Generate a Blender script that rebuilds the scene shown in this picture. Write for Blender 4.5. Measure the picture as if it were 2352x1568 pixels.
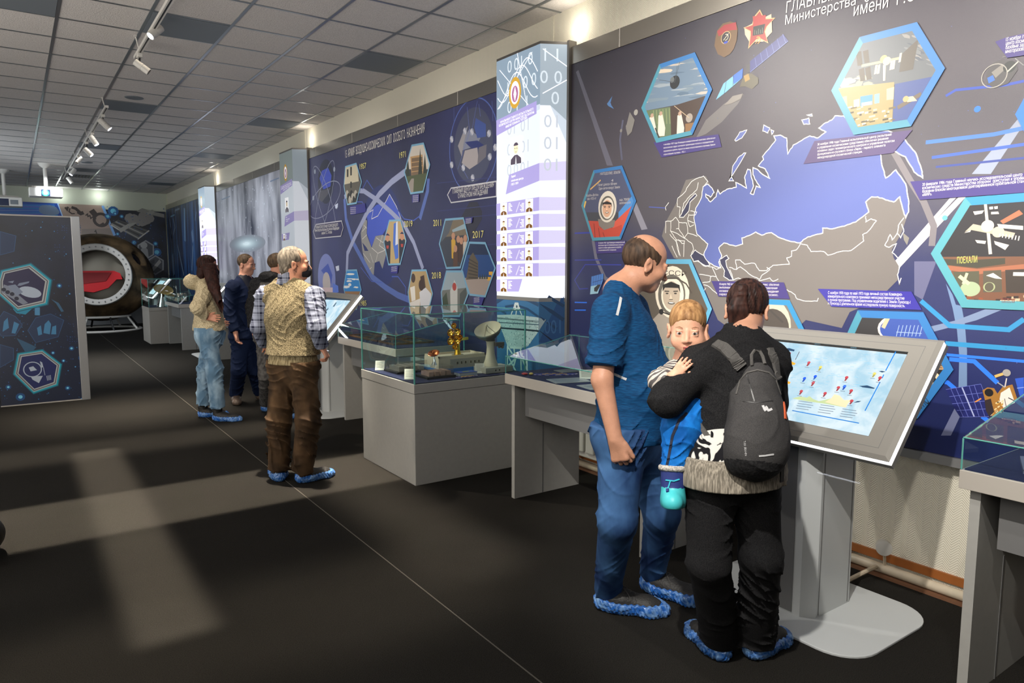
import bpy, bmesh, math, random
import numpy as np
from mathutils import Vector, Matrix
from mathutils.geometry import tessellate_polygon
for o in list(bpy.data.objects): bpy.data.objects.remove(o)
scene = bpy.context.scene
COL = scene.collection
random.seed(7)

# ---------------------------------------------------------------- camera
CAM = np.array([0.0, 0.0, 1.60])
YAW, PIT, ROL, FPX = math.radians(35.074), math.radians(6.12), math.radians(0.063), 1624.75
_cy, _sy, _cp, _sp = math.cos(YAW), math.sin(YAW), math.cos(PIT), math.sin(PIT)
FW = np.array([_sy*_cp, _cy*_cp, -_sp]); _rt = np.array([_cy, -_sy, 0.0]); _up = np.cross(_rt, FW)
_c, _s = math.cos(ROL), math.sin(ROL)
RT = _c*_rt + _s*_up; UP = -_s*_rt + _c*_up
cam = bpy.data.cameras.new('camera'); camo = bpy.data.objects.new('camera', cam); COL.objects.link(camo)
cam.sensor_width = 36.0; cam.lens = FPX*36.0/2352.0; cam.clip_start = 0.05; cam.clip_end = 100
camo.matrix_world = Matrix(((RT[0], UP[0], -FW[0], CAM[0]), (RT[1], UP[1], -FW[1], CAM[1]), (RT[2], UP[2], -FW[2], CAM[2]), (0, 0, 0, 1)))
scene.camera = camo
scene.view_settings.view_transform = 'Standard'
scene.view_settings.look = 'None'
scene.view_settings.exposure = 0.55
scene.view_settings.gamma = 1.0
scene.cycles.transparent_max_bounces = 32
scene.view_settings.use_curve_mapping = False
def ray(u, v): return FW*FPX + RT*(u-1176) - UP*(v-784)
def onX(u, v, X): d = ray(u, v); return CAM + d*(X/d[0])
def onY(u, v, Y): d = ray(u, v); return CAM + d*(Y/d[1])
def onZ(u, v, Z): d = ray(u, v); return CAM + d*((Z-CAM[2])/d[2])
def at(u, v, dep): return CAM + ray(u, v)*(dep/FPX)      # point at a depth in metres along the view axis

# ---------------------------------------------------------------- world and lights
world = bpy.data.worlds.new('world'); scene.world = world; world.use_nodes = True
world.node_tree.nodes['Background'].inputs[0].default_value = (0.30, 0.34, 0.40, 1)
world.node_tree.nodes['Background'].inputs[1].default_value = 0.3
def look(o, to):
    d = Vector(to) - Vector(o.location); o.rotation_euler = d.to_track_quat('-Z', 'Y').to_euler()
def area(name, loc, to, sx, sy, power, col=(1, 1, 1), spread=180, roll=0):
    l = bpy.data.lights.new(name, 'AREA'); l.shape = 'RECTANGLE'; l.size = sx; l.size_y = sy; l.energy = power; l.color = col
    l.spread = math.radians(spread)
    o = bpy.data.objects.new(name, l); COL.objects.link(o); o.location = loc
    if to is None: o.rotation_euler = (0, 0, roll)      # straight down
    else: look(o, to)
    return o
def spot(name, loc, to, power, ang=50, blend=0.6, col=(1, 0.93, 0.82), rad=0.03):
    l = bpy.data.lights.new(name, 'SPOT'); l.energy = power; l.spot_size = math.radians(ang); l.spot_blend = blend; l.color = col; l.shadow_soft_size = rad
    o = bpy.data.objects.new(name, l); COL.objects.link(o); o.location = loc; look(o, to); return o
def point(name, loc, power, col=(1, 0.95, 0.85), rad=0.05):
    l = bpy.data.lights.new(name, 'POINT'); l.energy = power; l.color = col; l.shadow_soft_size = rad
    o = bpy.data.objects.new(name, l); COL.objects.link(o); o.location = loc; return o
WARM = (1.0, 0.88, 0.72); NEUT = (1.0, 0.95, 0.88); COOL = (0.72, 0.86, 1.0)
# soft fill lights added in the unseen half of the hall
area('hall_light_near', (-1.2, 0.6, 3.3), (1.2, 3.0, 0.6), 3.0, 3.0, 75, NEUT)
area('hall_light_mid', (-2.6, 7.5, 3.3), (1.2, 7.5, 0.9), 2.0, 5.0, 75, NEUT)
area('hall_light_far', (-1.8, 15.0, 3.3), (1.5, 16.0, 0.8), 2.5, 5.0, 110, (0.86, 0.94, 1.0))
area('floor_bounce_light', (-1.6, 5.0, 0.25), (0.6, 6.5, 3.5), 2.4, 8.0, 170, NEUT)  # upward fill lamps added near the floor to brighten the ceiling
area('floor_bounce_light_far', (-1.6, 15.0, 0.25), (0.6, 15.5, 3.5), 2.4, 8.0, 90, (0.8, 0.9, 1.0))
# track spots washing the long right wall
for y, p, t, zz_ in ((0.2, 190, 0.75, 2.0), (1.4, 250, 1.95, 2.3), (3.7, 230, 2.9, 2.2)):
    spot('wall_spot', (1.05, y, 3.42), (3.6, t, zz_), p, 70, 1.0, NEUT)
spot('family_spot', (1.0, 4.4, 3.40), (2.3, 2.2, 0.9), 95, 60, 0.5, NEUT)
spot('stand_spot', (0.3, 0.7, 3.40), (3.5, 1.8, 0.4), 360, 50, 0.4, NEUT)
for y, p in ((5.8, 85), (8.0, 90), (9.6, 70)):
    spot('wall_spot', (1.05, y, 3.42), (3.6, y+0.4, 1.7), p, 80, 0.9, NEUT)
spot('case_spot', (1.05, 6.2, 3.40), (2.75, 4.95, 0.85), 190, 40, 0.5, WARM)
for y, p in ((12.0, 150), (14.2, 130), (18.0, 90)):
    spot('wall_spot', (1.05, y, 3.42), (3.6, y+0.6, 1.6), p, 75, 0.9, (0.85, 0.93, 1.0))
spot('visitor_spot', (0.9, 4.2, 3.40), (1.7, 6.4, 0.6), 130, 50, 0.5, WARM)
spot('capsule_spot', (0.6, 16.0, 3.40), (1.6, 20.0, 1.3), 160, 50, 0.7, (0.9, 0.95, 1.0))
spot('panel_spot', (0.6, 6.6, 3.40), (0.0, 9.8, 1.1), 55, 60, 0.8, (0.9, 0.95, 1.0))
# added overhead beams, shaped to make the lit bars on the carpet
area('framed_beam_across', (0.95, 5.15, 3.42), None, 2.9, 0.86, 22, WARM, 2)
area('framed_beam_along', (0.49, 5.1, 3.42), None, 0.33, 3.8, 10, WARM, 3)
area('framed_beam_outer', (0.9, 7.05, 3.42), None, 3.0, 0.62, 7, WARM, 8)
area('framed_beam_outer', (0.7, 3.1, 3.42), None, 2.6, 0.9, 5, WARM, 12)
area('framed_beam_side', (1.98, 4.3, 3.42), None, 0.5, 2.6, 6, WARM, 9)
area('framed_beam_far', (1.0, 8.7, 3.42), None, 1.9, 1.2, 26, WARM, 40)  # wider added beams brighten the far carpet
area('framed_beam_far', (1.1, 13.0, 3.42), None, 1.6, 3.0, 40, NEUT, 50)
# small uplights on top of the lightboxes and over the end wall
for y in (4.30, 10.24, 16.0): point('column_uplight', (3.54, y, 3.40), 1.3, (1.0, 0.93, 0.80), 0.03)
for u in (137, 227):
    q = onY(u, 452, 21.9); point('end_wall_uplight', (q[0], q[1]-0.12, q[2]+0.02), 2.2, (0.9, 1.0, 0.95), 0.04)

# ---------------------------------------------------------------- materials
MATS = {}
def mat(name, col=(0.5, 0.5, 0.5), rough=0.6, metal=0.0, emit=None, es=0.0, bump=0.0, bscale=60.0, var=0.0, vscale=8.0, spec=0.5, alpha=1.0, trans=0.0, ior=1.45, stretch=None, sheen=0.0, coat=0.0):
    if name in MATS: return MATS[name]
    m = bpy.data.materials.new(name); m.use_nodes = True; MATS[name] = m
    nt = m.node_tree; b = nt.nodes['Principled BSDF']; L = nt.links
    b.inputs['Base Color'].default_value = (*col, 1); b.inputs['Roughness'].default_value = rough; b.inputs['Metallic'].default_value = metal
    b.inputs['Specular IOR Level'].default_value = spec; b.inputs['IOR'].default_value = ior
    if trans: b.inputs['Transmission Weight'].default_value = trans
    if coat: b.inputs['Coat Weight'].default_value = coat
    if sheen: b.inputs['Sheen Weight'].default_value = sheen
    if emit: b.inputs['Emission Color'].default_value = (*emit, 1); b.inputs['Emission Strength'].default_value = es
    tc = nt.nodes.new('ShaderNodeTexCoord'); mp = nt.nodes.new('ShaderNodeMapping'); L.new(tc.outputs['Object'], mp.inputs[0])
    if stretch: mp.inputs['Scale'].default_value = stretch
    if var:
        n = nt.nodes.new('ShaderNodeTexNoise'); n.inputs['Scale'].default_value = vscale; n.inputs['Detail'].default_value = 5
        r = nt.nodes.new('ShaderNodeMapRange'); r.inputs[1].default_value = 0.3; r.inputs[2].default_value = 0.7; r.inputs[3].default_value = 1-var; r.inputs[4].default_value = 1+var
        mx = nt.nodes.new('ShaderNodeVectorMath'); mx.operation = 'SCALE'; mx.inputs[0].default_value = col
        L.new(mp.outputs[0], n.inputs[0]); L.new(n.outputs[0], r.inputs[0]); L.new(r.outputs[0], mx.inputs['Scale']); L.new(mx.outputs[0], b.inputs['Base Color'])
    if bump:
        n = nt.nodes.new('ShaderNodeTexNoise'); n.inputs['Scale'].default_value = bscale; n.inputs['Detail'].default_value = 4
        bp = nt.nodes.new('ShaderNodeBump'); bp.inputs['Strength'].default_value = bump; bp.inputs['Distance'].default_value = 0.01
        L.new(mp.outputs[0], n.inputs[0]); L.new(n.outputs[0], bp.inputs['Height']); L.new(bp.outputs[0], b.inputs['Normal'])
    return m
def nodes(m): return m.node_tree.nodes, m.node_tree.links, m.node_tree.nodes['Principled BSDF']
def srgb(r, g, b):
    f = lambda c: ((c/255+0.055)/1.055)**2.4 if c > 10 else c/255/12.92
    return (f(r), f(g), f(b))
def ink(r, g, b, k=1.0):        # printed colour, matt satin
    n = 'ink_%d_%d_%d' % (r, g, b); c = srgb(r, g, b)
    return mat(n, c, 0.40, spec=0.85)
def glow(r, g, b, s=1.0, k=''):
    c = srgb(r, g, b); return mat('glow_%d_%d_%d_%d' % (r, g, b, int(s*100)), (c[0]*.5, c[1]*.5, c[2]*.5), 0.3, emit=c, es=s)

# ---------------------------------------------------------------- mesh helpers
WL = {}
def settags(o, label=None, cat=None, group=None, kind=None):
    if label: o['label'] = label
    if cat: o['category'] = cat
    if group: o['group'] = group
    if kind: o['kind'] = kind
    return o
def thing(name, label, cat, loc=(0, 0, 0), group=None):
    o = bpy.data.objects.new(name, None); COL.objects.link(o); o.location = loc; o.empty_display_size = 0.1
    WL[o.name] = np.array(loc, float); return settags(o, label, cat, group)
class MB:
    def __init__(s): s.v = []; s.f = []; s.m = []; s.mats = []
    def mi(s, m):
        if m not in s.mats: s.mats.append(m)
        return s.mats.index(m)
    def add(s, vs, fs, m):
        b = len(s.v); k = s.mi(m); s.v += [tuple(map(float, p)) for p in vs]
        for f in fs: s.f.append(tuple(b+i for i in f)); s.m.append(k)
        return s
    def box(s, x0, x1, y0, y1, z0, z1, m, M=None):
        vs = [(x, y, z) for x in (x0, x1) for y in (y0, y1) for z in (z0, z1)]
        if M is not None: vs = [tuple(M @ Vector(p)) for p in vs]
        return s.add(vs, [(0, 1, 3, 2), (4, 6, 7, 5), (0, 4, 5, 1), (2, 3, 7, 6), (0, 2, 6, 4), (1, 5, 7, 3)], m)
    def poly(s, ps, m): return s.add(ps, [tuple(range(len(ps)))], m)
    def prism(s, ps, d, m):     # polygon extruded by vector d
        n = len(ps); q = [tuple(np.array(p)+np.array(d)) for p in ps]
        return s.add(list(ps)+q, [tuple(range(n)), tuple(range(2*n-1, n-1, -1))]+[(i, n+i, n+(i+1) % n, (i+1) % n) for i in range(n)], m)
    def tube(s, path, r, m, n=8, caps=True, closed=False):
        P = [Vector(p) for p in path]; N = len(P); rs = r if isinstance(r, (list, tuple)) else [r]*N
        vs = []; up = None
        for i in range(N):
            if closed: t = (P[(i+1) % N]-P[i-1]).normalized()
            else: t = (P[min(i+1, N-1)]-P[max(i-1, 0)]).normalized()
            if up is None: up = Vector((0, 0, 1)) if abs(t.z) < 0.9 else Vector((1, 0, 0))
            a = t.cross(up)
            if a.length < 1e-6: a = t.orthogonal()
            a.normalize(); b = t.cross(a).normalized(); up = -b if False else up
            for k in range(n):
                an = 2*math.pi*k/n; vs.append(tuple(P[i]+a*math.cos(an)*rs[i]+b*math.sin(an)*rs[i]))
        fs = []
        for i in range(N if closed else N-1):
            j = (i+1) % N
            for k in range(n): fs.append((i*n+k, i*n+(k+1) % n, j*n+(k+1) % n, j*n+k))
        if caps and not closed: fs += [tuple(range(n))[::-1], tuple((N-1)*n+k for k in range(n))]
        return s.add(vs, fs, m)
    def lathe(s, prof, o, m, ax=(0, 0, 1), n=32):   # prof: (radius, height)
        ax = Vector(ax).normalized(); q = ax.orthogonal().normalized(); w = ax.cross(q); o = Vector(o); vs = []
        for r, h in prof:
            for k in range(n):
                an = 2*math.pi*k/n; vs.append(tuple(o+ax*h+(q*math.cos(an)+w*math.sin(an))*r))
        fs = [(i*n+k, i*n+(k+1) % n, (i+1)*n+(k+1) % n, (i+1)*n+k) for i in range(len(prof)-1) for k in range(n)]
        return s.add(vs, fs, m)
    def ball(s, c, r, m, n=16, R=None):
        r = (r, r, r) if not isinstance(r, (tuple, list)) else r; vs = []; fs = []; h = n//2
        for i in range(h+1):
            th = math.pi*i/h
            for k in range(n):
                ph = 2*math.pi*k/n; p = np.array([r[0]*math.sin(th)*math.cos(ph), r[1]*math.sin(th)*math.sin(ph), r[2]*math.cos(th)])
                if R is not None: p = R @ p
                vs.append(tuple(p+np.array(c)))
        for i in range(h):
            for k in range(n): fs.append((i*n+k, (i+1)*n+k, (i+1)*n+(k+1) % n, i*n+(k+1) % n))
        return s.add(vs, fs, m)
    def build(s, name, parent=None, smooth=False, label=None, cat=None, group=None, kind=None, bevel=0, local=False, recalc=True):
        me = bpy.data.meshes.new(name); off = np.zeros(3)
        if parent is not None and not local: off = WL.get(parent.name, np.zeros(3))
        me.from_pydata([tuple(np.array(p)-off) for p in s.v], [], s.f)
        for m in s.mats: me.materials.append(m)
        if len(s.mats) > 1: me.polygons.foreach_set('material_index', s.m)
        bm = bmesh.new(); bm.from_mesh(me); bmesh.ops.remove_doubles(bm, verts=bm.verts, dist=1e-6) if smooth else None
        if recalc: bmesh.ops.recalc_face_normals(bm, faces=bm.faces)
        bm.to_mesh(me); bm.free()
        if smooth:
            me.polygons.foreach_set('use_smooth', [True]*len(me.polygons))
            me.set_sharp_from_angle(angle=math.radians(40))
        me.update(); o = bpy.data.objects.new(name, me); COL.objects.link(o)
        if bevel:
            bv = o.modifiers.new('bevel', 'BEVEL'); bv.width = bevel; bv.segments = 2; bv.limit_method = 'ANGLE'
        if parent is not None: o.parent = parent
        WL[o.name] = off
        return settags(o, label, cat, group, kind)
def arrmesh(name, V, F, mats, parent=None, smooth=True, mi=None):
    off = WL.get(parent.name, np.zeros(3)) if parent is not None else np.zeros(3)
    me = bpy.data.meshes.new(name); V = np.asarray(V, np.float64)-off; F = np.asarray(F)
    me.vertices.add(len(V)); me.vertices.foreach_set('co', V.astype(np.float32).ravel())
    me.loops.add(F.size); me.loops.foreach_set('vertex_index', F.astype(np.int32).ravel())
    me.polygons.add(len(F)); me.polygons.foreach_set('loop_start', np.arange(0, F.size, F.shape[1], dtype=np.int32))
    for m in mats: me.materials.append(m)
    if mi is not None: me.polygons.foreach_set('material_index', mi.astype(np.int32))
    if smooth: me.polygons.foreach_set('use_smooth', np.ones(len(F), bool))
    me.update(calc_edges=True); me.validate()
    o = bpy.data.objects.new(name, me); COL.objects.link(o)
    if parent is not None: o.parent = parent
    WL[o.name] = off
    return o
def structure(mb, name, **k): return mb.build(name, kind='structure', **k)

# flat artwork laid on a plane: f2w maps (s, t) metres on the surface to the world, layer lifts it off the surface
FONT_CACHE = {}
def textmesh(body):
    # letters are filled contour by contour: the font draws some letters from overlapping strokes
    if body in FONT_CACHE: return FONT_CACHE[body]
    cu = bpy.data.curves.new('lettering', 'FONT'); cu.body = body
    o = bpy.data.objects.new('lettering', cu); COL.objects.link(o); dg = bpy.context.evaluated_depsgraph_get(); c2 = o.to_curve(dg); cs = []
    for sp in c2.splines:
        b = sp.bezier_points; n = len(b); pts = []
        for k in range(n):
            p, q = b[k], b[(k+1) % n]; A_, B_, C_, D_ = (np.array(x[:2]) for x in (p.co, p.handle_right, q.handle_left, q.co))
            st = abs((B_-A_)[0]*(D_-A_)[1]-(B_-A_)[1]*(D_-A_)[0])+abs((C_-D_)[0]*(D_-A_)[1]-(C_-D_)[1]*(D_-A_)[0]) < 1e-5
            for t in ([0] if st else [0, .34, .67]): pts.append(A_*(1-t)**3+3*B_*t*(1-t)**2+3*C_*t*t*(1-t)+D_*t**3)
        if len(pts) > 2: P = np.array(pts); Q = np.roll(P, -1, 0); cs.append((P, (P[:, 0]*Q[:, 1]-P[:, 1]*Q[:, 0]).sum()/2))
    o.to_curve_clear(); bpy.data.objects.remove(o); bpy.data.curves.remove(cu)
    def inside(pt, P):
        r = False
        for k in range(len(P)):
            (x1, y1), (x2, y2) = P[k-1], P[k]
            if (y1 > pt[1]) != (y2 > pt[1]) and pt[0] < (x2-x1)*(pt[1]-y1)/(y2-y1)+x1: r = not r
        return r
    hole = [[k2 for k2, (P2, a2) in enumerate(cs) if a2*a < 0 and abs(a2) > abs(a) and inside(P[0], P2)] for P, a in cs]
    outs = [[P] for k, (P, a) in enumerate(cs) if not hole[k]]; ids = [k for k in range(len(cs)) if not hole[k]]
    for k, h in enumerate(hole):
        h = [q for q in h if q in ids]
        if h: outs[ids.index(min(h, key=lambda q: abs(cs[q][1])))].append(cs[k][0])
    V = []; F = []; Z = []
    for gi, g in enumerate(outs):
        base = len(V); fs = tessellate_polygon([[Vector((x, y, 0)) for x, y in P] for P in g])
        for P in g: V += [tuple(q) for q in P]; Z += [(gi % 5)*1.5e-5]*len(P)
        F += [tuple(base+i for i in f) for f in fs]
    r = (np.array(V).reshape(-1, 2), F, Z); FONT_CACHE[body] = r; return r
class Art:
    def __init__(s, px2st, st2w, n, lift=0.0):
        s.px = px2st; s.w = st2w; s.n = np.array(n, float); s.mb = MB(); s.k = 0; s.lift = lift
    def P(s, pts, raw=False): return [np.array(p if raw else s.px(*p), float) for p in pts]
    def lay(s, ps):
        return [tuple(s.w(p[0], p[1])+s.n*(s.lift*.35+0.000008*s.k)) for p in ps]
    def poly(s, pts, m, raw=False, bump=True):
        if bump: s.k += 1
        s.mb.poly(s.lay(s.P(pts, raw)), m); return s
    def line(s, pts, w, m, raw=False, closed=False, bump=True):
        if bump: s.k += 1
        p = s.P(pts, raw); n = len(p); vs = []
        for i in range(n):
            a = p[(i-1) % n] if (closed or i > 0) else p[i]; b = p[(i+1) % n] if (closed or i < n-1) else p[i]
            d0 = p[i]-a; d1 = b-p[i]; l0 = np.linalg.norm(d0); l1 = np.linalg.norm(d1)
            d0 = d0/l0 if l0 > 1e-9 else d1/max(l1, 1e-9); d1 = d1/l1 if l1 > 1e-9 else d0
            t = d0+d1; lt = np.linalg.norm(t); t = t/lt if lt > 0.3 else d0
            nn = np.array([-t[1], t[0]]); c = max(0.5, abs(nn @ np.array([-d0[1], d0[0]])))
            vs += [p[i]+nn*w/2/c, p[i]-nn*w/2/c]
        fs = [(2*i, 2*i+1, 2*i+3, 2*i+2) for i in range(n-1)]
        if closed: fs.append((2*n-2, 2*n-1, 1, 0))
        s.mb.add(s.lay(vs), fs, m); return s
    def ell(s, c, r, m, raw=False, rot=0, n=32, w=None, a0=0, a1=2*math.pi, ry=None):
        c = np.array(c if raw else s.px(*c), float); ry = r if ry is None else ry; full = abs(a1-a0) > 6.28; ps = []
        for k in range(n if full else n+1):
            a = a0+(a1-a0)*k/n; q = np.array([r*math.cos(a), ry*math.sin(a)])
            ps.append(c+np.array([q[0]*math.cos(rot)-q[1]*math.sin(rot), q[0]*math.sin(rot)+q[1]*math.cos(rot)]))
        if w: return s.line(ps, w, m, raw=True, closed=full)
        return s.poly(ps, m, raw=True)
    def text(s, body, p0, p1, h, m, raw=False, slant=0.0, nat=False):   # baseline start and end, glyph height in metres
        a, b = s.P([p0, p1], raw); vs, fs, zs = textmesh(body)
        if not len(vs): return s
        s.k += 1; lo = vs.min(0); hi = vs.max(0); d = b-a; up = np.array([-d[1], d[0]])/max(np.linalg.norm(d), 1e-6)
        capn = 0.70
        if nat: d = d/np.linalg.norm(d)*h*(hi[0]-lo[0])/capn
        q = [a+d*((x-lo[0])/max(hi[0]-lo[0], 1e-6))+up*(y/capn*h)+d/np.linalg.norm(d)*(y*slant*h) for x, y in vs]
        s.mb.add([tuple(np.array(p)+s.n*z) for p, z in zip(s.lay(q), zs)], fs, m); s.k += 10; return s
    def build(s, name, parent, label=None, **k):
        V = s.mb.v; n = s.n
        for i, f in enumerate(s.mb.f):       # every printed shape faces out of the wall
            P = np.array([V[j] for j in f]); q = np.roll(P, -1, 0); a = np.cross(P-P[0], q-P[0]).sum(0)
            if a @ n < 0: s.mb.f[i] = tuple(reversed(f))
        return s.mb.build(name, parent, label=label, recalc=False, **k)
def inset(pts, k):
    c = np.mean(np.array(pts, float), 0); return [tuple(c+(np.array(p)-c)*k) for p in pts]
# ================================================================ THE ROOM
CE = 3.58; WX = 3.65; EY = 22.0; LX = -4.6; BY = -2.6
def carpet_mat():
    m = mat('carpet', (0.02, 0.018, 0.015), 0.95, spec=0.15); N, L, b = nodes(m)
    tc = N.new('ShaderNodeTexCoord'); n1 = N.new('ShaderNodeTexNoise'); n1.inputs['Scale'].default_value = 260; n1.inputs['Detail'].default_value = 3
    n2 = N.new('ShaderNodeTexNoise'); n2.inputs['Scale'].default_value = 2.3; n2.inputs['Detail'].default_value = 6
    cr = N.new('ShaderNodeValToRGB'); cr.color_ramp.elements[0].position = 0.3; cr.color_ramp.elements[0].color = (0.006, 0.0054, 0.0046, 1)
    cr.color_ramp.elements[1].position = 0.75; cr.color_ramp.elements[1].color = (0.034, 0.031, 0.026, 1)
    mx = N.new('ShaderNodeMix'); mx.data_type = 'RGBA'; mx.blend_type = 'MULTIPLY'; mx.inputs[0].default_value = 0.35
    L.new(tc.outputs['Object'], n1.inputs[0]); L.new(tc.outputs['Object'], n2.inputs[0]); L.new(n1.outputs[0], cr.inputs[0])
    L.new(cr.outputs[0], mx.inputs[6]); L.new(n2.outputs[0], mx.inputs[7]); L.new(mx.outputs[2], b.inputs['Base Color'])
    bp = N.new('ShaderNodeBump'); bp.inputs['Strength'].default_value = 0.6; bp.inputs['Distance'].default_value = 0.01
    L.new(n1.outputs[0], bp.inputs['Height']); L.new(bp.outputs[0], b.inputs['Normal']); return m
def wallpaper_mat():
    m = mat('wallpaper', (0.68, 0.64, 0.53), 0.75, spec=0.3); N, L, b = nodes(m)
    tc = N.new('ShaderNodeTexCoord'); sp = N.new('ShaderNodeSeparateXYZ'); L.new(tc.outputs['Object'], sp.inputs[0])
    def mt(op, a, bb=None):
        n = N.new('ShaderNodeMath'); n.operation = op
        if isinstance(a, (int, float)): n.inputs[0].default_value = a
        else: L.new(a, n.inputs[0])
        if bb is not None:
            if isinstance(bb, (int, float)): n.inputs[1].default_value = bb
            else: L.new(bb, n.inputs[1])
        return n.outputs[0]
    t = mt('PINGPONG', mt('ADD', sp.outputs['Y'], sp.outputs['X']), 0.034); h = mt('SINE', mt('MULTIPLY', mt('ADD', sp.outputs['Z'], t), 2*math.pi/0.0125))
    bp = N.new('ShaderNodeBump'); bp.inputs['Strength'].default_value = 0.3; bp.inputs['Distance'].default_value = 0.004
    L.new(h, bp.inputs['Height']); L.new(bp.outputs[0], b.inputs['Normal']); return m
M_CARPET = carpet_mat(); M_PAPER = wallpaper_mat()
M_TILE = mat('ceiling_tile', (0.64, 0.60, 0.57), 0.9, bump=0.5, bscale=90, var=0.07, vscale=70, spec=0.2)
M_TBAR = mat('ceiling_bar', (0.34, 0.36, 0.38), 0.28, metal=0.8)
M_OFFPANEL = mat('diffuser_off', (0.17, 0.19, 0.21), 0.5)
M_STEEL = mat('brushed_steel', (0.42, 0.39, 0.34), 0.30, metal=0.95, bump=0.06, bscale=30, stretch=(1, 0.3, 60))
M_ALU = mat('aluminium', (0.42, 0.42, 0.42), 0.35, metal=0.7)
M_GREY = mat('grey_laminate', (0.34, 0.335, 0.315), 0.45, var=0.03, vscale=30)
M_LGREY = mat('light_grey_laminate', (0.40, 0.37, 0.33), 0.4)
M_DGREY = mat('dark_grey_laminate', (0.15, 0.15, 0.15), 0.45)
M_BROWN = mat('brown_skirting', srgb(150, 88, 40), 0.4)
M_PIPE = mat('pipe_paint', srgb(196, 182, 160), 0.4, var=0.08, vscale=20)
M_WHITE = mat('white_paint', (0.62, 0.60, 0.56), 0.4)
M_BLACK = mat('black_plastic', (0.015, 0.015, 0.016), 0.4)
M_NAVYCLOTH = mat('navy_cloth', srgb(22, 26, 66), 0.8, bump=0.2, bscale=200)
def glass_mat(name='glass', tint=(0.93, 0.98, 0.97), rough=0.0):
    if name in MATS: return MATS[name]
    m = bpy.data.materials.new(name); m.use_nodes = True; MATS[name] = m; N = m.node_tree.nodes; L = m.node_tree.links; N.clear()
    o = N.new('ShaderNodeOutputMaterial'); t = N.new('ShaderNodeBsdfTransparent'); t.inputs[0].default_value = (*tint, 1)
    g = N.new('ShaderNodeBsdfGlossy'); g.inputs['Roughness'].default_value = rough; g.inputs[0].default_value = (1, 1, 1, 1)
    f0 = N.new('ShaderNodeFresnel'); f0.inputs[0].default_value = 1.5; ge = N.new('ShaderNodeNewGeometry'); inv = N.new('ShaderNodeMath'); inv.operation = 'SUBTRACT'; inv.inputs[0].default_value = 1.0; L.new(ge.outputs['Backfacing'], inv.inputs[1])
    f = N.new('ShaderNodeMath'); f.operation = 'MULTIPLY'; L.new(f0.outputs[0], f.inputs[0]); L.new(inv.outputs[0], f.inputs[1]); mx = N.new('ShaderNodeMixShader')
    L.new(f.outputs[0], mx.inputs[0]); L.new(t.outputs[0], mx.inputs[1]); L.new(g.outputs[0], mx.inputs[2]); L.new(mx.outputs[0], o.inputs[0]); return m
M_GLASS = glass_mat(); M_GEDGE = mat('glass_edge', srgb(90, 160, 150), 0.15, spec=0.8)
M_ACRYL = glass_mat('acrylic', (0.97, 0.965, 0.96), 0.05)

mb = MB().box(LX, WX, BY, EY, -0.1, 0.0, M_CARPET); structure(mb, 'floor')
M_SEAM = mat('carpet_seam', (0.085, 0.078, 0.066), 0.9)
mb = MB().box(1.570, 1.576, BY, EY, 0, 0.0012, M_SEAM)
mb.box(0.755, 0.757, 3.0, 8.0, 0, 0.0008, M_CARPET); structure(mb, 'trim_2')
structure(MB().box(LX, WX, BY, EY, CE, CE+0.1, M_TILE), 'ceiling')
structure(MB().box(WX, WX+0.15, BY, EY, -0.1, CE+0.1, M_PAPER), 'wall_right')
M_ENDW = mat('end_wall_paint', (0.56, 0.58, 0.48), 0.7)
structure(MB().box(LX, WX+0.15, EY, EY+0.15, -0.1, CE+0.1, M_ENDW), 'wall_end')
structure(MB().box(LX-0.15, LX, BY, EY+0.15, -0.1, CE+0.1, M_PAPER), 'wall_left')
structure(MB().box(LX-0.15, WX+0.15, BY-0.15, BY, -0.1, CE+0.1, M_PAPER), 'wall_back')
TX = lambda i: 0.41+0.6*i
TY = lambda j: 5.742+0.604*j
mb = MB()
for i in range(-8, 6): mb.box(TX(i)-0.012, TX(i)+0.012, BY, EY, CE-0.006, CE-0.0005, M_TBAR)
for j in range(-13, 27): mb.box(LX, WX, TY(j)-0.012, TY(j)+0.012, CE-0.0045, CE-0.0005, M_TBAR)
structure(mb, 'trim_1')
structure(MB().box(WX-0.014, WX, BY, EY, 0.066, 0.108, M_BROWN), 'baseboard_right')
structure(MB().box(WX-0.02, WX, EY-0.02, EY, 0, CE, mat('corner_trim', (0.62, 0.64, 0.48), 0.6)), 'trim_3')
# pilaster seams on the wall above the lightboxes
mb = MB()
for y in (4.62, 10.5, 16.3): mb.box(WX-0.006, WX, y, y+0.03, 3.26, CE, M_PAPER)
structure(mb, 'trim_4')

GP = 'unlit square ceiling panels between the tiles'
for i, j, lb in ((1, 1, 'dark grey square ceiling panel beside the lit track spotlight nearest the camera'),
              (-1, 1, 'dark grey square ceiling panel in the top left corner of the photo'),
              (4, 1, 'dark grey square ceiling panel left of the near lightbox column'),
              (1, 7, 'dark grey square ceiling panel right of the start of the far light track'),
              (4, 7, 'grey square ceiling panel above the middle lightbox column'),
              (1, 13, 'grey square ceiling panel beside the third spotlight of the far track'),
              (4, 13, 'small far grey ceiling panel near the right wall above the long wall banner'),
              (1, 19, 'distant grey ceiling panel beside the last spotlights of the far track'),
              (4, 22, 'distant grey ceiling panel near the far right corner of the hall')):
    t = thing('ceiling_panel', lb, 'ceiling panel', (TX(i)+.3, TY(j)+.3, CE-0.004), GP)
    MB().box(TX(i)+.014, TX(i+1)-.014, TY(j)+.014, TY(j+1)-.014, CE-0.008, CE-0.0001, M_OFFPANEL).build('diffuser', t)
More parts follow.
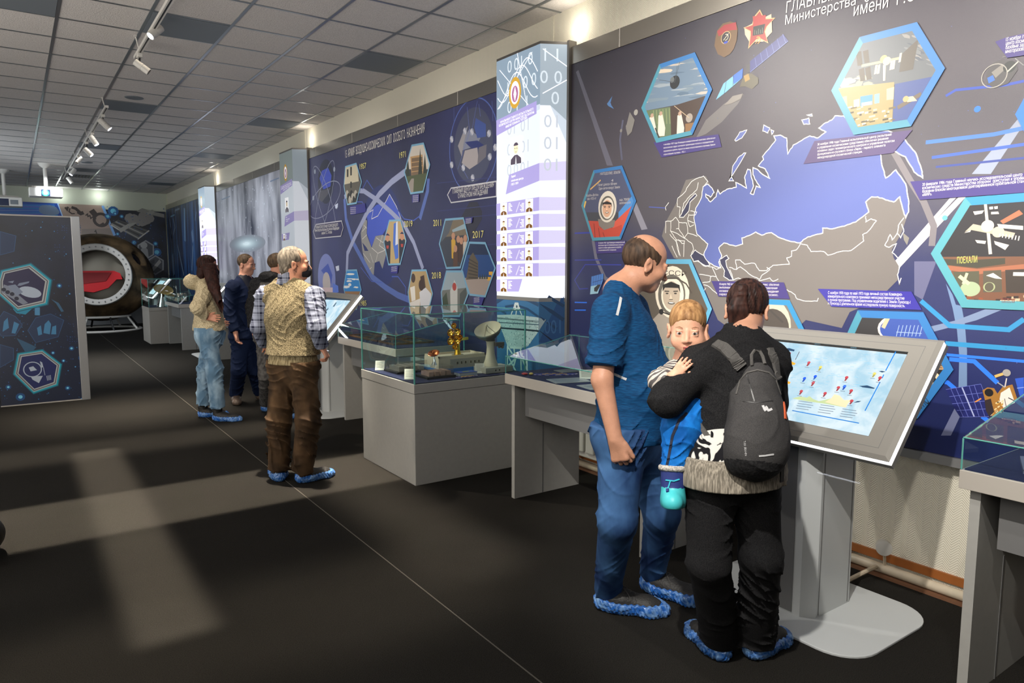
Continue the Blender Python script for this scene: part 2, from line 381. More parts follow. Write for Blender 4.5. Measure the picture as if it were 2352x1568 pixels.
for (u, v), lb in (((308, 226), 'round flush ceiling speaker nearer the camera'), ((200, 374), 'round flush ceiling speaker further down the hall')):
    q = onZ(u, v, CE-0.01); t = thing('ceiling_speaker', lb, 'speaker', tuple(q))
    MB().lathe([(0.0, 0), (0.085, 0), (0.1, 0.004), (0.1, 0.0105), (0, 0.0105)], q, M_OFFPANEL).build('grille', t)
q0 = TX(1); t = thing('ceiling_vent', 'slatted dark air vent in the ceiling at the end of the far light track', 'vent', (q0+.3, TY(21)+.3, CE-0.01))
mb = MB().box(q0+.02, q0+.58, TY(21)+.02, TY(22)-.02, CE-0.006, CE, M_BLACK); mb.build('backing', t)
mb = MB()
for k in range(9): mb.box(q0+.03+k*.062, q0+.05+k*.062, TY(21)+.03, TY(22)-.03, CE-0.016, CE-0.006, M_OFFPANEL)
mb.build('slats', t)

# ---------------------------------------------------------------- pipes by the skirting
t = thing('heating_pipe', 'long cream heating pipe running along the foot of the right wall', 'pipe', (3.6, 1.8, 0.04))
MB().tube([(3.604, BY+.02, 0.040), (3.604, EY-.1, 0.040)], 0.025, M_PIPE, 12).build('pipe', t, smooth=True)
mb = MB()
for y in np.arange(-1.5, 21, 1.15): mb.tube([(3.604, y, 0.040), (3.604, y+.05, 0.040)], 0.031, M_PIPE, 12)
mb.build('pipe_collar', t, smooth=True)
MB().box(3.57, WX, BY, EY, 0.0, 0.014, mat('floor_strip', srgb(120, 84, 62), 0.5)).build('floor_strip', t)
cp = onX(2030, 1257, 3.56)
t = thing('pipe_cap', 'round white cap above the heating pipe, right of the large touchscreen stand', 'pipe cap', tuple(cp))
MB().lathe([(0, -.03), (.034, -.03), (.038, -.022), (.038, .02), (0, .03)], cp, M_WHITE, (-.85, -.5, .1), 24).build('cap', t, smooth=True)
MB().tube([(3.60, cp[1]+.01, .06), (3.585, cp[1]+.008, cp[2]-.025)], .008, M_PIPE).build('stem', t, smooth=True)
t = thing('cable_duct', 'thin white cable duct slanting from the touchscreen stand to the wall pipe', 'cable duct', (3.4, 1.8, 0.01))
MB().tube([(3.21, 1.85, .024), (3.36, 1.825, .024), (3.575, 1.80, .05)], .011, M_PIPE, 8).build('duct', t, smooth=True)
t = thing('radiator', 'cream panel radiator under the banner, behind the desk showcase', 'radiator', (3.55, 4.1, 0.12))
mb = MB()
for k in range(14): mb.box(3.50, 3.62, 2.62+k*.118, 2.62+k*.118+.095, .17, .62, M_WHITE)
mb.build('fin', t, bevel=.012)
MB().box(3.52, 3.60, 2.58, 4.28, .13, .18, M_WHITE).box(3.52, 3.60, 2.58, 4.28, .60, .65, M_WHITE).build('header', t, bevel=.01)
MB().tube([(3.56, 2.66, .072), (3.56, 2.66, .14)], .012, M_PIPE).tube([(3.56, 4.2, .072), (3.56, 4.2, .14)], .012, M_PIPE).build('connecting_pipe', t)

# ---------------------------------------------------------------- track lights
def track(x, y0, y1, z, label, rods):
    t = thing('light_track', label, 'light track', (x, (y0+y1)/2, z))
    MB().box(x-.018, x+.018, y0, y1, z, z+.028, M_WHITE).box(x-.006, x+.006, y0+.01, y1-.01, z-.001, z+.002, M_BLACK).build('rail', t)
    for y in rods: mb = MB(); mb.tube([(x-.03, y, CE), (x-.005, y, z+.028)], .006, M_WHITE, 6).box(x-.04, x-.02, y-.02, y+.02, CE-.012, CE, M_WHITE); mb.build('hanger', t)
TRX = 1.02
track(TRX, 0.0, 7.35, 3.44, 'near white ceiling light track ending above the middle of the hall', (1.0, 3.0, 5.0, 7.1))
track(TRX, 9.75, 18.3, 3.44, 'far white ceiling light track carrying six spotlights', (9.9, 12.3, 14.8, 17.3))
M_LENS = glow(225, 232, 255, 14.0); M_LENSOFF = mat('lens_off', (0.05, 0.03, 0.02), 0.2)
def spotlight(u0, v0, u1, v1, lit, label, rad=.032):     # body from its back end to its lens, both in the photo
    y = onZ((u0+u1)/2, (v0+v1)/2, 3.36)[1]; y = y if y > 0 else 5
    a = None
    best = None
    for yy in np.arange(y-3, y+3, .02):                   # the lamp hangs just under the track
        q = onY((u0+u1)/2, (v0+v1)/2, yy); e = abs(q[0]-(TRX+.01))
        if best is None or e < best[0]: best = (e, yy, q)
    yy = best[1]; c = best[2]; a = onY(u0, v0, yy-.0); b = onY(u1, v1, yy-.0); d = b-a; ln = np.linalg.norm(d)
    b = b+np.array([0, -.03, 0]); d = (b-a)/np.linalg.norm(b-a)
    t = thing('track_spotlight', label, 'spotlight', tuple(a), 'white cylinder spotlights on the ceiling tracks')
    top = np.array([TRX, a[1]+.02, 3.44])
    MB().box(TRX-.02, TRX+.02, top[1]-.045, top[1]+.045, 3.405, 3.438, M_WHITE).build('track_adapter', t, bevel=.004)
    m_ = a+d*ln*.35; sd = np.cross(d, [0, 0, 1]); sd = sd/np.linalg.norm(sd)
    MB().tube([tuple(top-np.array([0, 0, .04])), tuple(m_+np.array([0, 0, rad]))], .008, M_BLACK, 6).build('bracket', t)
    q = Vector(d)
    MB().lathe([(0, 0), (rad, .004), (rad, ln*.52), (rad*.93, ln*.53), (rad*.93, ln*.55), (rad, ln*.56), (rad, ln), (rad*.88, ln), (rad*.85, ln-.012)], a, M_WHITE, q, 24).build('lamp_body', t, smooth=True)
    MB().lathe([(0, ln-.010), (rad*.85, ln-.012)], a, M_LENS if lit else M_LENSOFF, q, 24).build('lens', t)
spotlight(370, 63, 343, 86, True, 'largest track spotlight, glowing and pointing down to the left')
spotlight(309, 141, 342, 168, False, 'unlit spotlight at the end of the near track', .03)
for n, (a, b, c, d, l) in enumerate(((228, 274, 252, 298, True), (208, 312, 222, 334, True), (194, 341, 211, 358, True), (188, 362, 176, 375, False), (172, 388, 162, 402, True), (155, 407, 166, 422, False))):
    spotlight(a, b, c, d, l, ('first', 'second', 'third', 'fourth', 'fifth', 'last')[n]+' spotlight along the far light track, counted from the camera side', .036)

# ---------------------------------------------------------------- banners: board, steel strip above, rail below
BX = 3.60
def print_mat(name, c1, c2, scale=1.2, stretch=(1, 1, 1), rough=0.40, detail=5, lo=.35, hi=.7, spec=.85):
    m = mat(name, (1, 1, 1), rough, spec=spec); N, L, b = nodes(m); tc = N.new('ShaderNodeTexCoord'); mp = N.new('ShaderNodeMapping'); mp.inputs['Scale'].default_value = stretch
    n = N.new('ShaderNodeTexNoise'); n.inputs['Scale'].default_value = scale; n.inputs['Detail'].default_value = detail
    cr = N.new('ShaderNodeValToRGB'); cr.color_ramp.elements[0].position = lo; cr.color_ramp.elements[0].color = (*c1, 1); cr.color_ramp.elements[1].position = hi; cr.color_ramp.elements[1].color = (*c2, 1)
    L.new(tc.outputs['Object'], mp.inputs[0]); L.new(mp.outputs[0], n.inputs[0]); L.new(n.outputs[0], cr.inputs[0]); L.new(cr.outputs[0], b.inputs['Base Color'])
    n2 = N.new('ShaderNodeTexNoise'); n2.inputs['Scale'].default_value = 500; bp = N.new('ShaderNodeBump'); bp.inputs['Strength'].default_value = .25; bp.inputs['Distance'].default_value = .002
    L.new(tc.outputs['Object'], n2.inputs[0]); L.new(n2.outputs[0], bp.inputs['Height']); L.new(bp.outputs[0], b.inputs['Normal']); return m
def banner(label, y0, y1, m):
    t = thing('wall_banner', label, 'banner', (BX, (y0+y1)/2, .70))
    MB().box(BX, WX-.002, y0, y1, .70, 3.13, m).build('printed_board', t)
    mb = MB().box(BX-.004, WX-.002, y0, y1, 3.132, 3.26, M_STEEL)
    mb.build('steel_strip', t)
    MB().box(BX-.02, WX-.002, y0, y1, .655, .698, M_ALU).build('bottom_rail', t)
    mb = MB()
    for y in np.arange(y0+.9, y1-.2, 1.3): mb.box(BX-.0055, BX-.004, y, y+.012, 3.132, 3.26, M_LGREY)
    mb.build('strip_joint', t); return t
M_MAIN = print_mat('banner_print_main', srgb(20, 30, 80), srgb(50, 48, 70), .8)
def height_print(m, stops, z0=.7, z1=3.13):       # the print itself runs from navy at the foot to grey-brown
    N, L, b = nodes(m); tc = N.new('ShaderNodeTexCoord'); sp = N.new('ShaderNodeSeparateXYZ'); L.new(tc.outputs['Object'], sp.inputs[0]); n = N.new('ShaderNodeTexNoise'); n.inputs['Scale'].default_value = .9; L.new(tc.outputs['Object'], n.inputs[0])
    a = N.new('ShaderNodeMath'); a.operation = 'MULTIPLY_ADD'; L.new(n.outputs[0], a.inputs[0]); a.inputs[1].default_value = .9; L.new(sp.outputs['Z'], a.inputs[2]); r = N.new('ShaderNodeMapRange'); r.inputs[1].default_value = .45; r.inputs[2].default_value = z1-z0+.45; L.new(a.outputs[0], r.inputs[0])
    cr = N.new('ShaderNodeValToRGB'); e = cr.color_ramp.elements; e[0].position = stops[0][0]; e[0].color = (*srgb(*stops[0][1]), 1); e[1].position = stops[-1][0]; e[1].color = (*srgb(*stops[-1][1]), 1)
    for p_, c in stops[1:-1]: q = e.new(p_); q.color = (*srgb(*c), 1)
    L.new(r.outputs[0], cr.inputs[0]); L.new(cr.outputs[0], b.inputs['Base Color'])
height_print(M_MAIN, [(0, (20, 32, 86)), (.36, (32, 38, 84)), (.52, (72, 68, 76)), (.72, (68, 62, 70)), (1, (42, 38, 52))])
M_B2 = print_mat('banner_print_second', srgb(40, 41, 76), srgb(56, 60, 108), .7)
M_B3 = print_mat('banner_print_waterfall', srgb(40, 46, 66), srgb(190, 190, 200), 2.4, (1, 1, .35), detail=8, lo=.30, hi=.60)
M_B4 = print_mat('banner_print_streaks', srgb(12, 22, 52), srgb(52, 96, 150), 3.0, (1, 1.3, .12), detail=7, lo=.42, hi=.8)
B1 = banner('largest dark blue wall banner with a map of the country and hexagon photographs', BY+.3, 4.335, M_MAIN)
B2 = banner('dark blue wall banner with a tilted globe and dated hexagon photographs', 5.13, 10.235, M_B2)
B3 = banner('wall banner printed with a pale grey waterfall-like nebula and a bright cyan glow', 10.98, 16.0, M_B3)
B4 = banner('furthest banner on the right wall, printed with blue vertical streaks', 16.75, EY-.06, M_B4)
# ================================================================ DISPLAY FURNITURE
def glass_box(t, x0, x1, y0, y1, z0, z1, th=.008, name='glass_case'):
    mb = MB()
    mb.box(x0, x0+th, y0, y1, z0, z1, M_GLASS).box(x1-th, x1, y0, y1, z0, z1, M_GLASS)
    mb.box(x0+th, x1-th, y0, y0+th, z0, z1, M_GLASS).box(x0+th, x1-th, y1-th, y1, z0, z1, M_GLASS).box(x0, x1, y0, y1, z1, z1+th, M_GLASS)
    mb.build(name, t)
    e = MB(); w = .0045
    for x in (x0, x1):
        for y in (y0, y1): e.box(x-w, x+w, y-w, y+w, z0, z1+th, M_GEDGE)
    for y in (y0, y1): e.box(x0, x1, y-w/2, y+w/2, z1+th-w, z1+th+w/2, M_GEDGE)
    for x in (x0, x1): e.box(x-w/2, x+w/2, y0, y1, z1+th-w, z1+th+w/2, M_GEDGE)
    e.build('glass_edge', t)
def showcase(label, x0, x1, y0, y1, zb, zt, m=None):
    m = m or M_GREY; t = thing('glass_showcase', label, 'showcase', ((x0+x1)/2, (y0+y1)/2, 0))
    MB().box(x0, x1, y0, y1, 0, zb-.075, m).build('plinth', t, bevel=.003)
    MB().box(x0-.004, x1+.004, y0-.004, y1+.004, zb-.072, zb-.004, m).build('top_band', t, bevel=.002)
    MB().box(x0+.012, x1-.012, y0+.012, y1-.012, zb-.004, zb+.002, M_NAVYCLOTH).build('cloth_lining', t)
    glass_box(t, x0+.004, x1-.004, y0+.004, y1-.004, zb-.004, zt); return t
CZ = .752
CASE = showcase('large square glass showcase on a grey plinth holding dish antenna models', 2.31, 3.30, 4.51, 5.45, CZ, 1.245)
def desk_case(label, y0, y1, x0=2.70, x1=3.36, group=None):
    t = thing('desk_showcase', label, 'showcase', ((x0+x1)/2, (y0+y1)/2, 0), group)
    zt = .872
    for y in (y0+.02, y1-.06):
        lg = MB().box(x0+.04, x1-.04, y, y+.035, 0, zt-.075, M_GREY); lg.box(x0+.28, x0+.29, y-.002, y+.037, .0, .5, M_DGREY); lg.build('leg', t)
    MB().box(x0, x1, y0, y1, zt-.07, zt-.002, M_LGREY).build('tabletop', t, bevel=.002)
    MB().box(x0+.10, x1-.06, y0+.1, y1-.1, zt-.29, zt-.075, M_DGREY).build('storage_box', t)
    MB().box(x0+.012, x1-.012, y0+.012, y1-.012, zt-.002, zt+.003, M_NAVYCLOTH).build('cloth_lining', t)
    g = MB(); th = .006; zf = .985; zb = 1.10
    def wedge(y): return [(x0+.004, y, zt), (x1-.004, y, zt), (x1-.004, y, zb), (x1-.10, y, zb), (x0+.004, y, zf)]
    for y in (y0+.004, y1-.01): g.prism(wedge(y), (0, th, 0), M_GLASS)
    g.box(x0+.004, x0+.01, y0+.012, y1-.012, zt, zf, M_GLASS); g.box(x1-.01, x1-.004, y0+.012, y1-.012, zt, zb, M_GLASS)
    g.prism([(x0+.004, y0+.004, zf), (x1-.1, y0+.004, zb), (x1-.1, y1-.004, zb), (x0+.004, y1-.004, zf)], (0, 0, th), M_GLASS)
    g.box(x1-.1, x1-.004, y0+.004, y1-.004, zb, zb+th, M_GLASS)
    g.build('glass_case', t)
    e = MB(); w = .003
    for y in (y0+.004, y1-.004):
        P = wedge(y); e.tube([P[0], P[4]], w, M_GEDGE, 4); e.tube([P[4], P[3]], w, M_GEDGE, 4); e.tube([P[3], P[2]], w, M_GEDGE, 4); e.tube([P[2], P[1]], w, M_GEDGE, 4)
    e.tube([(x0+.004, y0+.004, zf+w), (x0+.004, y1-.004, zf+w)], w, M_GEDGE, 4); e.tube([(x1-.1, y0+.004, zb+w), (x1-.1, y1-.004, zb+w)], w, M_GEDGE, 4)
    e.build('glass_edge', t); return t, zt+.003
D1, DZ = desk_case('low desk showcase with a sloping glass lid between the big glass showcase and the family', 2.62, 3.93)
desk_case('desk showcase with sloping glass at the right edge of the photo', -.32, 1.11, 2.755, 3.42)
desk_case('desk showcase behind the big glass showcase, filled with framed medals', 5.62, 6.97, 2.70, 3.36)
desk_case('grey desk showcase in the distance, left of the person in the fleece hoodie', 14.45, 15.9, 2.50, 3.2)
desk_case('distant desk showcase beside the furthest touchscreen stand', 11.3, 12.7, 2.72, 3.38)
FC = showcase('distant glass showcase on a pale plinth, in front of the space capsule', 2.21, 2.98, 15.97, 16.9, .745, 1.31, M_LGREY)

# ---------------------------------------------------------------- touchscreen stands
KC = srgb(128, 122, 110)
M_KBODY = mat('kiosk_coat', (0.235, 0.225, 0.205), 0.42, metal=.15, bump=.05, bscale=400); M_KPED = mat('kiosk_pedestal_coat', (0.50, 0.52, 0.52), 0.38)
M_LED = glow(240, 244, 255, 5.0)
def screen_mat():
    m = mat('screen_glow', (0.02, 0.02, 0.02), 0.15); N, L, b = nodes(m); tc = N.new('ShaderNodeTexCoord')
    n = N.new('ShaderNodeTexNoise'); n.inputs['Scale'].default_value = 9; n.inputs['Detail'].default_value = 4; n.inputs['Distortion'].default_value = .6
    cr = N.new('ShaderNodeValToRGB'); cr.color_ramp.elements[0].position = .38; cr.color_ramp.elements[0].color = (*srgb(176, 216, 236), 1); cr.color_ramp.elements[1].position = .6; cr.color_ramp.elements[1].color = (*srgb(226, 243, 250), 1)
    L.new(tc.outputs['Object'], n.inputs[0]); L.new(n.outputs[0], cr.inputs[0]); L.new(cr.outputs[0], b.inputs['Emission Color']); b.inputs['Emission Strength'].default_value = .70; return m
M_SCREEN = screen_mat()
HLO = np.array([2.726, 1.35, .851]); HHI = np.array([3.122, 1.35, 1.302]); HW = .985
def kiosk(label, dx, dy, main=False):
    o = np.array([dx, dy, 0]); t = thing('touchscreen_stand', label, 'touchscreen', (2.98+dx, 1.85+dy, 0), 'tilted touchscreen stands along the wall')
    # base plate with rounded corners
    x0, x1, y0, y1, r = 2.66, 3.36, 1.40, 2.32, .17; ps = []
    for cx, cy, a in ((x1-r, y1-r, 0), (x0+r, y1-r, 90), (x0+r, y0+r, 180), (x1-r, y0+r, 270)):
        for k in range(9): an = math.radians(a+k*11.25); ps.append((cx+r*math.cos(an)+dx, cy+r*math.sin(an)+dy, 0))
    MB().prism(ps, (0, 0, .012), M_KPED).build('base_plate', t, bevel=.003)
    ft = [(2.835, 1.76), (2.885, 1.71), (3.16, 1.71), (3.19, 1.74), (3.19, 1.98), (3.16, 2.02), (2.885, 2.02), (2.835, 1.97)]
    MB().prism([(a+dx, b+dy, .012) for a, b in ft], (0, 0, .86), M_KPED).build('pedestal', t)
    mb = MB()
    for a, b, c, d in ((2.90, 2.905, 1.7085, 1.712), (3.14, 3.145, 1.7085, 1.712)): mb.box(a+dx, b+dx, c+dy, d+dy, .02, .86, M_DGREY)
    mb.box(2.832+dx, 2.836+dx, 1.80+dy, 1.93+dy, .02, .86, M_DGREY); mb.build('seam', t)
    # head: tilted slab, edge light all round, screen
    A = HLO+o; up = (HHI-HLO); H_ = np.linalg.norm(up); up = up/H_; sd = np.array([0, 1.0, 0]); nn = np.cross(sd, up); nn = nn/np.linalg.norm(nn)
    if nn[2] < 0: nn = -nn
    P = lambda s, u, h: tuple(A+sd*s+up*u+nn*h)
    def slab(s0, s1, u0, u1, h0, h1, m, mb): return mb.add([P(s, u, h) for s in (s0, s1) for u in (u0, u1) for h in (h0, h1)], [(0, 1, 3, 2), (4, 6, 7, 5), (0, 4, 5, 1), (2, 3, 7, 6), (0, 2, 6, 4), (1, 5, 7, 3)], m)
    mb = MB(); slab(0, HW, 0, H_, -.062, -.038, M_KBODY, mb)
    # bevelled front frame as a loft of rings with a hole for the screen
    rings = [((0, HW, 0, H_), -.012), ((.018, HW-.018, .018, H_-.018), 0), ((.112, HW-.112, .088, H_-.082), 0), ((.112, HW-.112, .088, H_-.082), -.012)]
    vs = []; 
    for (s0, s1, u0, u1), h in rings: vs += [P(s0, u0, h), P(s1, u0, h), P(s1, u1, h), P(s0, u1, h)]
    mb.add(vs, [(4*i+k, 4*i+(k+1) % 4, 4*i+4+(k+1) % 4, 4*i+4+k) for i in range(3) for k in range(4)], M_KBODY)
    mb.build('housing', t)
    mb = MB(); slab(.003, HW-.003, .003, H_-.003, -.038, -.012, M_LED, mb); mb.build('edge_light', t)
    mb = MB(); slab(.105, HW-.105, .082, H_-.075, -.011, -.0095, M_BLACK, mb); mb.build('screen_surround', t)
    mb = MB(); slab(.118, HW-.118, .094, H_-.09, -.0095, -.008, M_SCREEN, mb); mb.build('screen', t)
    mb = MB()
    for s0, s1, u0, u1 in ((.055, HW-.055, .045, .047), (.055, HW-.055, H_-.047, H_-.045), (.055, .057, .045, H_-.045), (HW-.057, HW-.055, .045, H_-.045)): slab(s0, s1, u0, u1, -.0002, .0005, M_DGREY, mb)
    mb.build('panel_seam', t)
    return t, P, H_, nn
K1, KP, KH, KN = kiosk('large touchscreen stand with an illuminated edge, in front of the family', 0, 0)
K2, KP2, _, _ = kiosk('touchscreen stand that the visitor in the knitted vest faces', -.155, 5.65)
kiosk('distant touchscreen stand beyond the person in the fleece hoodie', -.12, 11.5)
kiosk('furthest touchscreen stand, seen through the distant glass showcase', -.12, 17.0)
# picture on the near screen
SH = KH-.09-.094; SW_ = HW-.236
def scr(a, h=0.0): return KP(a[0], a[1], -.0079+h)
n1 = onX  # solve screen-plane coordinates from the photo
P0 = np.array(KP(0, 0, -.008)); ex = np.array([0, 1.0, 0]); ey = np.array(KP(0, 1, -.008))-P0
def px_scr(u, v):
    d = ray(u, v); n = KN; t_ = ((P0-CAM) @ n)/(d @ n); q = CAM+d*t_-P0; return (q @ ex, q @ ey)
A = Art(px_scr, lambda s, t_: P0+ex*s+ey*t_, KN, .0004)
G = lambda r, g, b: glow(r, g, b, .58)
zz = lambda x, y: (1750+x/4.751, 740+y/4.751)
A.poly([zz(330, 830), zz(420, 808), zz(490, 822), zz(520, 805), zz(560, 838), zz(620, 860), zz(690, 845), zz(755, 830), zz(790, 785), zz(850, 800), zz(880, 835), zz(900, 850), zz(980, 845), zz(940, 885), zz(915, 930), zz(700, 890), zz(500, 862)], G(170, 186, 140))
A.poly([zz(690, 870), zz(755, 830), zz(790, 785), zz(850, 800), zz(880, 835), zz(900, 850), zz(980, 845), zz(940, 885), zz(915, 930)], G(226, 196, 160))
for a, b in (((150, 180), (1470, 302)), ((1470, 302), (1350, 528)), ((1290, 650), (1125, 965)), ((330, 962), (1060, 1100)), ((1330, 570), (1312, 610))): A.line([zz(*a), zz(*b)], .0045, G(20, 110, 190))
A.line([zz(150, 180), zz(115, 245)], .002, G(40, 90, 150))
for c, l in (((170, 60, 70), [(300, 340), (255, 428), (512, 440), (560, 658), (925, 602), (1290, 605), (835, 712), (975, 746), (430, 752), (690, 775), (980, 858)]), ((20, 80, 200), [(465, 612), (583, 590), (902, 700)]), ((190, 180, 90), [(640, 490), (1228, 562)])):
    for x, y in l:
        A.ell(zz(x, y), .0078, G(*c), n=12); A.poly([zz(x-10, y+8), zz(x+12, y+10), zz(x-12, y+38), zz(x-28, y+36)], G(*[int(k*.75) for k in c]))
        A.line([zz(x-45, y+48), zz(x+5, y+54)], .0018, G(50, 60, 80))
for l in ([(410, 320), (365, 410)], [(310, 520), (250, 625)]): A.line([zz(*p) for p in l], .003, G(60, 50, 60))
for x, y in ((325, 448), (270, 655)): A.poly([zz(x-35, y-14), zz(x, y-20), zz(x+45, y), zz(x+30, y+18), zz(x-40, y+12)], G(236, 150, 40)); A.ell(zz(x-8, y-4), .005, G(246, 214, 60), n=10)
for pts in ([(215, 290), (260, 285), (300, 282), (360, 300), (350, 318), (300, 310), (240, 305)], [(1060, 695), (1110, 692), (1150, 688), (1235, 718), (1220, 726), (1100, 710)], [(1275, 535), (1310, 530), (1352, 540), (1312, 548)], [(1000, 878), (1040, 860), (1085, 858), (1060, 872)], [(258, 722), (290, 728), (270, 736)]): A.poly([zz(*p) for p in pts], G(30, 60, 90))
random.seed(3)
for k in range(150):
    x = random.uniform(250, 1330); y = random.uniform(220, 720)
    if x-200 > (1470-(y-300)*.55)-250: continue
    l = random.uniform(20, 70); A.line([zz(x, y), zz(x+l, y+l*.08)], .0012, G(110, 170, 200), bump=False)
A.k += 1
for x0, y0 in ((640, 900), (400, 858), (880, 945)):
    for k, wd in enumerate((150, 170, 160, 140)): A.line([zz(x0-k*10, y0+k*26), zz(x0-k*10+wd, y0+k*26+wd*.14)], .0032, G(110, 125, 140))
A.build('screen_map', K1, 'lit map with red, blue and yellow pins on the screen')
P02 = np.array(KP2(0, 0, -.008))
def px_scr2(u, v):
    d = ray(u, v); t_ = ((P02-CAM) @ KN)/(d @ KN); q = CAM+d*t_-P02; return (q @ ex, q @ ey)
A = Art(px_scr2, lambda s, t_: P02+ex*s+ey*t_, KN, .0008); yy = lambda x, y: (700+x/7.84, 600+y/7.84)
A.poly([yy(380, 655), yy(800, 672), yy(775, 705), yy(350, 685)], G(40, 60, 80)); A.poly([yy(560, 740), yy(575, 745), yy(530, 815), yy(505, 815)], G(60, 90, 110)); A.poly([yy(430, 830), yy(420, 870), yy(310, 950), yy(330, 920)], G(80, 110, 130))
A.build('screen_picture', K2)
# acrylic leaflet holders under the head
for lb, dx, dy, tt in (('clear acrylic leaflet shelf under the large touchscreen', 0, 0, K1), ('clear acrylic leaflet shelf under the touchscreen by the vest visitor', -.155, 5.65, K2)):
    mb = MB(); 
    mb.prism([(2.82+dx, 1.505+dy, .70), (2.98+dx, 1.505+dy, .90), (2.98+dx, 1.70+dy, .90), (2.82+dx, 1.70+dy, .70)], (.004, 0, -.004), M_ACRYL)
    mb.build('leaflet_shelf', tt)
# ================================================================ ARTWORK ON THE BANNERS
def wall_art(lift=0.0006, X=BX):
    def p2(u, v): q = onX(u, v, X); return (-q[1], q[2])
    return Art(p2, lambda s, t: np.array([X, -s, t]), (-1, 0, 0), lift)
def Zm(ox, oy, sc): return lambda pts: [(ox+x/sc, oy+y/sc) for x, y in pts]
Z2 = Zm(1300, 0, 2.178); Z3 = Zm(1640, 340, 4.127); Z4 = Zm(1500, 380, 4.127); Z5 = Zm(2100, 600, 3.92); Z8 = Zm(1320, 360, 3.921); ZT = Zm(1600, 0, 3.128); Z6 = Zm(2150, 850, 5.228)
WHT = ink(225, 222, 215); MAPB = ink(82, 94, 154); LAND = ink(108, 102, 98); SEA = ink(46, 46, 72)
# the map
A = wall_art(.0022)
A.poly(Z2([(500, 1110), (560, 1000), (600, 900), (700, 880), (720, 920), (690, 1000), (760, 1200), (1000, 1100), (1160, 1200), (1500, 1000), (1560, 965), (1680, 960), (1715, 1060), (1680, 1160), (1665, 1190), (1630, 1250), (1640, 1290), (1665, 1330), (1660, 1400), (1560, 1500), (1420, 1560), (1380, 1640), (1200, 1600), (1100, 1700), (900, 1700), (760, 1600), (640, 1320), (540, 1290), (480, 1180)]), LAND)
RUS = [(1615, 428.5), (1624.8, 422.4), (1635.7, 432), (1640.5, 441.8), (1632, 452.7), (1621, 445.4), (1622, 453), (1632, 463.6), (1645, 451.5), (1649, 435.7), (1653.9, 445.4), (1669.6, 434.5), (1691.4, 429.7), (1690, 418.8), (1702, 424), (1715, 432), (1710.3, 407.8), (1717.5, 388.5), (1723.6, 389.7), (1727, 410), (1731, 427), (1723.6, 444), (1730.9, 446.6), (1737, 427), (1746.6, 430.9), (1739.3, 420), (1729.7, 400.6), (1729.7, 384.8), (1739.3, 388.5), (1750, 399), (1768.4, 410), (1758, 388), (1741.8, 381), (1753.9, 366.7), (1751.5, 359.4), (1766, 342.4), (1782, 321.4), (1777.5, 312), (1792, 310), (1807, 317), (1809.6, 353.5), (1822, 333), (1835, 326), (1860, 312), (1878.5, 316.8), (1897, 303), (1881, 294), (1896, 282), (1910.7, 275.5), (1918, 266), (1938, 266), (1975, 300), (2040, 300), (2076, 317), (2094, 340), (2104, 352), (2117, 390), (2119.6, 408.6), (2100, 395), (2080, 360), (2050, 345), (2022, 352), (2026, 380), (2034.6, 408.6), (2042, 404), (2057.6, 390), (2080.5, 422.4), (2087, 459), (2087, 486.7), (2080.5, 500), (2076, 487), (2066.8, 452), (2053, 463.7), (2034.6, 459), (2016, 452), (2002, 452), (1988.7, 463.7), (1995.6, 486.7), (1965.7, 509.6), (1940, 519), (1910.7, 525.7), (1890, 523.4), (1890, 535), (1870, 540), (1855.6, 544), (1837, 557.8), (1812, 553), (1786.7, 544), (1772, 534), (1763.7, 535), (1750, 540), (1736, 532.6), (1720, 541), (1704, 546.4), (1706, 560), (1690, 565), (1662.7, 557.8), (1651, 569), (1658, 587.7), (1651, 601.5), (1656, 615), (1640, 610), (1621.4, 597), (1616.8, 583), (1626, 560), (1612, 548), (1600.7, 537), (1593.8, 500.5), (1598.4, 477.5), (1611, 454.5)]
def rough(pts, amp, n=3, seed=1, closed=True):
    rnd = random.Random(seed); out = []; N = len(pts)
    for i in range(N if closed else N-1):
        a = pts[i]; b = pts[(i+1) % N]; out.append(a); L = math.hypot(b[0]-a[0], b[1]-a[1])
        m_ = max(0, min(n, int(L/6)))
        for k in range(1, m_+1):
            f = k/(m_+1); out.append((a[0]+(b[0]-a[0])*f+rnd.uniform(-amp, amp), a[1]+(b[1]-a[1])*f+rnd.uniform(-amp, amp)))
    if not closed: out.append(pts[-1])
    return out
RR = rough(RUS, .8)
A.poly(RR, MAPB); A.line(RR, .0055, WHT, closed=True)
for pts in ([(815, 905), (900, 765), (890, 765), (860, 790), (835, 830), (828, 880), (840, 905)], [(990, 625), (1020, 640), (1010, 665), (985, 655)], [(1025, 648), (1040, 655), (1030, 672)], [(845, 700), (870, 660), (905, 650), (880, 690), (850, 706)], [(1180, 600), (1215, 590), (1220, 620), (1190, 622)], [(1205, 575), (1230, 570), (1232, 580)]):
    q = rough(Z2(pts), .8, 2, 5); A.poly(q, MAPB); A.line(q, .0045, WHT, closed=True)
for pts in ([(360, 850), (400, 800), (440, 830), (480, 850), (540, 945), (500, 950), (420, 905), (385, 910)], [(630, 890), (700, 850), (720, 880), (690, 900), (700, 960), (760, 1085), (720, 1085), (670, 1050), (680, 1000), (640, 930)], [(250, 490), (300, 400), (345, 320), (400, 265), (415, 285), (350, 350), (340, 430), (290, 490)]):
    q = rough(Z4(pts), .7, 2, 6); A.poly(q, SEA); A.line(q, .0045, WHT, closed=True)
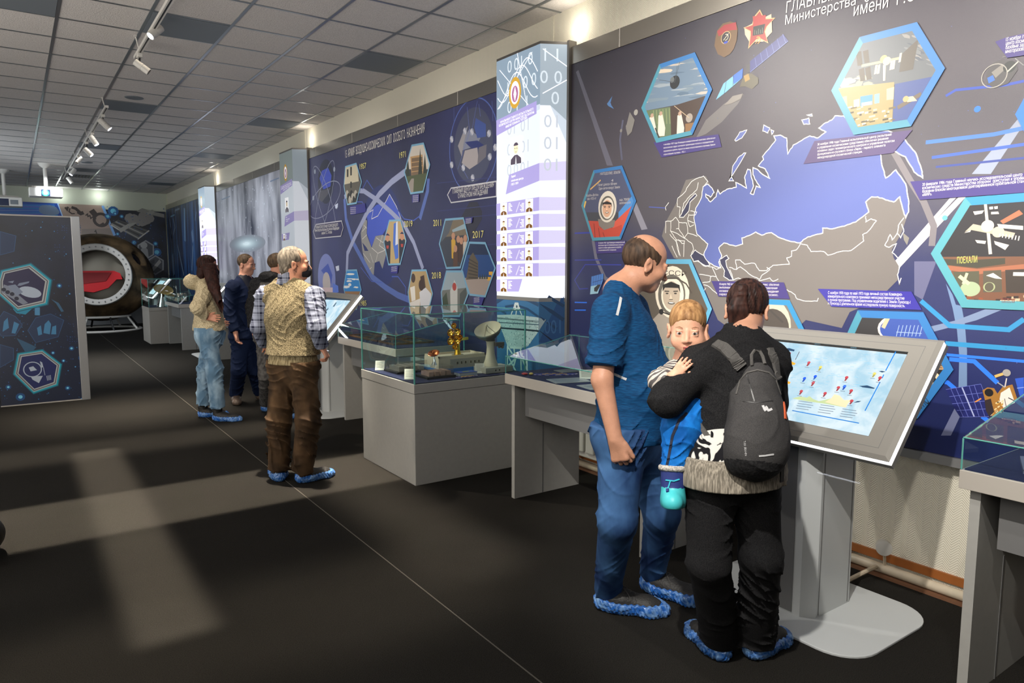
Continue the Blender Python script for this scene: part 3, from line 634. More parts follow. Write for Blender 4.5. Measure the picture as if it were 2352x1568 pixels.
bord = [Z3(p) for p in ([(820, 905), (780, 965), (735, 975), (735, 1025), (690, 1040), (715, 1100), (560, 1110), (500, 1160), (430, 1160), (400, 1110), (380, 1090), (290, 1100), (250, 1060), (205, 1060), (215, 1150)], [(820, 905), (885, 920), (920, 980), (1040, 980), (1080, 1015), (1200, 980), (1300, 970), (1420, 880), (1410, 820), (1460, 790), (1540, 690), (1490, 670), (1440, 700), (1440, 645)], [(145, 1130), (215, 1150), (250, 1125), (330, 1190), (430, 1245), (460, 1200), (530, 1150), (500, 1130)], [(150, 1150), (185, 1250), (230, 1230), (310, 1262)], [(390, 1260), (460, 1250), (530, 1230), (560, 1262), (610, 1240)], [(690, 1340), (770, 1390), (790, 1430), (870, 1450), (980, 1450), (990, 1420)], [(1800, 660), (1750, 730), (1740, 800), (1690, 870), (1670, 820), (1620, 920), (1660, 940), (1730, 905), (1690, 990), (1750, 1045), (1760, 1130), (1740, 1200), (1760, 1300), (1775, 1230)], [(1780, 720), (1800, 790), (1770, 850), (1740, 810)])]
bord += [Z4(p) for p in ([(355, 165), (400, 130), (480, 100), (520, 150), (500, 175), (475, 200)], [(430, 160), (415, 230), (340, 300), (290, 360), (275, 450), (250, 490)], [(230, 390), (235, 310), (290, 265), (355, 165)], [(230, 390), (258, 395), (250, 480)], [(125, 425), (120, 390), (150, 350)], [(120, 640), (120, 530), (175, 525), (215, 490), (245, 530), (245, 600), (300, 690)], [(170, 530), (165, 620), (240, 650), (300, 690), (330, 640), (320, 545), (245, 540)], [(170, 625), (215, 690), (260, 860)], [(215, 700), (300, 715), (290, 865)], [(300, 690), (370, 740), (385, 790), (355, 860)], [(330, 640), (420, 670)], [(330, 520), (350, 580), (390, 560)], [(340, 460), (330, 520), (390, 545)], [(355, 430), (415, 440), (400, 470), (345, 470)], [(220, 600), (245, 600)], [(160, 650), (220, 720), (250, 850)], [(240, 700), (275, 740), (300, 740)], [(180, 760), (230, 870)], [(385, 910), (430, 900), (480, 950), (560, 960), (600, 985), (640, 965)], [(560, 960), (600, 1050), (625, 1095)], [(440, 1030), (550, 1050), (600, 1050)], [(470, 1110), (540, 1100), (550, 1050)], [(480, 1130), (520, 1140), (610, 1215)], [(500, 1160), (480, 1200)])]
for k, p in enumerate(bord): A.line(rough(p, .9, 3, 20+k, False), .0042, WHT)
A.build('country_map', B1, 'blue map of the country with white borders')

# sweeping bands, circuit lines and specks
A = wall_art(.0004)
BAND = ink(128, 126, 140); BAND2 = ink(200, 192, 186); CY = ink(40, 128, 176); BL = ink(40, 110, 225); DB = ink(45, 55, 150); TEAL = ink(76, 146, 156)
A.poly(Z2([(50, 360), (62, 350), (235, 828), (205, 828)]), ink(96, 94, 108))
A.poly(Z2([(325, 1020), (350, 1010), (408, 1145), (378, 1150)]), ink(130, 128, 140))
A.line(Z2([(285, 600), (270, 700), (280, 800)]), .018, ink(84, 84, 104))
A.line(Z2([(135, 1200), (150, 1290), (195, 1390), (260, 1440)]), .03, ink(104, 102, 118))
A.poly(Z2([(650, 690), (700, 600), (790, 520), (850, 480), (890, 470), (860, 520), (780, 610), (700, 670)]), ink(104, 100, 100))
A.poly(Z2([(2265, 590), (2291, 620), (2125, 870), (2030, 870)]), ink(132, 140, 158))
A.poly(Z2([(1965, 985), (2000, 985), (1565, 1450), (1500, 1450)]), BAND2); A.poly(Z2([(1925, 985), (1955, 985), (1640, 1330), (1590, 1370)]), ink(176, 172, 176))
A.line(Z2([(1640, 760), (1720, 900), (1790, 1010), (1840, 1130), (1830, 1230)]), .03, ink(112, 106, 110))
A.poly(Z5([(0, 0), (200, 0), (75, 345), (0, 300)]), ink(90, 90, 120)); A.poly(Z3([(1790, 800), (1850, 850), (1830, 920), (1800, 870)]), ink(120, 116, 108))
A.poly(Z5([(285, 200), (345, 300), (375, 390), (425, 400), (455, 560), (475, 800), (475, 1130), (398, 1140), (405, 850), (385, 620), (345, 420)]), ink(100, 124, 158))
A.poly(Z5([(150, 585), (380, 530), (640, 430), (790, 435), (560, 530), (180, 632)]), ink(110, 126, 156))
A.poly(Z5([(365, 1320), (410, 1400), (330, 1568), (240, 1568)]), ink(116, 122, 158))
for p, w, m in ((Z5([(60, 355), (320, 580), (850, 615), (988, 520)]), .022, CY), (Z5([(280, 738), (988, 792)]), .022, CY), (Z5([(290, 840), (988, 900)]), .013, BL), (Z5([(315, 880), (540, 900), (750, 1095)]), .02, BL), (Z5([(275, 1085), (300, 1090), (370, 1150)]), .02, BL), (Z5([(610, 1395), (670, 1440)]), .02, BL), (Z2([(1800, 712), (2140, 672), (2291, 640)]), .018, ink(62, 108, 190)), (Z2([(1830, 788), (2291, 722)]), .014, ink(52, 84, 170)), (Z2([(1850, 835), (2291, 790)]), .01, ink(46, 62, 130)), (Z2([(1900, 480), (1950, 450), (2200, 425), (2291, 405)]), .012, ink(44, 70, 160)), (Z2([(415, 1035), (500, 1040)]), .006, ink(70, 84, 160)),
                 (Z8([(0, 688), (140, 683)]), .012, DB), (Z8([(0, 930), (240, 928)]), .008, DB), (Z8([(45, 1190), (0, 1110), (95, 970), (420, 972)]), .008, DB), (Z8([(40, 1190), (120, 1185)]), .008, DB), (Z8([(0, 1310), (110, 1312)]), .010, BL), (Z8([(0, 1380), (100, 1380)]), .010, BL), (Z2([(2140, 1300), (2291, 1330)]), .006, DB)):
    A.line(p, w, m)
A.ell((2245, 250.5), .014, ink(40, 110, 235), n=12); A.ell((2170, 500), .012, ink(90, 200, 240), n=12); A.ell((1401, 241), .012, ink(120, 150, 220), n=10)
A.poly(Z2([(205, 520), (232, 480), (222, 518), (240, 545), (212, 530)]), ink(80, 120, 170))
random.seed(11)
for k in range(46):
    u = random.uniform(1330, 2340); v = random.uniform(60, 980); q = onX(u, v, BX)
    if q[2] < .8 or q[2] > 3.05: continue
    A.ell((u, v), random.uniform(.0015, .0035), ink(70, 80, 140), n=6, ); A.k -= 1
A.build('sweeping_bands', B1, 'pale arcs and glowing blue circuit lines')

# satellites drawn between the photographs
A = wall_art(.0055)
A.poly(ZT([(140, 717), (195, 600), (335, 490), (330, 560), (215, 660)]), ink(110, 170, 200)); A.poly(ZT([(262, 545), (335, 490), (330, 560), (268, 606)]), ink(50, 100, 190))
for a, b in (((215, 585), (200, 672)), ((268, 543), (262, 615))): A.line(ZT([a, b]), .003, ink(30, 40, 60))
A.poly(ZT([(385, 440), (625, 245), (660, 295), (385, 520)]), ink(46, 50, 110)); A.line(ZT([(660, 295), (385, 520)]), .004, ink(110, 120, 170))
for k in range(6): A.line(ZT([(420+k*40, 415-k*34), (432+k*42, 480-k*34)]), .0025, ink(96, 106, 160))
A.poly(ZT([(335, 560), (360, 525), (400, 530), (445, 560), (445, 600), (400, 640), (350, 620), (310, 625)]), ink(84, 78, 60)); A.poly(ZT([(340, 545), (375, 530), (385, 570), (350, 590)]), ink(150, 120, 60)); A.poly(ZT([(355, 465), (385, 460), (385, 520), (360, 525)]), ink(60, 58, 60))
A.poly(ZT([(200, 755), (260, 690), (335, 672), (320, 710), (250, 745)]), ink(128, 122, 116))
for c, r in (((1395+66, 258), .02),): A.ell(c, r, ink(150, 146, 140), n=16)
A.ell((1441, 290), .013, ink(150, 146, 140), n=14); A.poly(Z2([(300, 640), (320, 560), (345, 600), (330, 660), (310, 680)]), ink(120, 116, 112)); A.ell((1427, 300), .012, ink(130, 126, 122), n=12)
# drum-shaped module at the top right
A.poly(ZT([(2085, 520), (2130, 450), (2200, 430), (2290, 440), (2310, 500), (2240, 600), (2140, 635), (2085, 600)]), ink(70, 68, 70)); A.poly(ZT([(2090, 560), (2130, 540), (2145, 575), (2100, 600)]), ink(50, 100, 190)); A.poly(ZT([(2120, 520), (2200, 460), (2215, 500), (2150, 560)]), ink(120, 116, 110)); A.ell(ZT([(2250, 480)])[0], .025, ink(40, 44, 44), n=16)
A.line(ZT([(2230, 520), (2315, 440)]), .006, ink(170, 166, 158)); A.line(ZT([(2290, 420), (2352, 470)]), .004, ink(120, 120, 120)); A.line(ZT([(2200, 410), (2350, 380)]), .003, ink(110, 110, 110)); A.ell(ZT([(2140, 545)])[0], .05, ink(150, 146, 138), w=.004, n=24)
# navigation satellite at the lower right
A.poly(Z6([(120, 230), (540, 165), (580, 330), (640, 555), (290, 562), (225, 460)]), ink(24, 30, 92))
for a, b in (((160, 316), (560, 270)), ((195, 402), (600, 368)), ((250, 482), (630, 462)), ((290, 562), (640, 556)), ((120, 230), (540, 165)), ((540, 165), (570, 240)), ((180, 222), (330, 560)), ((240, 212), (390, 560)), ((400, 188), (520, 556)), ((460, 178), (590, 556))): A.line(Z6([a, b]), .0022, ink(92, 100, 170))
A.line(Z6([(315, 205), (460, 555)]), .006, ink(150, 156, 196))
A.poly(Z6([(560, 240), (620, 205), (700, 215), (740, 280), (800, 200), (920, 170), (980, 350), (800, 490), (680, 560), (600, 400)]), ink(150, 104, 44)); A.ell(Z6([(638, 268)])[0], .018, ink(24, 20, 22), n=16)
A.poly(Z6([(780, 270), (885, 205), (950, 390), (810, 450), (765, 350)]), ink(214, 202, 192)); A.line(Z6([(870, 330), (950, 370)]), .004, ink(40, 36, 50)); A.line(Z6([(825, 340), (845, 440)]), .003, ink(90, 80, 80))
random.seed(5)
for k in range(22):
    x = random.uniform(590, 790); y = random.uniform(370, 540); A.poly(Z6([(x, y), (x+28, y-18), (x+34, y-4), (x+8, y+14)]), ink(*random.choice([(220, 190, 140), (196, 150, 70), (240, 220, 180)])), bump=False)
A.k += 1; A.poly(Z6([(585, 360), (660, 340), (700, 500), (640, 560), (600, 480)]), ink(44, 34, 36)); A.k -= 2
A.poly(Z6([(700, 60), (870, 5), (880, 35), (715, 90)]), ink(196, 160, 92)); A.ell(Z6([(850, 30)])[0], .016, ink(150, 144, 138), n=16); A.line(Z6([(850, 95), (830, 200)]), .005, ink(190, 180, 176)); A.line(Z6([(740, 145), (830, 205)]), .005, ink(150, 150, 150)); A.poly(Z6([(460, 380), (540, 330), (550, 345), (480, 384)]), ink(206, 130, 60))
A.poly(Z6([(950, 100), (1056, 85), (1056, 330), (1010, 320)]), ink(40, 80, 180)); A.line(Z6([(975, 215), (1056, 205)]), .003, ink(130, 150, 210))
A.build('satellite_pictures', B1, 'satellites printed between the photographs')

# emblems
A = wall_art(.0078)
zt = lambda *p: ZT(p)
A.poly(ZT([(150, 220), (190, 170), (240, 155), (285, 165), (298, 210), (290, 290), (270, 350), (240, 390), (200, 412), (155, 390), (130, 330), (138, 270)]), ink(104, 78, 50)); A.poly(ZT([(150, 225), (200, 180), (285, 160), (290, 215), (230, 220), (160, 262)]), ink(150, 44, 50)); A.ell(ZT([(212, 270)])[0], .034, ink(40, 36, 46), n=20); A.ell(ZT([(212, 270)])[0], .034, ink(190, 160, 110), w=.004, n=24)
A.ell(ZT([(212, 268)])[0], .017, ink(210, 196, 170), w=.004, n=16, a0=-1.8, a1=1.8); A.line(ZT([(195, 290), (232, 240)]), .004, ink(210, 196, 170)); A.ell(ZT([(212, 305)])[0], .016, ink(50, 70, 170), n=12, ry=.007)
A.poly(ZT([(345, 200), (440, 150), (540, 100), (545, 230), (480, 300), (380, 300), (350, 250)]), ink(186, 172, 150))
st = [(457, 68), (480, 115), (500, 132), (568, 128), (510, 190), (495, 230), (518, 312), (455, 280), (430, 290), (372, 352), (385, 260), (385, 225), (338, 200), (400, 178), (415, 120)]
A.poly(ZT(st), ink(200, 160, 110)); A.poly(inset(ZT(st), .9), ink(150, 50, 44)); A.poly(ZT([(405, 118), (500, 108), (495, 170), (410, 192)]), ink(158, 46, 44)); A.poly(ZT([(410, 192), (495, 172), (480, 245), (405, 258)]), ink(24, 26, 26))
for k in range(5): A.line(ZT([(420+k*14, 250-k*3), (420+k*14, 215-k*4+(k % 2)*10)]), .003, ink(110, 116, 100))
A.ell(ZT([(440, 290)])[0], .018, ink(190, 140, 70), w=.006, n=16, a0=-1.5, a1=2.0); A.line(ZT([(425, 315), (455, 265)]), .005, ink(190, 140, 70))
A.build('printed_emblem', B1, 'two red and gold order emblems')
A = wall_art(.009)
for s_, a_, b_, h_ in (('ГЛАВНЫЙ', (1806, 30), (1925, -3), .058), ('ИСПЫТАТЕЛЬНЫЙ', (1945, -9), (2190, -80), .058), ('Министерства', (1804, 57.5), (1966, 11), .050), ('обороны', (1986, 6), (2095, -27), .050), ('имени', (1961, 37.5), (2040, 17), .060), ('Г.С. Титова', (2060, 12), (2230, -33), .060)): A.text(s_, a_, b_, h_, WHT)
A.build('title_lettering', B1, 'white title lettering')

# caption plates
PUR = ink(58, 46, 112); PURB = ink(48, 40, 140)
def caption(parent, art, plate, m, lines, h, wm=None):
    art.poly(plate, m)
    for s, a, b in lines: art.text(s, a, b, h, wm or WHT)
A = wall_art(.0105)
caption(B1, A, Z2([(440, 712), (765, 672), (780, 735), (480, 788)]), PUR, [(s, Z2([(490, 727+k*16.5)])[0], Z2([(490+w, 727+k*16.5-w*.13)])[0]) for k, (s, w) in enumerate((('4 октября 1957 года Командно-измерительный комплекс обеспечил', 258), ('выполнение задач контроля траектории полета и определения', 250), ('параметров орбиты первого в мире искусственного спутника Земли', 258), ('«простейший спутник» - ПС-1', 108)))], 0.0099)
caption(B1, A, Z2([(1245, 705), (1735, 650), (1640, 765), (1190, 820)]), ink(76, 60, 104), [(s, Z2([(1260, 728+k*16.5)])[0], Z2([(1260+w, 728+k*16.5-w*.135)])[0]) for k, (s, w) in enumerate((('30 ноября 1998 года Главный испытательный центр (испытаний', 370), ('и управления космическими средствами) обеспечил решение', 355), ('основных задач телеметрического контроля и управления полетом', 385), ('функционально-грузового блока «Заря» - первого элемента', 340), ('международной космической станции.', 225)))], 0.0118)
caption(B1, A, Z2([(1724, 908), (2300, 865), (2400, 955), (1772, 1000)]), PUR, [(s, Z2([(1785, 930+k*17)])[0], Z2([(1785+w, 930+k*17-w*.1)])[0]) for k, (s, w) in enumerate((('20 февраля 1986 года Главный научно- исследовательский центр', 500), ('космических средств Министерства обороны  приступил к управлению', 560), ('базовым блоком многоцелевой долговременной орбитальной станции', 540), ('«МИР».', 48)))], 0.0136)
caption(B1, A, Z2([(1262, 1444), (1730, 1458), (1782, 1550), (1330, 1533)]), PURB, [(s, Z2([(1313, 1470+k*17.5)])[0], Z2([(1313+w, 1470+k*17.5+w*(.025+.004*k))])[0]) for k, (s, w) in enumerate((('С ноября 1970 года по май 1973 года личный состав Командно-', 372), ('измерительного комплекса принимал непосредственное участие', 382), ('в лунной программе. Под управлением водителей с Земли Луноход-1', 412), ('и Луноход-2 длительное время исследовали лунную поверхность.', 386)))], 0.0149)
caption(B1, A, Z2([(730, 1405), (1092, 1412), (1122, 1495), (765, 1482)]), PUR, [(s, Z2([(770, 1425+k*17)])[0], Z2([(770+w, 1425+k*17+w*.013)])[0]) for k, (s, w) in enumerate((('18 марта 1965 года Командно-измерительный комплекс  обеспечил', 298), ('выполнение задач контроля полета и управления', 290), ('космическим кораблем «Восход-2» и проведения', 296), ('первого в мире выхода в открытый космос.', 294)))], 0.0130)
caption(B1, A, Z8([(190, 765), (460, 755), (470, 860), (200, 872)]), PUR, [(s, Z8([(218, 782+k*22)])[0], Z8([(218+w, 782+k*22-w*.03)])[0]) for k, (s, w) in enumerate((('12 апреля 1961 года Командно-измерительный', 238), ('выполнение задач по телеметрическому контролю', 225), ('первого в мире орбитального корабля', 205), ('с космонавтом Ю.А. Гагариным', 160)))], 0.0112)
caption(B1, A, Z2([(2150, 210), (2200, 190), (2420, 140), (2420, 260), (2210, 290)]), PUR, [(s, Z2([(2203-k*1, 208+k*20)])[0], Z2([(2203+w, 208+k*20-w*.17)])[0]) for k, (s, w) in enumerate((('15 ноября 1988 года Главный', 230), ('центр космических средств', 225), ('базовые задачи управления', 225), ('многоразового корабля «Буран»', 250)))], 0.0161)
A.build('caption_plates', B1, 'purple caption plates with small white lettering')

# hexagon photographs ---------------------------------------------------------
def hexphoto(parent, pts, frame, paint, label, w=.05, back=(60, 60, 66), lift=.018, mk=wall_art):
    lift = lift-.004 if parent == B2 else lift; lift += .0012*(len(parent.children) % 2)
    A = mk(lift); P = A.P(pts); A.poly(pts, frame[0]); c = np.mean(P, 0)
    n = len(pts); w = w*.68
    if len(frame) > 1: A.poly([pts[i] for i in range(n//2, n)]+[pts[0]], frame[1], bump=True)
    inn = []
    for i in range(n):
        a, b, d = P[i-1], P[i], P[(i+1) % n]; u = (a-b)/np.linalg.norm(a-b); v = (d-b)/np.linalg.norm(d-b); s_ = u+v; s_ /= max(np.linalg.norm(s_), 1e-6)
        sn = math.sqrt(max(1e-3, (1-u @ v)/2)); inn.append(b+s_*w/max(sn, .3))
    A.poly(inn, ink(*back), raw=True)
    class Clip:      # convex clip of every painted shape against the picture's opening
        pass
    def clip(poly):
        out = [np.array(p) for p in poly]
        for i in range(n):
            a, b = inn[i], inn[(i+1) % n]; e = b-a; nn = np.array([-e[1], e[0]]); sgn = 1 if nn @ (c-a) > 0 else -1; new = []
            for j in range(len(out)):
                p, q = out[j-1], out[j]; dp = sgn*(nn @ (p-a)); dq = sgn*(nn @ (q-a))
                if (dp >= 0) != (dq >= 0): new.append(p+(q-p)*(dp/(dp-dq)))
                if dq >= 0: new.append(q)
            out = new
            if len(out) < 3: return None
        return out
    def R(pts, col):
        q = clip(A.P(pts)); 
        if q is not None: A.poly(q, ink(*col), raw=True)
    def Ln(pts, w_, col): 
        P_ = A.P(pts)
        for i in range(len(P_)-1):
            a, b = P_[i], P_[i+1]; d = b-a; l = np.linalg.norm(d)
            if l < 1e-6: continue
            nn = np.array([-d[1], d[0]])/l*w_/2; q = clip([a+nn, a-nn, b-nn, b+nn])
            if q is not None: A.poly(q, ink(*col), raw=True, bump=(i == 0))
    def E(c_, r, col, ry=None, n_=24, rot=0.0):
        c2 = A.P([c_])[0]; ry = ry or r; q = [c2+np.array([r*math.cos(t)*math.cos(rot)-ry*math.sin(t)*math.sin(rot), r*math.cos(t)*math.sin(rot)+ry*math.sin(t)*math.cos(rot)]) for t in np.linspace(0, 2*math.pi, n_, endpoint=False)]; q = clip(q)
        if q is not None: A.poly(q, ink(*col), raw=True)
    if paint: paint(R, Ln, E, A)
    return A.build('hexagon_photo', parent, label=label)
HB = (ink(44, 110, 170), ink(68, 136, 156))
def clouds(R, box, cols, seed, n=26, hl=(40, 9)):
    rnd = random.Random(seed); x0, y0, x1, y1, sl = box
    for k in range(n):
        x = rnd.uniform(x0, x1); y = rnd.uniform(y0, y1)+(x-x0)*sl; a = rnd.uniform(.5, 1.3)*hl[0]; b = rnd.uniform(.4, 1.2)*hl[1]; ps = []
        for t in range(9): an = t*2*math.pi/9; ps.append((x+math.cos(an)*a*rnd.uniform(.7, 1.2), y+math.sin(an)*b*rnd.uniform(.6, 1.2)+math.cos(an)*a*sl))
        R(ps, rnd.choice(cols))
def pt_sputnik(R, Ln, E, A):
    R(Z2([(370, 250), (740, 250), (740, 490), (370, 560)]), (100, 120, 140)); clouds(R, (1470, 150, 1640, 240, -.12), [(140, 150, 158), (176, 168, 158), (84, 104, 124), (196, 180, 160), (112, 128, 140)], 3, 34, (26, 4))
    R(Z2([(380, 558), (525, 535), (535, 700), (450, 730)]), (92, 108, 78)); R(Z2([(525, 535), (700, 480), (690, 700), (530, 710)]), (62, 46, 38))
    for k in range(6): Ln(Z2([(440+k*16, 552-k*2), (444+k*16, 620)]), .006, (130, 140, 96))
    for x, y in ((436, 600), (480, 590), (575, 590)): R(Z2([(x-14, y-12), (x+6, y-18), (x+20, y+50), (x+16, y+90), (x-18, y+92)]), (206, 198, 184)); E(Z2([(x-2, y-22)])[0], .014, (170, 140, 120))
    E(Z2([(620, 590)])[0], .028, (150, 140, 130)); Ln(Z2([(620, 590), (545, 530)]), .004, (180, 160, 130)); R(Z2([(600, 620), (660, 610), (650, 670), (600, 675)]), (130, 96, 60)); Ln(Z2([(450, 640), (470, 690)]), .01, (40, 40, 44))
    E(Z2([(548, 412)])[0], .042, (26, 30, 34)); E(Z2([(535, 400)])[0], .018, (96, 100, 100)); 
    for q in ((575, 300), (470, 400), (560, 330)): Ln(Z2([(548, 412), q]), .003, (60, 70, 76))
hexphoto(B1, Z2([(470, 322), (648, 262), (735, 448), (635, 675), (455, 715), (380, 540)]), HB, pt_sputnik, 'sputnik above clouds and workers in white coats', .042)
def pt_iss(R, Ln, E, A):
    R(ZT([(1000, 640), (1180, 270), (1600, 180), (1760, 490), (1700, 560), (1420, 610), (1100, 660)]), (92, 96, 100)); clouds(R, (1925, 180, 2010, 215, -.1), [(190, 178, 146), (214, 200, 170), (150, 144, 126)], 8, 30, (14, 6)); clouds(R, (2080, 70, 2160, 140, .3), [(110, 112, 114), (130, 128, 124), (78, 84, 92)], 9, 20, (12, 5))
    R(ZT([(1430, 605), (1710, 550), (1540, 900), (1410, 905)]), (58, 74, 128)); R(ZT([(1000, 640), (1425, 590), (1410, 905), (1130, 960)]), (150, 134, 88))
    for a, b, c in ((1150, 380, 70), (1200, 370, 60), (1170, 500, 60), (1215, 490, 60)): R(ZT([(a, b), (a+38, b-12), (a+48, b+c+20), (a+12, b+c+26)]), (74, 66, 52))
    Ln(ZT([(1190, 475), (1560, 400)]), .012, (190, 176, 130)); 
    for x, y in ((1290, 470), (1310, 468), (1400, 440), (1418, 436), (1465, 385), (1525, 372)): R(ZT([(x, y), (x+16, y-5), (x+8, y+60), (x-10, y+66)]), (214, 204, 168))
    E(ZT([(1350, 425)])[0], .018, (210, 180, 110)); E(ZT([(1372, 440)])[0], .02, (220, 200, 150)); R(ZT([(1345, 470), (1365, 465), (1360, 580), (1345, 582)]), (230, 214, 170)); R(ZT([(1480, 390), (1600, 280), (1560, 500), (1460, 520)]), (84, 78, 70))
    R(ZT([(1030, 700), (1085, 690), (1090, 780), (1045, 790)]), (176, 166, 130)); R(ZT([(1135, 720), (1175, 712), (1175, 765), (1135, 772)]), (216, 226, 220)); R(ZT([(1182, 695), (1270, 680), (1268, 752), (1182, 765)]), (70, 130, 200)); R(ZT([(1284, 680), (1320, 672), (1318, 740), (1284, 746)]), (120, 170, 210)); R(ZT([(1370, 640), (1425, 625), (1420, 715), (1370, 720)]), (190, 180, 140)); R(ZT([(1190, 740), (1265, 728), (1265, 750), (1190, 763)]), (200, 210, 160))
    rnd = random.Random(4)
    for k in range(46):
        x = rnd.uniform(1080, 1400); y = rnd.uniform(770, 935); l = rnd.uniform(14, 50); Ln(ZT([(x, y), (x+l, y-l*.22)]), rnd.uniform(.004, .01), rnd.choice([(220, 204, 150), (96, 84, 52), (236, 226, 190), (70, 62, 40)]))
    Ln(ZT([(1450, 775), (1620, 675)]), .02, (96, 84, 70)); R(ZT([(1500, 700), (1560, 692), (1590, 725), (1520, 735)]), (206, 186, 146)); E(ZT([(1508, 712)])[0], .014, (180, 150, 100))
hexphoto(B1, ZT([(1175, 268), (1588, 160), (1790, 492), (1545, 908), (1133, 970), (972, 652)]), HB, pt_iss, 'space station over Earth above a mission control hall', .052)
def cosmonaut(R, Ln, E, A, c, r, suit, hel, face, z):
    E(c, r*1.25, suit, r*.9) if False else None
    E(c, r, hel, r*1.16); E((c[0]-r*z*.02, c[1]+r*z*.12), r*.80, tuple(int(k*.45) for k in hel), r*.9); E((c[0]+r*z*.02, c[1]+r*z*.14), r*.66, tuple(min(255, int(k*1.05)) for k in hel), r*.78); E((c[0]-r*z*.03, c[1]+r*z*.16), r*.5, face, r*.64)
    dk = tuple(int(k*.35) for k in face); lt = tuple(min(255, int(k*1.18)) for k in face); x, y = c[0]-r*z*.03, c[1]+r*z*.16; q = r*z
    R([(x-q*.42, y-q*.18), (x-q*.4, y-q*.52), (x, y-q*.66), (x+q*.4, y-q*.5), (x+q*.44, y-q*.1), (x+q*.34, y-q*.36), (x-q*.3, y-q*.38)], tuple(int(k*.45) for k in dk))
    for s in (-1, 1): E((x+s*q*.2, y-q*.1), r*.085, dk, r*.035); Ln([(x+s*q*.1, y-q*.2), (x+s*q*.32, y-q*.21)], r*.05, dk)
    R([(x-q*.02, y-q*.1), (x+q*.05, y+q*.16), (x-q*.09, y+q*.17)], lt); Ln([(x-q*.1, y+q*.19), (x+q*.07, y+q*.19)], r*.03, dk)
    E((x, y+q*.36), r*.2, dk, r*.06); E((x, y+q*.345), r*.15, (235, 230, 220), r*.028)
def pt_red(R, Ln, E, A):
    R(Z8([(60, 60), (600, 60), (600, 500), (60, 500)]), (70, 74, 100)); R(Z8([(60, 520), (120, 545), (170, 760), (80, 760)]), (190, 178, 166)); R(Z8([(400, 500), (540, 330), (600, 330), (560, 470), (400, 560)]), (70, 130, 190)); R(Z8([(350, 600), (520, 440), (560, 500), (420, 760), (330, 760)]), (196, 78, 58))
    R(Z8([(100, 575), (220, 580), (240, 640), (360, 640), (430, 610), (440, 740), (140, 740)]), (178, 62, 42)); Ln(Z8([(145, 295), (240, 210)]), .01, (200, 160, 90)); Ln(Z8([(85, 480), (105, 400)]), .016, (220, 180, 80))
    R(Z8([(215, 560), (370, 570), (360, 630), (270, 660), (225, 620)]), (120, 112, 104)); cosmonaut(R, Ln, E, A, Z8([(300, 450)])[0], .098, (178, 62, 42), (206, 198, 184), (206, 160, 130), 262)
    for k, s in enumerate((600, 640, 680)): Ln(Z8([(180+k*40, s), (190+k*44, 735)]), .006, (110, 34, 26))
    for k, (s, x, y, w) in enumerate((('НАПОДОЛИЕ: ЗЕМЛЯ', 235, 165, 180), ('4', 335, 225, 18), ('Полет длился 108 мин', 215, 265, 170), ('Один виток вокруг Земли', 222, 298, 190), ('Корабль «Восток»', 110, 360, 110), ('вес 4725 кг', 120, 390, 80), ('на 7000', 410, 400, 90), ('километров', 410, 428, 100))): A.text(s, Z8([(x, y)])[0], Z8([(x+w, y-w*.08)])[0], .018, ink(190, 184, 180))
hexphoto(B1, Z8([(175, 122), (432, 78), (560, 397), (420, 745), (165, 757), (65, 440)]), HB, pt_red, 'smiling person in a white helmet and orange suit', .035)
def pt_bw(R, Ln, E, A):
    R(Z4([(-200, 880), (400, 880), (600, 1400), (300, 1800), (-200, 1800)]), (84, 76, 66)); R(Z4([(-100, 1568), (60, 1400), (380, 1420), (640, 1568), (500, 1900), (-100, 1900)]), (150, 140, 128))
    cosmonaut(R, Ln, E, A, Z4([(185, 1200)])[0], .150, (120, 116, 110), (216, 206, 186), (180, 164, 144), 320)
    Ln(Z4([(30, 1110), (100, 1070), (230, 1068), (320, 1120), (375, 1210)]), .010, (70, 62, 54))
    A.text('СССР', Z4([(95, 1035)])[0], Z4([(320, 1050)])[0], .032, ink(60, 52, 46)); E(Z4([(85, 1385)])[0], .02, (24, 22, 22)); Ln(Z4([(85, 1385), (195, 1425)]), .008, (30, 28, 26)); E(Z4([(190, 1428)])[0], .011, (40, 36, 34))
hexphoto(B1, Z4([(-20, 888), (365, 888), (565, 1358), (360, 1900), (-60, 1900), (-230, 1380)]), (ink(86, 158, 190), ink(110, 190, 210)), pt_bw, 'black and white portrait of a person in a lettered helmet', .045)
def pt_walk(R, Ln, E, A):
    R([(1600, 690), (1900, 690), (1900, 900), (1600, 900)], (112, 104, 96)); E((1762, 745), .16, (190, 180, 160)); E((1775, 752), .11, (70, 62, 56)); Ln([(1770, 712), (1800, 740)], .012, (60, 54, 50))
hexphoto(B1, [(1700, 684), (1815, 689), (1866, 790), (1815, 900), (1700, 900), (1650, 790)], (CY, CY), pt_walk, 'grey photograph of a helmet', .045)
Z7 = Zm(1750, 700, 1.805)
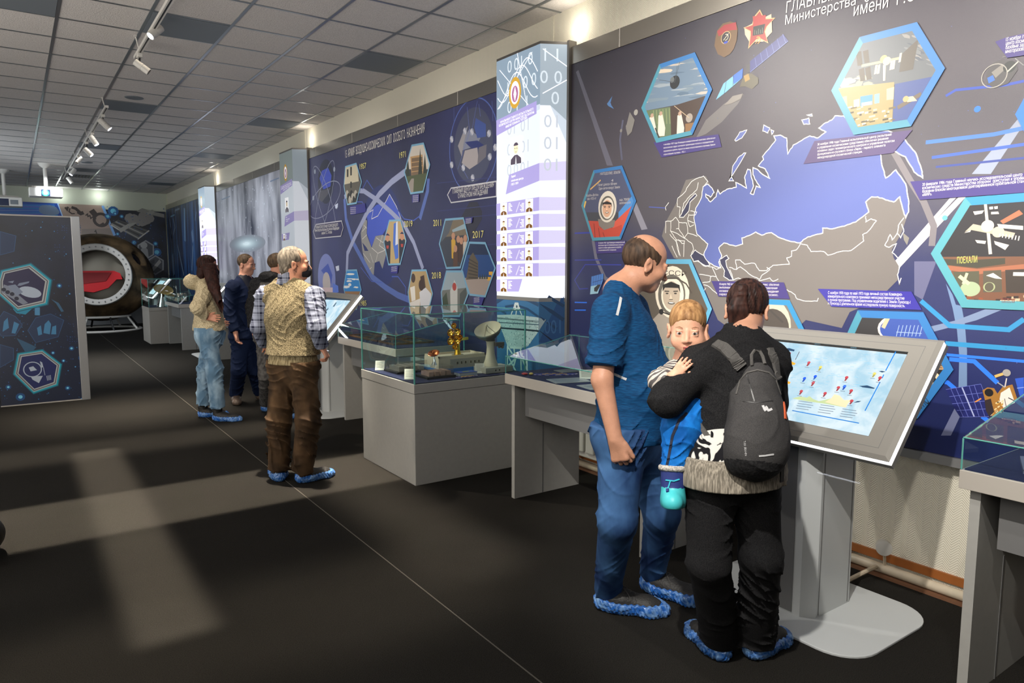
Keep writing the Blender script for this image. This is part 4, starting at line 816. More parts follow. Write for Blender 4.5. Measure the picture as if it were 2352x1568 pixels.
def pt_rover(R, Ln, E, A):
    R(Z7([(340, 20), (800, 20), (800, 210), (340, 210)]), (46, 44, 44)); R(Z7([(500, 480), (660, 200), (720, 215), (800, 215), (800, 330), (640, 480)]), (36, 32, 30))
    for x, y, w in ((680, 225, 95), (690, 250, 100), (660, 280, 60)): R(Z7([(x, y), (x+w, y+3), (x+w-6, y+20), (x, y+16)]), (160, 128, 92)); 
    rnd = random.Random(2)
    for k in range(22): 
        x = rnd.uniform(640, 770); y = rnd.uniform(225, 292); Ln(Z7([(x, y), (x+rnd.uniform(10, 30), y+2)]), .005, (120, 92, 64))
    E(Z7([(612, 105)])[0], .155, (216, 204, 190), .085); E(Z7([(612, 107)])[0], .143, (52, 76, 150), .074)
    for k in range(7): Ln(Z7([(560+k*16, 130), (572+k*16, 84)]), .003, (150, 170, 210))
    Ln(Z7([(560, 112), (665, 118)]), .003, (150, 170, 210)); Ln(Z7([(505, 95), (530, 45)]), .02, (190, 170, 136))
    for x, y in ((700, 315), (668, 375), (655, 430)): E(Z7([(x, y)])[0], .052, (206, 190, 160)); E(Z7([(x, y)])[0], .03, (30, 28, 28)); R(Z7([(x-30, y+10), (x+20, y+5), (x+5, y+40), (x-30, y+40)]), (190, 172, 140))
    A.text('ЛУНО', Z7([(650, 440)])[0], Z7([(700, 405)])[0], .05, ink(40, 36, 32))
hexphoto(B1, Z7([(400, 22), (672, 30), (797, 268), (648, 470), (420, 462), (300, 240)]), HB, pt_rover, 'lunar rover photograph', .055)
Z9 = Zm(1300, 0, 2.178)
def pt_mir(R, Ln, E, A):
    R(Z9([(1800, 960), (2700, 960), (2700, 1290), (1800, 1285)]), (34, 32, 36)); R(Z9([(1800, 1285), (2700, 1280), (2700, 1600), (1900, 1600)]), (106, 70, 50))
    R(Z9([(1850, 1293), (2040, 1300), (2200, 1290), (2200, 1320), (2060, 1340), (1880, 1322)]), (58, 56, 44)); A.text('ПОЕХАЛИ', Z9([(1960, 1318)])[0], Z9([(2060, 1312)])[0], .03, ink(190, 190, 90)); R(Z9([(1870, 1322), (2060, 1345), (2300, 1320), (2300, 1345), (2060, 1372), (1880, 1345)]), (150, 92, 66))
    R(Z9([(1940, 1360), (2070, 1355), (2070, 1455), (1960, 1450)]), (76, 74, 56)); R(Z9([(2090, 1355), (2180, 1350), (2185, 1460), (2090, 1462)]), (80, 74, 60)); R(Z9([(2200, 1350), (2300, 1345), (2300, 1465), (2205, 1465)]), (56, 48, 42)); E(Z9([(2025, 1445)])[0], .042, (150, 164, 130), .034); Ln(Z9([(1970, 1380), (2020, 1420)]), .016, (196, 196, 150)); Ln(Z9([(2010, 1365), (1990, 1420)]), .012, (190, 190, 150)); R(Z9([(2105, 1378), (2140, 1365), (2185, 1395), (2150, 1392)]), (226, 230, 216)); E(Z9([(2120, 1435)])[0], .024, (150, 156, 116), .022); E(Z9([(2120, 1435)])[0], .018, (80, 74, 60), .02); R(Z9([(1905, 1352), (1930, 1354), (1930, 1385), (1915, 1383)]), (150, 150, 200))
    rnd = random.Random(6)
    for k in range(30):
        x = rnd.uniform(1930, 2110); y = 1470+(x-1930)*.15+rnd.uniform(-6, 44); R(Z9([(x, y), (x+22, y+3), (x+20, y+12), (x, y+9)]), rnd.choice([(190, 140, 86), (130, 66, 40), (226, 190, 120), (70, 40, 28)]))
    for k in range(12):
        x = rnd.uniform(2150, 2300); y = rnd.uniform(1465, 1520); R(Z9([(x, y), (x+26, y), (x+24, y+14), (x, y+12)]), rnd.choice([(206, 190, 160), (50, 40, 36), (180, 160, 130)]))
    Ln(Z9([(2240, 1370), (2400, 1372)]), .016, (226, 220, 200)); R(Z9([(2175, 1500), (2255, 1502), (2255, 1528), (2175, 1526)]), (220, 196, 166)); A.text('КОМПЛЕКС МИР', Z9([(2182, 1514)])[0], Z9([(2250, 1515)])[0], .02, ink(120, 30, 24))
    # the station
    S = lambda p, c: R(Z9(p), c)
    S([(2093, 1010), (2108, 1012), (2135, 1270), (2118, 1272)], (196, 186, 170)); S([(1998, 1160), (2040, 1120), (2250, 1165), (2240, 1190), (2030, 1150)], (170, 158, 140)); S([(2175, 1105), (2270, 1050), (2290, 1070), (2190, 1120)], (176, 96, 66)); E(Z9([(2112, 1130)])[0], .026, (206, 196, 176)); E(Z9([(2165, 1160)])[0], .024, (186, 172, 150))
    for p in ([(2040, 1058), (2095, 1052), (2085, 1068), (2048, 1075)], [(2130, 1060), (2165, 1058), (2170, 1070), (2130, 1072)], [(2050, 1200), (2105, 1205), (2100, 1220), (2060, 1215)], [(2145, 1205), (2220, 1225), (2200, 1250), (2150, 1222)], [(2160, 1120), (2290, 1130), (2290, 1150), (2170, 1140)], [(1995, 1165), (2030, 1150), (2025, 1160)], [(2120, 1035), (2140, 1033), (2140, 1046), (2122, 1048)], [(2145, 1033), (2163, 1031), (2163, 1044), (2147, 1046)]): S(p, (210, 200, 186))
    for k in range(7): Ln(Z9([(2175+k*16, 1168+k*2), (2170+k*16, 1185+k*3)]), .004, (230, 224, 210))
hexphoto(B1, Z9([(2000, 988), (2480, 950), (2700, 1260), (2500, 1560), (1982, 1537), (1828, 1268)]), (CY, TEAL), pt_mir, 'orbital station above a museum hall', .055)
hexphoto(B1, [(2333, 263), (2365, 205), (2430, 200), (2460, 260), (2430, 330), (2368, 330)], (BL,), None, 'blue-framed photograph cut by the edge of the picture', .05, back=(190, 110, 84))
A = wall_art(.015); A.poly(Z8([(155, 1078), (262, 1050), (262, 1110), (215, 1230), (143, 1238)]), ink(70, 120, 190)); A.poly(Z8([(150, 1165), (232, 1150), (215, 1230), (143, 1238)]), ink(150, 190, 210))
for k in range(5): A.line(Z8([(155+k*22, 1078-k*6), (152+k*20, 1165-k*4)]), .003, ink(40, 60, 110))
A.poly(Z8([(180, 1180), (215, 1150), (240, 1150), (205, 1215), (180, 1210)]), ink(50, 50, 54)); A.line(Z8([(165, 1130), (260, 1105)]), .004, ink(40, 60, 110)); A.build('antenna_picture', B1)
# ================================================================ SECOND BANNER
ZB = Zm(700, 160, 2.8)
A = wall_art()
gc = ZB([(492, 1068)])[0]; R1 = .1
qc = onX(*gc, BX); rz = abs(onX(gc[0], gc[1]-117, BX)[2]-qc[2])
A.ell(gc, rz, ink(34, 44, 104), n=48)
A.poly(ZB([(398, 930), (460, 870), (520, 850), (545, 800), (590, 880), (620, 960), (600, 1010), (540, 1000), (500, 1060), (455, 1070), (430, 1140), (400, 1050), (405, 980)]), ink(62, 84, 190)); A.line(ZB([(398, 930), (440, 900), (430, 960), (470, 940), (520, 850), (545, 800), (590, 880), (620, 960)]), .008, WHT)
A.poly(ZB([(360, 1050), (385, 960), (400, 970), (398, 1060), (430, 1145), (455, 1070), (500, 1062), (545, 1080), (520, 1200), (500, 1280), (480, 1230), (450, 1240), (440, 1360), (400, 1300), (370, 1160)]), ink(140, 138, 136))
A.poly(ZB([(437, 1335), (455, 1330), (452, 1355), (440, 1355)]), ink(140, 138, 136)); A.poly(ZB([(370, 1110), (395, 1140), (410, 1165), (385, 1165)]), ink(34, 44, 104))
for p in ([(400, 1060), (370, 1090)], [(395, 1010), (370, 1040)], [(430, 1145), (470, 1180), (455, 1240)], [(470, 1180), (540, 1150)], [(420, 1180), (440, 1240)], [(380, 1000), (400, 1020)], [(500, 1062), (480, 1130), (520, 1160)], [(375, 1180), (420, 1240)], [(400, 1300), (430, 1270)], [(460, 1080), (500, 1110), (545, 1090)]): A.line(ZB(p), .006, WHT)
BB = ink(150, 156, 190); BB2 = ink(84, 106, 176)
A.line(ZB([(255, 830), (265, 960), (310, 1110), (370, 1220), (430, 1330), (520, 1400), (600, 1450), (700, 1490)]), .075, BB2)
A.line(ZB([(270, 1300), (275, 1180), (330, 1060), (400, 920), (480, 800), (560, 720), (640, 660), (700, 640)]), .075, BB)
A.line(ZB([(255, 820), (300, 775), (380, 780), (470, 840), (560, 920), (640, 1000), (700, 1110), (760, 1280)]), .06, BB)
A.line(ZB([(795, 700), (790, 780), (740, 960)]), .06, BB2)
for p in ([(370, 770), (400, 710), (440, 770)], [(360, 1270), (430, 1360), (500, 1370)], [(580, 880), (640, 960), (700, 970), (740, 940)], [(560, 1330), (600, 1330), (650, 1400), (650, 1480)], [(330, 850), (370, 850), (400, 905)]): A.line(ZB(p), .012, ink(66, 90, 180))
# small globe with orbits on the left, polyhedral globe on the right, earth at the lower left
A.ell(ZB([(135, 720)])[0], .30, ink(30, 34, 58), n=32); A.poly(ZB([(95, 700), (110, 650), (150, 630), (172, 680), (165, 750), (120, 770)]), ink(52, 72, 180)); A.poly(ZB([(85, 780), (120, 775), (165, 760), (150, 800), (110, 850), (85, 830)]), ink(72, 72, 84))
for r_, k in ((.9, 0), (-.9, 0), (0.2, 1)): A.ell(ZB([(125, 840)])[0], .62, ink(130, 136, 160), w=.012, rot=r_, ry=.20, n=40)
for p in ((65, 655), (190, 640), (55, 825), (205, 880)): A.ell(ZB([p])[0], .035, ink(150, 160, 180), n=8)
gp = ZB([(1080, 488)])[0]; A.ell(gp, .345, ink(70, 74, 100), n=36)
A.poly(ZB([(1000, 470), (1060, 380), (1130, 440), (1100, 490), (1010, 520)]), ink(128, 132, 150)); A.poly(ZB([(1030, 465), (1110, 455), (1160, 490), (1090, 520), (1060, 495)]), ink(40, 50, 110)); A.poly(ZB([(1100, 310), (1165, 350), (1165, 430), (1110, 440), (1090, 370)]), ink(64, 84, 150)); A.poly(ZB([(1030, 520), (1110, 500), (1120, 600), (1060, 640), (1010, 600)]), ink(166, 158, 160)); A.poly(ZB([(1120, 500), (1170, 480), (1165, 560), (1110, 610)]), ink(110, 106, 116)); A.poly(ZB([(985, 490), (1020, 400), (1050, 360), (1020, 480), (1010, 560)]), ink(150, 146, 150))
A.ell(gp, .43, ink(84, 104, 176), w=.012, n=48)
for a, b in (((960, 200), (960, 330)), ((1045, 240), (1060, 400)), ((1110, 200), (1070, 420)), ((1120, 220), (1130, 300)), ((1205, 200), (1210, 330)), ((985, 640), (1060, 400)), ((1000, 610), (1050, 700))): A.line(ZB([a, b]), .005, ink(96, 112, 180))
for p in ((945, 448), (1030, 395), (1075, 400), (1185, 410), (1190, 560), (945, 612), (1020, 630), (1080, 695), (1225, 500)): A.ell(ZB([p])[0], .035, ink(150, 156, 176), n=7); A.line(ZB([(p[0]-8, p[1]-14), (p[0]+8, p[1]+14)]), .03, ink(190, 190, 200))
ge = ZB([(140, 1340)])[0]; A.ell(ge, .34, ink(120, 130, 190), n=32); A.poly(ZB([(105, 1290), (150, 1245), (178, 1320), (170, 1380), (150, 1340), (120, 1310)]), ink(62, 84, 176)); A.ell(ZB([(140, 1370)])[0], .15, ink(186, 176, 176), n=20); A.poly(ZB([(100, 1400), (180, 1400), (180, 1440), (110, 1440)]), ink(210, 186, 190)); A.poly(ZB([(180, 1370), (215, 1390), (218, 1430), (180, 1440)]), ink(90, 120, 210)); A.poly(ZB([(198, 1265), (220, 1258), (222, 1290), (205, 1295)]), ink(200, 206, 224)); A.poly(ZB([(194, 870), (214, 858), (212, 885), (198, 893)]), ink(190, 200, 224))
A.poly(ZB([(1060, 850), (1110, 850), (1140, 910), (1140, 960), (1060, 1100), (1000, 960)]), ink(42, 40, 58))
for y in (930, 870, 1120, 1240, 690): A.line(ZB([(850, y+40), (1236, y)]), .006, ink(56, 62, 120))
A.build('globe_picture', B2, 'tilted globe with orbit bands and smaller globes')
YL = ink(232, 222, 130)
A = wall_art(.018)
A.text('15  АРМИЯ  ВОЗДУШНО-КОСМИЧЕСКИХ  СИЛ  ОСОБОГО  НАЗНАЧЕНИЯ', ZB([(265, 567)])[0], ZB([(775, 402)])[0], .095, WHT)
for s, a, b in (('1957', (357, 641), (398, 632)), ('1971', (613, 571), (653, 561)), ('2019', (643, 1012), (696, 1007)), ('2011', (830, 1006), (880, 1003)), ('2017', (1083, 1083), (1154, 1078)), ('2018', (821, 1343), (880, 1340)), ('1985', (358, 1517), (400, 1516))): A.text(s, ZB([a])[0], ZB([b])[0], .065, YL)
for P_ in ([(922, 805), (945, 762), (1236, 718), (1236, 815), (945, 855)], [(58, 1040), (75, 995), (240, 972), (250, 1015), (235, 1070), (72, 1085)]): A.poly(ZB(P_), ink(44, 40, 84)); A.line(ZB(P_), .012, ink(200, 200, 206), closed=True)
A.text('ГЛАВНЫЙ ЦЕНТР ПРЕДУПРЕЖДЕНИЯ', ZB([(956, 797)])[0], ZB([(1220, 754)])[0], .044, WHT); A.text('О РАКЕТНОМ НАПАДЕНИИ', ZB([(990, 827)])[0], ZB([(1180, 799)])[0], .044, WHT)
A.text('ГЛАВНЫЙ ИСПЫТАТЕЛЬНЫЙ КОСМИЧЕСКИЙ ЦЕНТР', ZB([(72, 1022)])[0], ZB([(217, 1006)])[0], .040, WHT); A.text('Министерства обороны Российской Федерации', ZB([(68, 1042)])[0], ZB([(224, 1026)])[0], .040, WHT); A.text('имени Г.С. Титова', ZB([(112, 1060)])[0], ZB([(178, 1052)])[0], .040, WHT)
for P_, ls in (([(292, 880), (392, 858), (397, 915), (300, 935)], 4), ([(556, 1262), (606, 1262), (600, 1310), (556, 1310)], 3), ([(694, 805), (740, 800), (738, 850), (694, 855)], 4), ([(1088, 1462), (1160, 1462), (1140, 1520), (1088, 1515)], 3), ([(1035, 955), (1085, 950), (1080, 985), (1035, 990)], 3)):
    A.poly(ZB(P_), ink(44, 40, 130)); x, y = P_[0]
    for k in range(ls): A.text('выполнение задач обороны', ZB([(x+5, y+12+k*12)])[0], ZB([(x+40, y+8+k*12)])[0], .016, WHT)
A.build('banner_lettering', B2, 'white title and yellow year lettering')
HS = (ink(120, 170, 200),)
def pt(f): return f
def v1(R, Ln, E, A):
    R(ZB([(250, 600), (340, 600), (350, 720), (250, 740)]), (196, 186, 160)); R(ZB([(250, 740), (360, 715), (340, 870), (270, 880)]), (90, 86, 76))
    for p in ((278, 640, 690), (300, 625, 680), (300, 720, 760)): Ln(ZB([(p[0], p[1]), (p[0], p[2])]), .05, (40, 40, 36))
    for k in range(8): E(ZB([(275+k*9, 800+(k % 3)*18)])[0], .05, (36, 36, 34) if k % 2 else (170, 164, 150))
hexphoto(B2, ZB([(262, 620), (335, 598), (370, 720), (335, 862), (275, 872), (252, 750)]), HS, v1, 'pale launch building photograph', .03)
def v2(R, Ln, E, A):
    R(ZB([(640, 470), (810, 470), (810, 640), (640, 640)]), (206, 196, 184)); R(ZB([(682, 560), (760, 545), (770, 680), (690, 700)]), (186, 146, 96))
    for k in range(4):
        Ln(ZB([(690, 582+k*30), (760, 572+k*30)]), .04, (120, 96, 70))
    for a, b in ((665, 560), (745, 505), (775, 540)): R(ZB([(a-16, 720), (a, b), (a+18, 720)]), (40, 48, 36))
    R(ZB([(640, 690), (810, 660), (800, 800), (650, 810)]), (76, 84, 50)); R(ZB([(665, 740), (690, 700), (705, 700), (700, 800), (672, 800)]), (150, 140, 130))
hexphoto(B2, ZB([(690, 482), (768, 468), (810, 610), (765, 790), (682, 802), (640, 660)]), HS, v2, 'yellow building behind dark fir trees', .03)
def v3(R, Ln, E, A):
    R(ZB([(500, 950), (660, 950), (660, 1260), (500, 1260)]), (186, 160, 110)); R(ZB([(575, 990), (600, 975), (605, 1210), (585, 1220), (570, 1120)]), (70, 110, 200)); R(ZB([(590, 980), (600, 975), (602, 1120), (585, 1130)]), (214, 216, 224))
    for x, y in ((535, 1075), (628, 1065)): R(ZB([(x-20, y+25), (x, y+15), (x+20, y+30), (x+16, y+190), (x-18, y+190)]), (34, 36, 50)); E(ZB([(x, y)])[0], .055, (196, 140, 110)); R(ZB([(x-14, y-10), (x, y-24), (x+16, y-8)]), (30, 44, 80)); R(ZB([(x-8, y+55), (x+8, y+55), (x+6, y+75), (x-6, y+75)]), (180, 60, 50))
hexphoto(B2, ZB([(545, 965), (620, 962), (657, 1100), (618, 1255), (540, 1258), (508, 1105)]), HS, v3, 'two people in dark uniform beside a blue flag', .03)
def v4(R, Ln, E, A):
    R(ZB([(860, 940), (1060, 940), (1060, 1060), (860, 1080)]), (120, 106, 86)); R(ZB([(900, 960), (960, 955), (930, 1050), (880, 1110)]), (84, 90, 100)); R(ZB([(950, 1030), (1040, 985), (1045, 1020), (955, 1045)]), (150, 170, 180))
    for x, y, c in ((958, 1100, (206, 160, 50)), (990, 1120, (60, 36, 30)), (1010, 1130, (70, 44, 34)), (1035, 1115, (200, 186, 170)), (972, 1180, (90, 60, 44))): R(ZB([(x-14, y), (x, y-26), (x+14, y), (x+14, y+120), (x-14, y+110)]), c); E(ZB([(x, y-30)])[0], .035, (190, 140, 110))
    R(ZB([(870, 1110), (945, 1080), (950, 1300), (880, 1300)]), (56, 60, 74))
hexphoto(B2, ZB([(905, 958), (1025, 948), (1060, 1090), (1005, 1278), (912, 1282), (865, 1120)]), HS, v4, 'clergy and visitors at a ceremony', .03)
def v5(R, Ln, E, A):
    R(ZB([(1000, 1100), (1240, 1100), (1240, 1340), (1000, 1340)]), (30, 70, 130)); R(ZB([(1000, 1100), (1240, 1100), (1240, 1190), (1000, 1190)]), (22, 40, 76)); R(ZB([(1000, 1340), (1240, 1330), (1240, 1480), (1000, 1480)]), (166, 150, 140)); R(ZB([(1040, 1350), (1065, 1200), (1085, 1175), (1118, 1235), (1118, 1345)]), (96, 84, 66)); 
    for k in range(6): Ln(ZB([(1055, 1335-k*24), (1115, 1340-k*18)]), .012, (60, 52, 44))
    for x, y in ((1195, 1310), (1210, 1330), (1185, 1345)): R(ZB([(x-8, y-12), (x+16, y-12), (x+16, y+10), (x-8, y+10)]), (226, 170, 50))
    for x in (1130, 1145, 1160, 1175): R(ZB([(x-6, 1345), (x, 1310), (x+6, 1345)]), (50, 60, 40))
hexphoto(B2, ZB([(1060, 1105), (1165, 1108), (1232, 1275), (1165, 1465), (1062, 1452), (1008, 1290)]), HS, v5, 'radar building in snow under a deep blue sky', .03)
def v6(R, Ln, E, A):
    R(ZB([(870, 1280), (1060, 1280), (1060, 1420), (870, 1420)]), (150, 166, 176)); R(ZB([(870, 1420), (1060, 1400), (1060, 1600), (870, 1600)]), (110, 112, 104)); R(ZB([(940, 1568), (938, 1420), (955, 1385), (965, 1350), (985, 1400), (985, 1568)]), (196, 196, 190)); E(ZB([(965, 1395)])[0], .04, (176, 60, 50)); R(ZB([(1000, 1440), (1040, 1400), (1050, 1520), (1000, 1530)]), (70, 76, 70)); R(ZB([(880, 1480), (915, 1430), (930, 1540), (890, 1560)]), (60, 72, 52))
hexphoto(B2, ZB([(912, 1290), (1020, 1290), (1058, 1440), (1000, 1590), (890, 1590), (878, 1430)]), HS, v6, 'white chapel photograph', .03)
def v7(R, Ln, E, A):
    R(ZB([(660, 1280), (830, 1280), (830, 1600), (660, 1600)]), (176, 150, 106)); R(ZB([(745, 1330), (770, 1320), (780, 1400), (755, 1420)]), (70, 50, 44)); R(ZB([(740, 1430), (780, 1400), (815, 1440), (810, 1568), (750, 1568)]), (206, 206, 210)); E(ZB([(752, 1385)])[0], .06, (60, 40, 34)); R(ZB([(680, 1400), (710, 1390), (715, 1480), (690, 1490)]), (226, 220, 210)); R(ZB([(672, 1500), (745, 1470), (740, 1560), (690, 1580)]), (220, 214, 206)); E(ZB([(700, 1340)])[0], .05, (70, 50, 40))
hexphoto(B2, ZB([(690, 1285), (785, 1283), (828, 1440), (790, 1590), (684, 1590), (664, 1430)]), HS, v7, 'people in white shirts at a table', .03)
def v8(R, Ln, E, A):
    R(ZB([(250, 1280), (370, 1280), (370, 1440), (250, 1440)]), (40, 130, 200)); clouds(R, (795, 628, 830, 660, 0), [(226, 226, 226), (240, 236, 226)], 3, 9, (8, 3)); R(ZB([(250, 1425), (370, 1425), (370, 1450), (250, 1450)]), (150, 110, 70))
hexphoto(B2, ZB([(270, 1285), (338, 1283), (368, 1415), (350, 1470), (265, 1470), (250, 1400)]), HS, v8, 'blue sky with white clouds', .03)
hexphoto(B2, Zm(700, 600, 7.84)([(870, 860), (975, 750), (945, 875)]), HS, None, 'small photograph half hidden by the touchscreen', .02, back=(150, 90, 60))

# third and fourth banners
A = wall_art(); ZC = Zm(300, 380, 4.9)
for k in range(12): f_ = k/11; r_ = 1.25*(1-f_)+.22*f_; A.ell(ZC([(1300, 880)])[0], r_, ink(int(146+90*f_**2), int(150+100*f_**1.6), int(160+92*f_**1.6)), n=30, ry=r_*.13)  # reflected projector glow painted as ever paler rings
random.seed(9)
for k in range(90):
    u = random.uniform(500, 632); v = random.uniform(425, 640); A.ell((u, v), random.uniform(.008, .022), ink(210, 216, 226), n=6); A.k -= 1
A.k += 1
for p in ([(1025, 385), (1120, 345)], [(1025, 385), (1025, 360)], [(1570, 180), (1670, 140)]): A.line(ZC(p), .02, ink(110, 130, 160))
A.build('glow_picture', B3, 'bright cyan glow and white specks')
A = wall_art()
for p, w, c in (([(605, 480), (612, 850)], .18, (96, 130, 166)), ([(440, 600), (465, 820), (450, 700)], .1, (90, 110, 140)), ([(480, 600), (500, 700), (480, 780)], .06, (110, 130, 156)), ([(690, 730), (705, 860)], .2, (90, 116, 150)), ([(470, 1000), (490, 1230)], .25, (80, 110, 146)), ([(530, 900), (600, 1240)], .08, (96, 116, 140)), ([(700, 900), (690, 1180)], .08, (96, 116, 140)), ([(500, 530), (500, 505), (550, 485)], .05, (110, 130, 156)), ([(450, 575), (495, 555)], .04, (90, 140, 170)), ([(740, 520), (725, 620)], .06, (100, 120, 150))): A.line(ZC(p), w, ink(*c))
A.build('streak_picture', B4)

# ================================================================ LIGHTBOX COLUMNS
M_CFRAME = mat('lightbox_frame', (0.16, 0.15, 0.14), .4, metal=.4)
def lglow(r, g, b, s): c = srgb(r, g, b); return mat('lightbox_%d_%d_%d_%d' % (r, g, b, int(s*100)), tuple(k*.4 for k in c), .25, emit=c, es=s, spec=.5)
def lightbox(label, dy, zt, s, detail, lower=(52, 110, 160)):
    P = [(WX-.002, 5.13+dy), (3.40, 5.07+dy), (3.40, 4.47+dy), (3.60, 4.362+dy)]; zb = 1.345
    t = thing('lightbox_column', label, 'lightbox', (3.55, 4.75+dy, 0), 'illuminated information columns on the right wall')
    base = P+[(WX-.002, 4.362+dy)]
    MB().prism([(a, b, zb) for a, b in base], (0, 0, zt-.02-zb), lglow(196, 206, 218, s)).build('light_body', t)
    MB().prism([(a, b, zt-.02) for a, b in base], (0, 0, .02), M_CFRAME).prism([(a-.002 if a < 3.6 else a, b, zb-.03) for a, b in base], (0, 0, .03), M_ALU).build('frame_trim', t)
    MB().prism([(a, b, .0) for a, b in base], (0, 0, zb-.03), ink(*lower)).build('printed_base', t)
    MB().box(3.575, WX-.002, 4.337+dy, 4.3618+dy, 0.0, zt+.005, M_CFRAME).box(3.602, 3.634, 4.330+dy, 4.337+dy, 0, zt-.1, M_STEEL).build('side_post', t)
    L0 = .60; L1 = math.hypot(.2, .108)
    def s2w(a, b):      # a: metres along the faces from the far front edge towards the camera
        if a <= L0: return np.array([3.40, 5.07+dy-a, b])
        f = (a-L0)/L1; return np.array([3.40+.2*f, 4.47+dy-.108*f, b])
    class Art2(Art):
        def lay(s_, ps): return [tuple(s_.w(p[0], p[1])+(np.array([-1, 0, 0]) if p[0] <= L0+1e-6 else np.array([-.475, -.88, 0]))*(s_.lift*.6+.000008*s_.k)) for p in ps]
    return t, Art2, s2w, zb, L0, L1
def col_art(t, Art2, s2w, zt, zb, s, variant, digits=True):
    A = Art2(lambda a, b: (a, b), s2w, (-1, 0, 0), .0008); W_ = lambda: lglow(250, 252, 255, s*1.35)
    F = lambda y: zt-.02-(zt-.02-zb)*y            # fraction of the lit height from the top
    g1 = lglow(132, 150, 166, s) if s > .5 else lglow(140, 152, 150, s); g2 = lglow(156, 168, 178, s); pu = lglow(164, 154, 208, s); pu2 = lglow(204, 198, 228, s); wh = lglow(252, 252, 255, s*1.3); br = lglow(120, 78, 30, s*.9); dig = lglow(206, 216, 224, s); lt = lglow(222, 228, 238, s*1.15)
    A.poly([(0, F(0)), (.6, F(0)), (.6, F(.23)), (0, F(.25))], g1, raw=True); A.poly([(.6, F(0)), (.827, F(0)), (.827, F(.3)), (.68, F(.235)), (.6, F(.235))], g2, raw=True)
    A.poly([(.68, F(.235)), (.827, F(.40)), (.827, F(1)), (.6, F(1)), (.6, F(.235))], lt, raw=True)
    A.poly([(.0, F(.31)), (.6, F(.25)), (.6, F(1)), (0, F(1))], lglow(214, 222, 232, s*1.05), raw=True)
    if digits:
        rnd = random.Random(2)
        for k, (y, st_) in enumerate(((.045, '0010011'), (.13, '110000'), (.21, '01100'), (.30, '0101001'), (.385, '0001001'), (.47, '0001101'))):
            n = len(st_)
            for j, c in enumerate(st_):
                a = .16+j*.66/n; 
                if (a < .6 < a+.085): continue
                A.text(c, (a, F(y+.02)), (a+.07, F(y+.02)), .095, dig if y < .25 else lglow(190, 196, 206, s), raw=True, nat=True)
        for r_ in (.32, .42, .52): A.line([(.02+k*.029, F(.03)+.12*math.sin(k*.35+r_*9)-r_*.4) for k in range(20)], .006, wh, raw=True)
        for a, b in (((.02, F(.2)), (.5, F(.02))), ((.05, F(.04)), (.45, F(.22))), ((.3, F(0)), (.42, F(.2)))): A.line([a, b], .005, wh, raw=True)
        A.line([(.62, F(.02)), (.827, F(.09))], .006, wh, raw=True); A.line([(.62, F(.19)), (.827, F(.13))], .006, wh, raw=True)
    # emblem
    A.ell((.27, F(.155)), .085, lglow(206, 160, 60, s*.95), raw=True, n=14, ry=.125); A.ell((.27, F(.155)), .062, wh, raw=True, n=20, ry=.09); A.ell((.27, F(.16)), .045, lglow(170, 110, 150, s), raw=True, n=20, ry=.065); A.poly([(.27, F(.13)), (.29, F(.16)), (.27, F(.19)), (.25, F(.16))], wh, raw=True)
    A.poly([(0, F(.29)), (0, F(.245)), (.56, F(.215)), (.56, F(.265)), (0, F(.31))], pu, raw=True)
    for k, (a, b, st_) in enumerate(((.06, .52, 'НАЧАЛЬНИКИ ГЛАВНОГО ИСПЫТАТЕЛЬНОГО'), (.04, .53, 'КОСМИЧЕСКОГО ЦЕНТРА МИНИСТЕРСТВА ОБОРОНЫ'), (.14, .44, 'ИМЕНИ ГЕРМАНА ТИТОВА'))): A.text(st_, (a, F(.262+k*.013)), (b, F(.247+k*.013)), .018, wh, raw=True)
    def portrait(a, y, w, h, m):
        A.poly([(a, F(y)), (a+w, F(y)), (a+w, F(y)-h), (a, F(y)-h)], wh, raw=True); cx = a+w/2; b = F(y)-h
        A.poly([(cx-w*.45, b), (cx-w*.42, b+h*.2), (cx-w*.12, b+h*.34), (cx+w*.12, b+h*.34), (cx+w*.42, b+h*.2), (cx+w*.45, b)], m, raw=True); A.poly([(cx-w*.05, b), (cx, b+h*.3), (cx+w*.05, b)], wh, raw=True)
        A.ell((cx, b+h*.56), w*.2, lglow(236, 214, 180, s*1.1), raw=True, n=16, ry=h*.19); A.ell((cx, b+h*.68), w*.2, m, raw=True, n=12, a0=0, a1=math.pi, ry=h*.12)
        for q in (-1, 1): A.line([(cx+q*w*.05, b+h*.58), (cx+q*w*.12, b+h*.58)], w*.03, m, raw=True)
        A.line([(cx-w*.05, b+h*.45), (cx+w*.05, b+h*.45)], w*.02, m, raw=True)
    portrait(.2, .335 if variant == 0 else .345, .17, .215, lglow(96, 84, 100, s*.7))
    A.poly([(.14, F(.565)), (.19, F(.485)), (.6, F(.46)), (.6, F(.53))], pu, raw=True); A.poly([(.6, F(.46)), (.827, F(.45)), (.827, F(.525)), (.6, F(.53))], pu2, raw=True)
    for k, w_ in enumerate((.06, .17, .1)): A.text(('Первый', 'начальник центра', '1957-1959')[k], (.22, F(.50+k*.016)), (.22+w_, F(.497+k*.016)), .018, wh, raw=True)
    rows = 6 if variant == 0 else 1
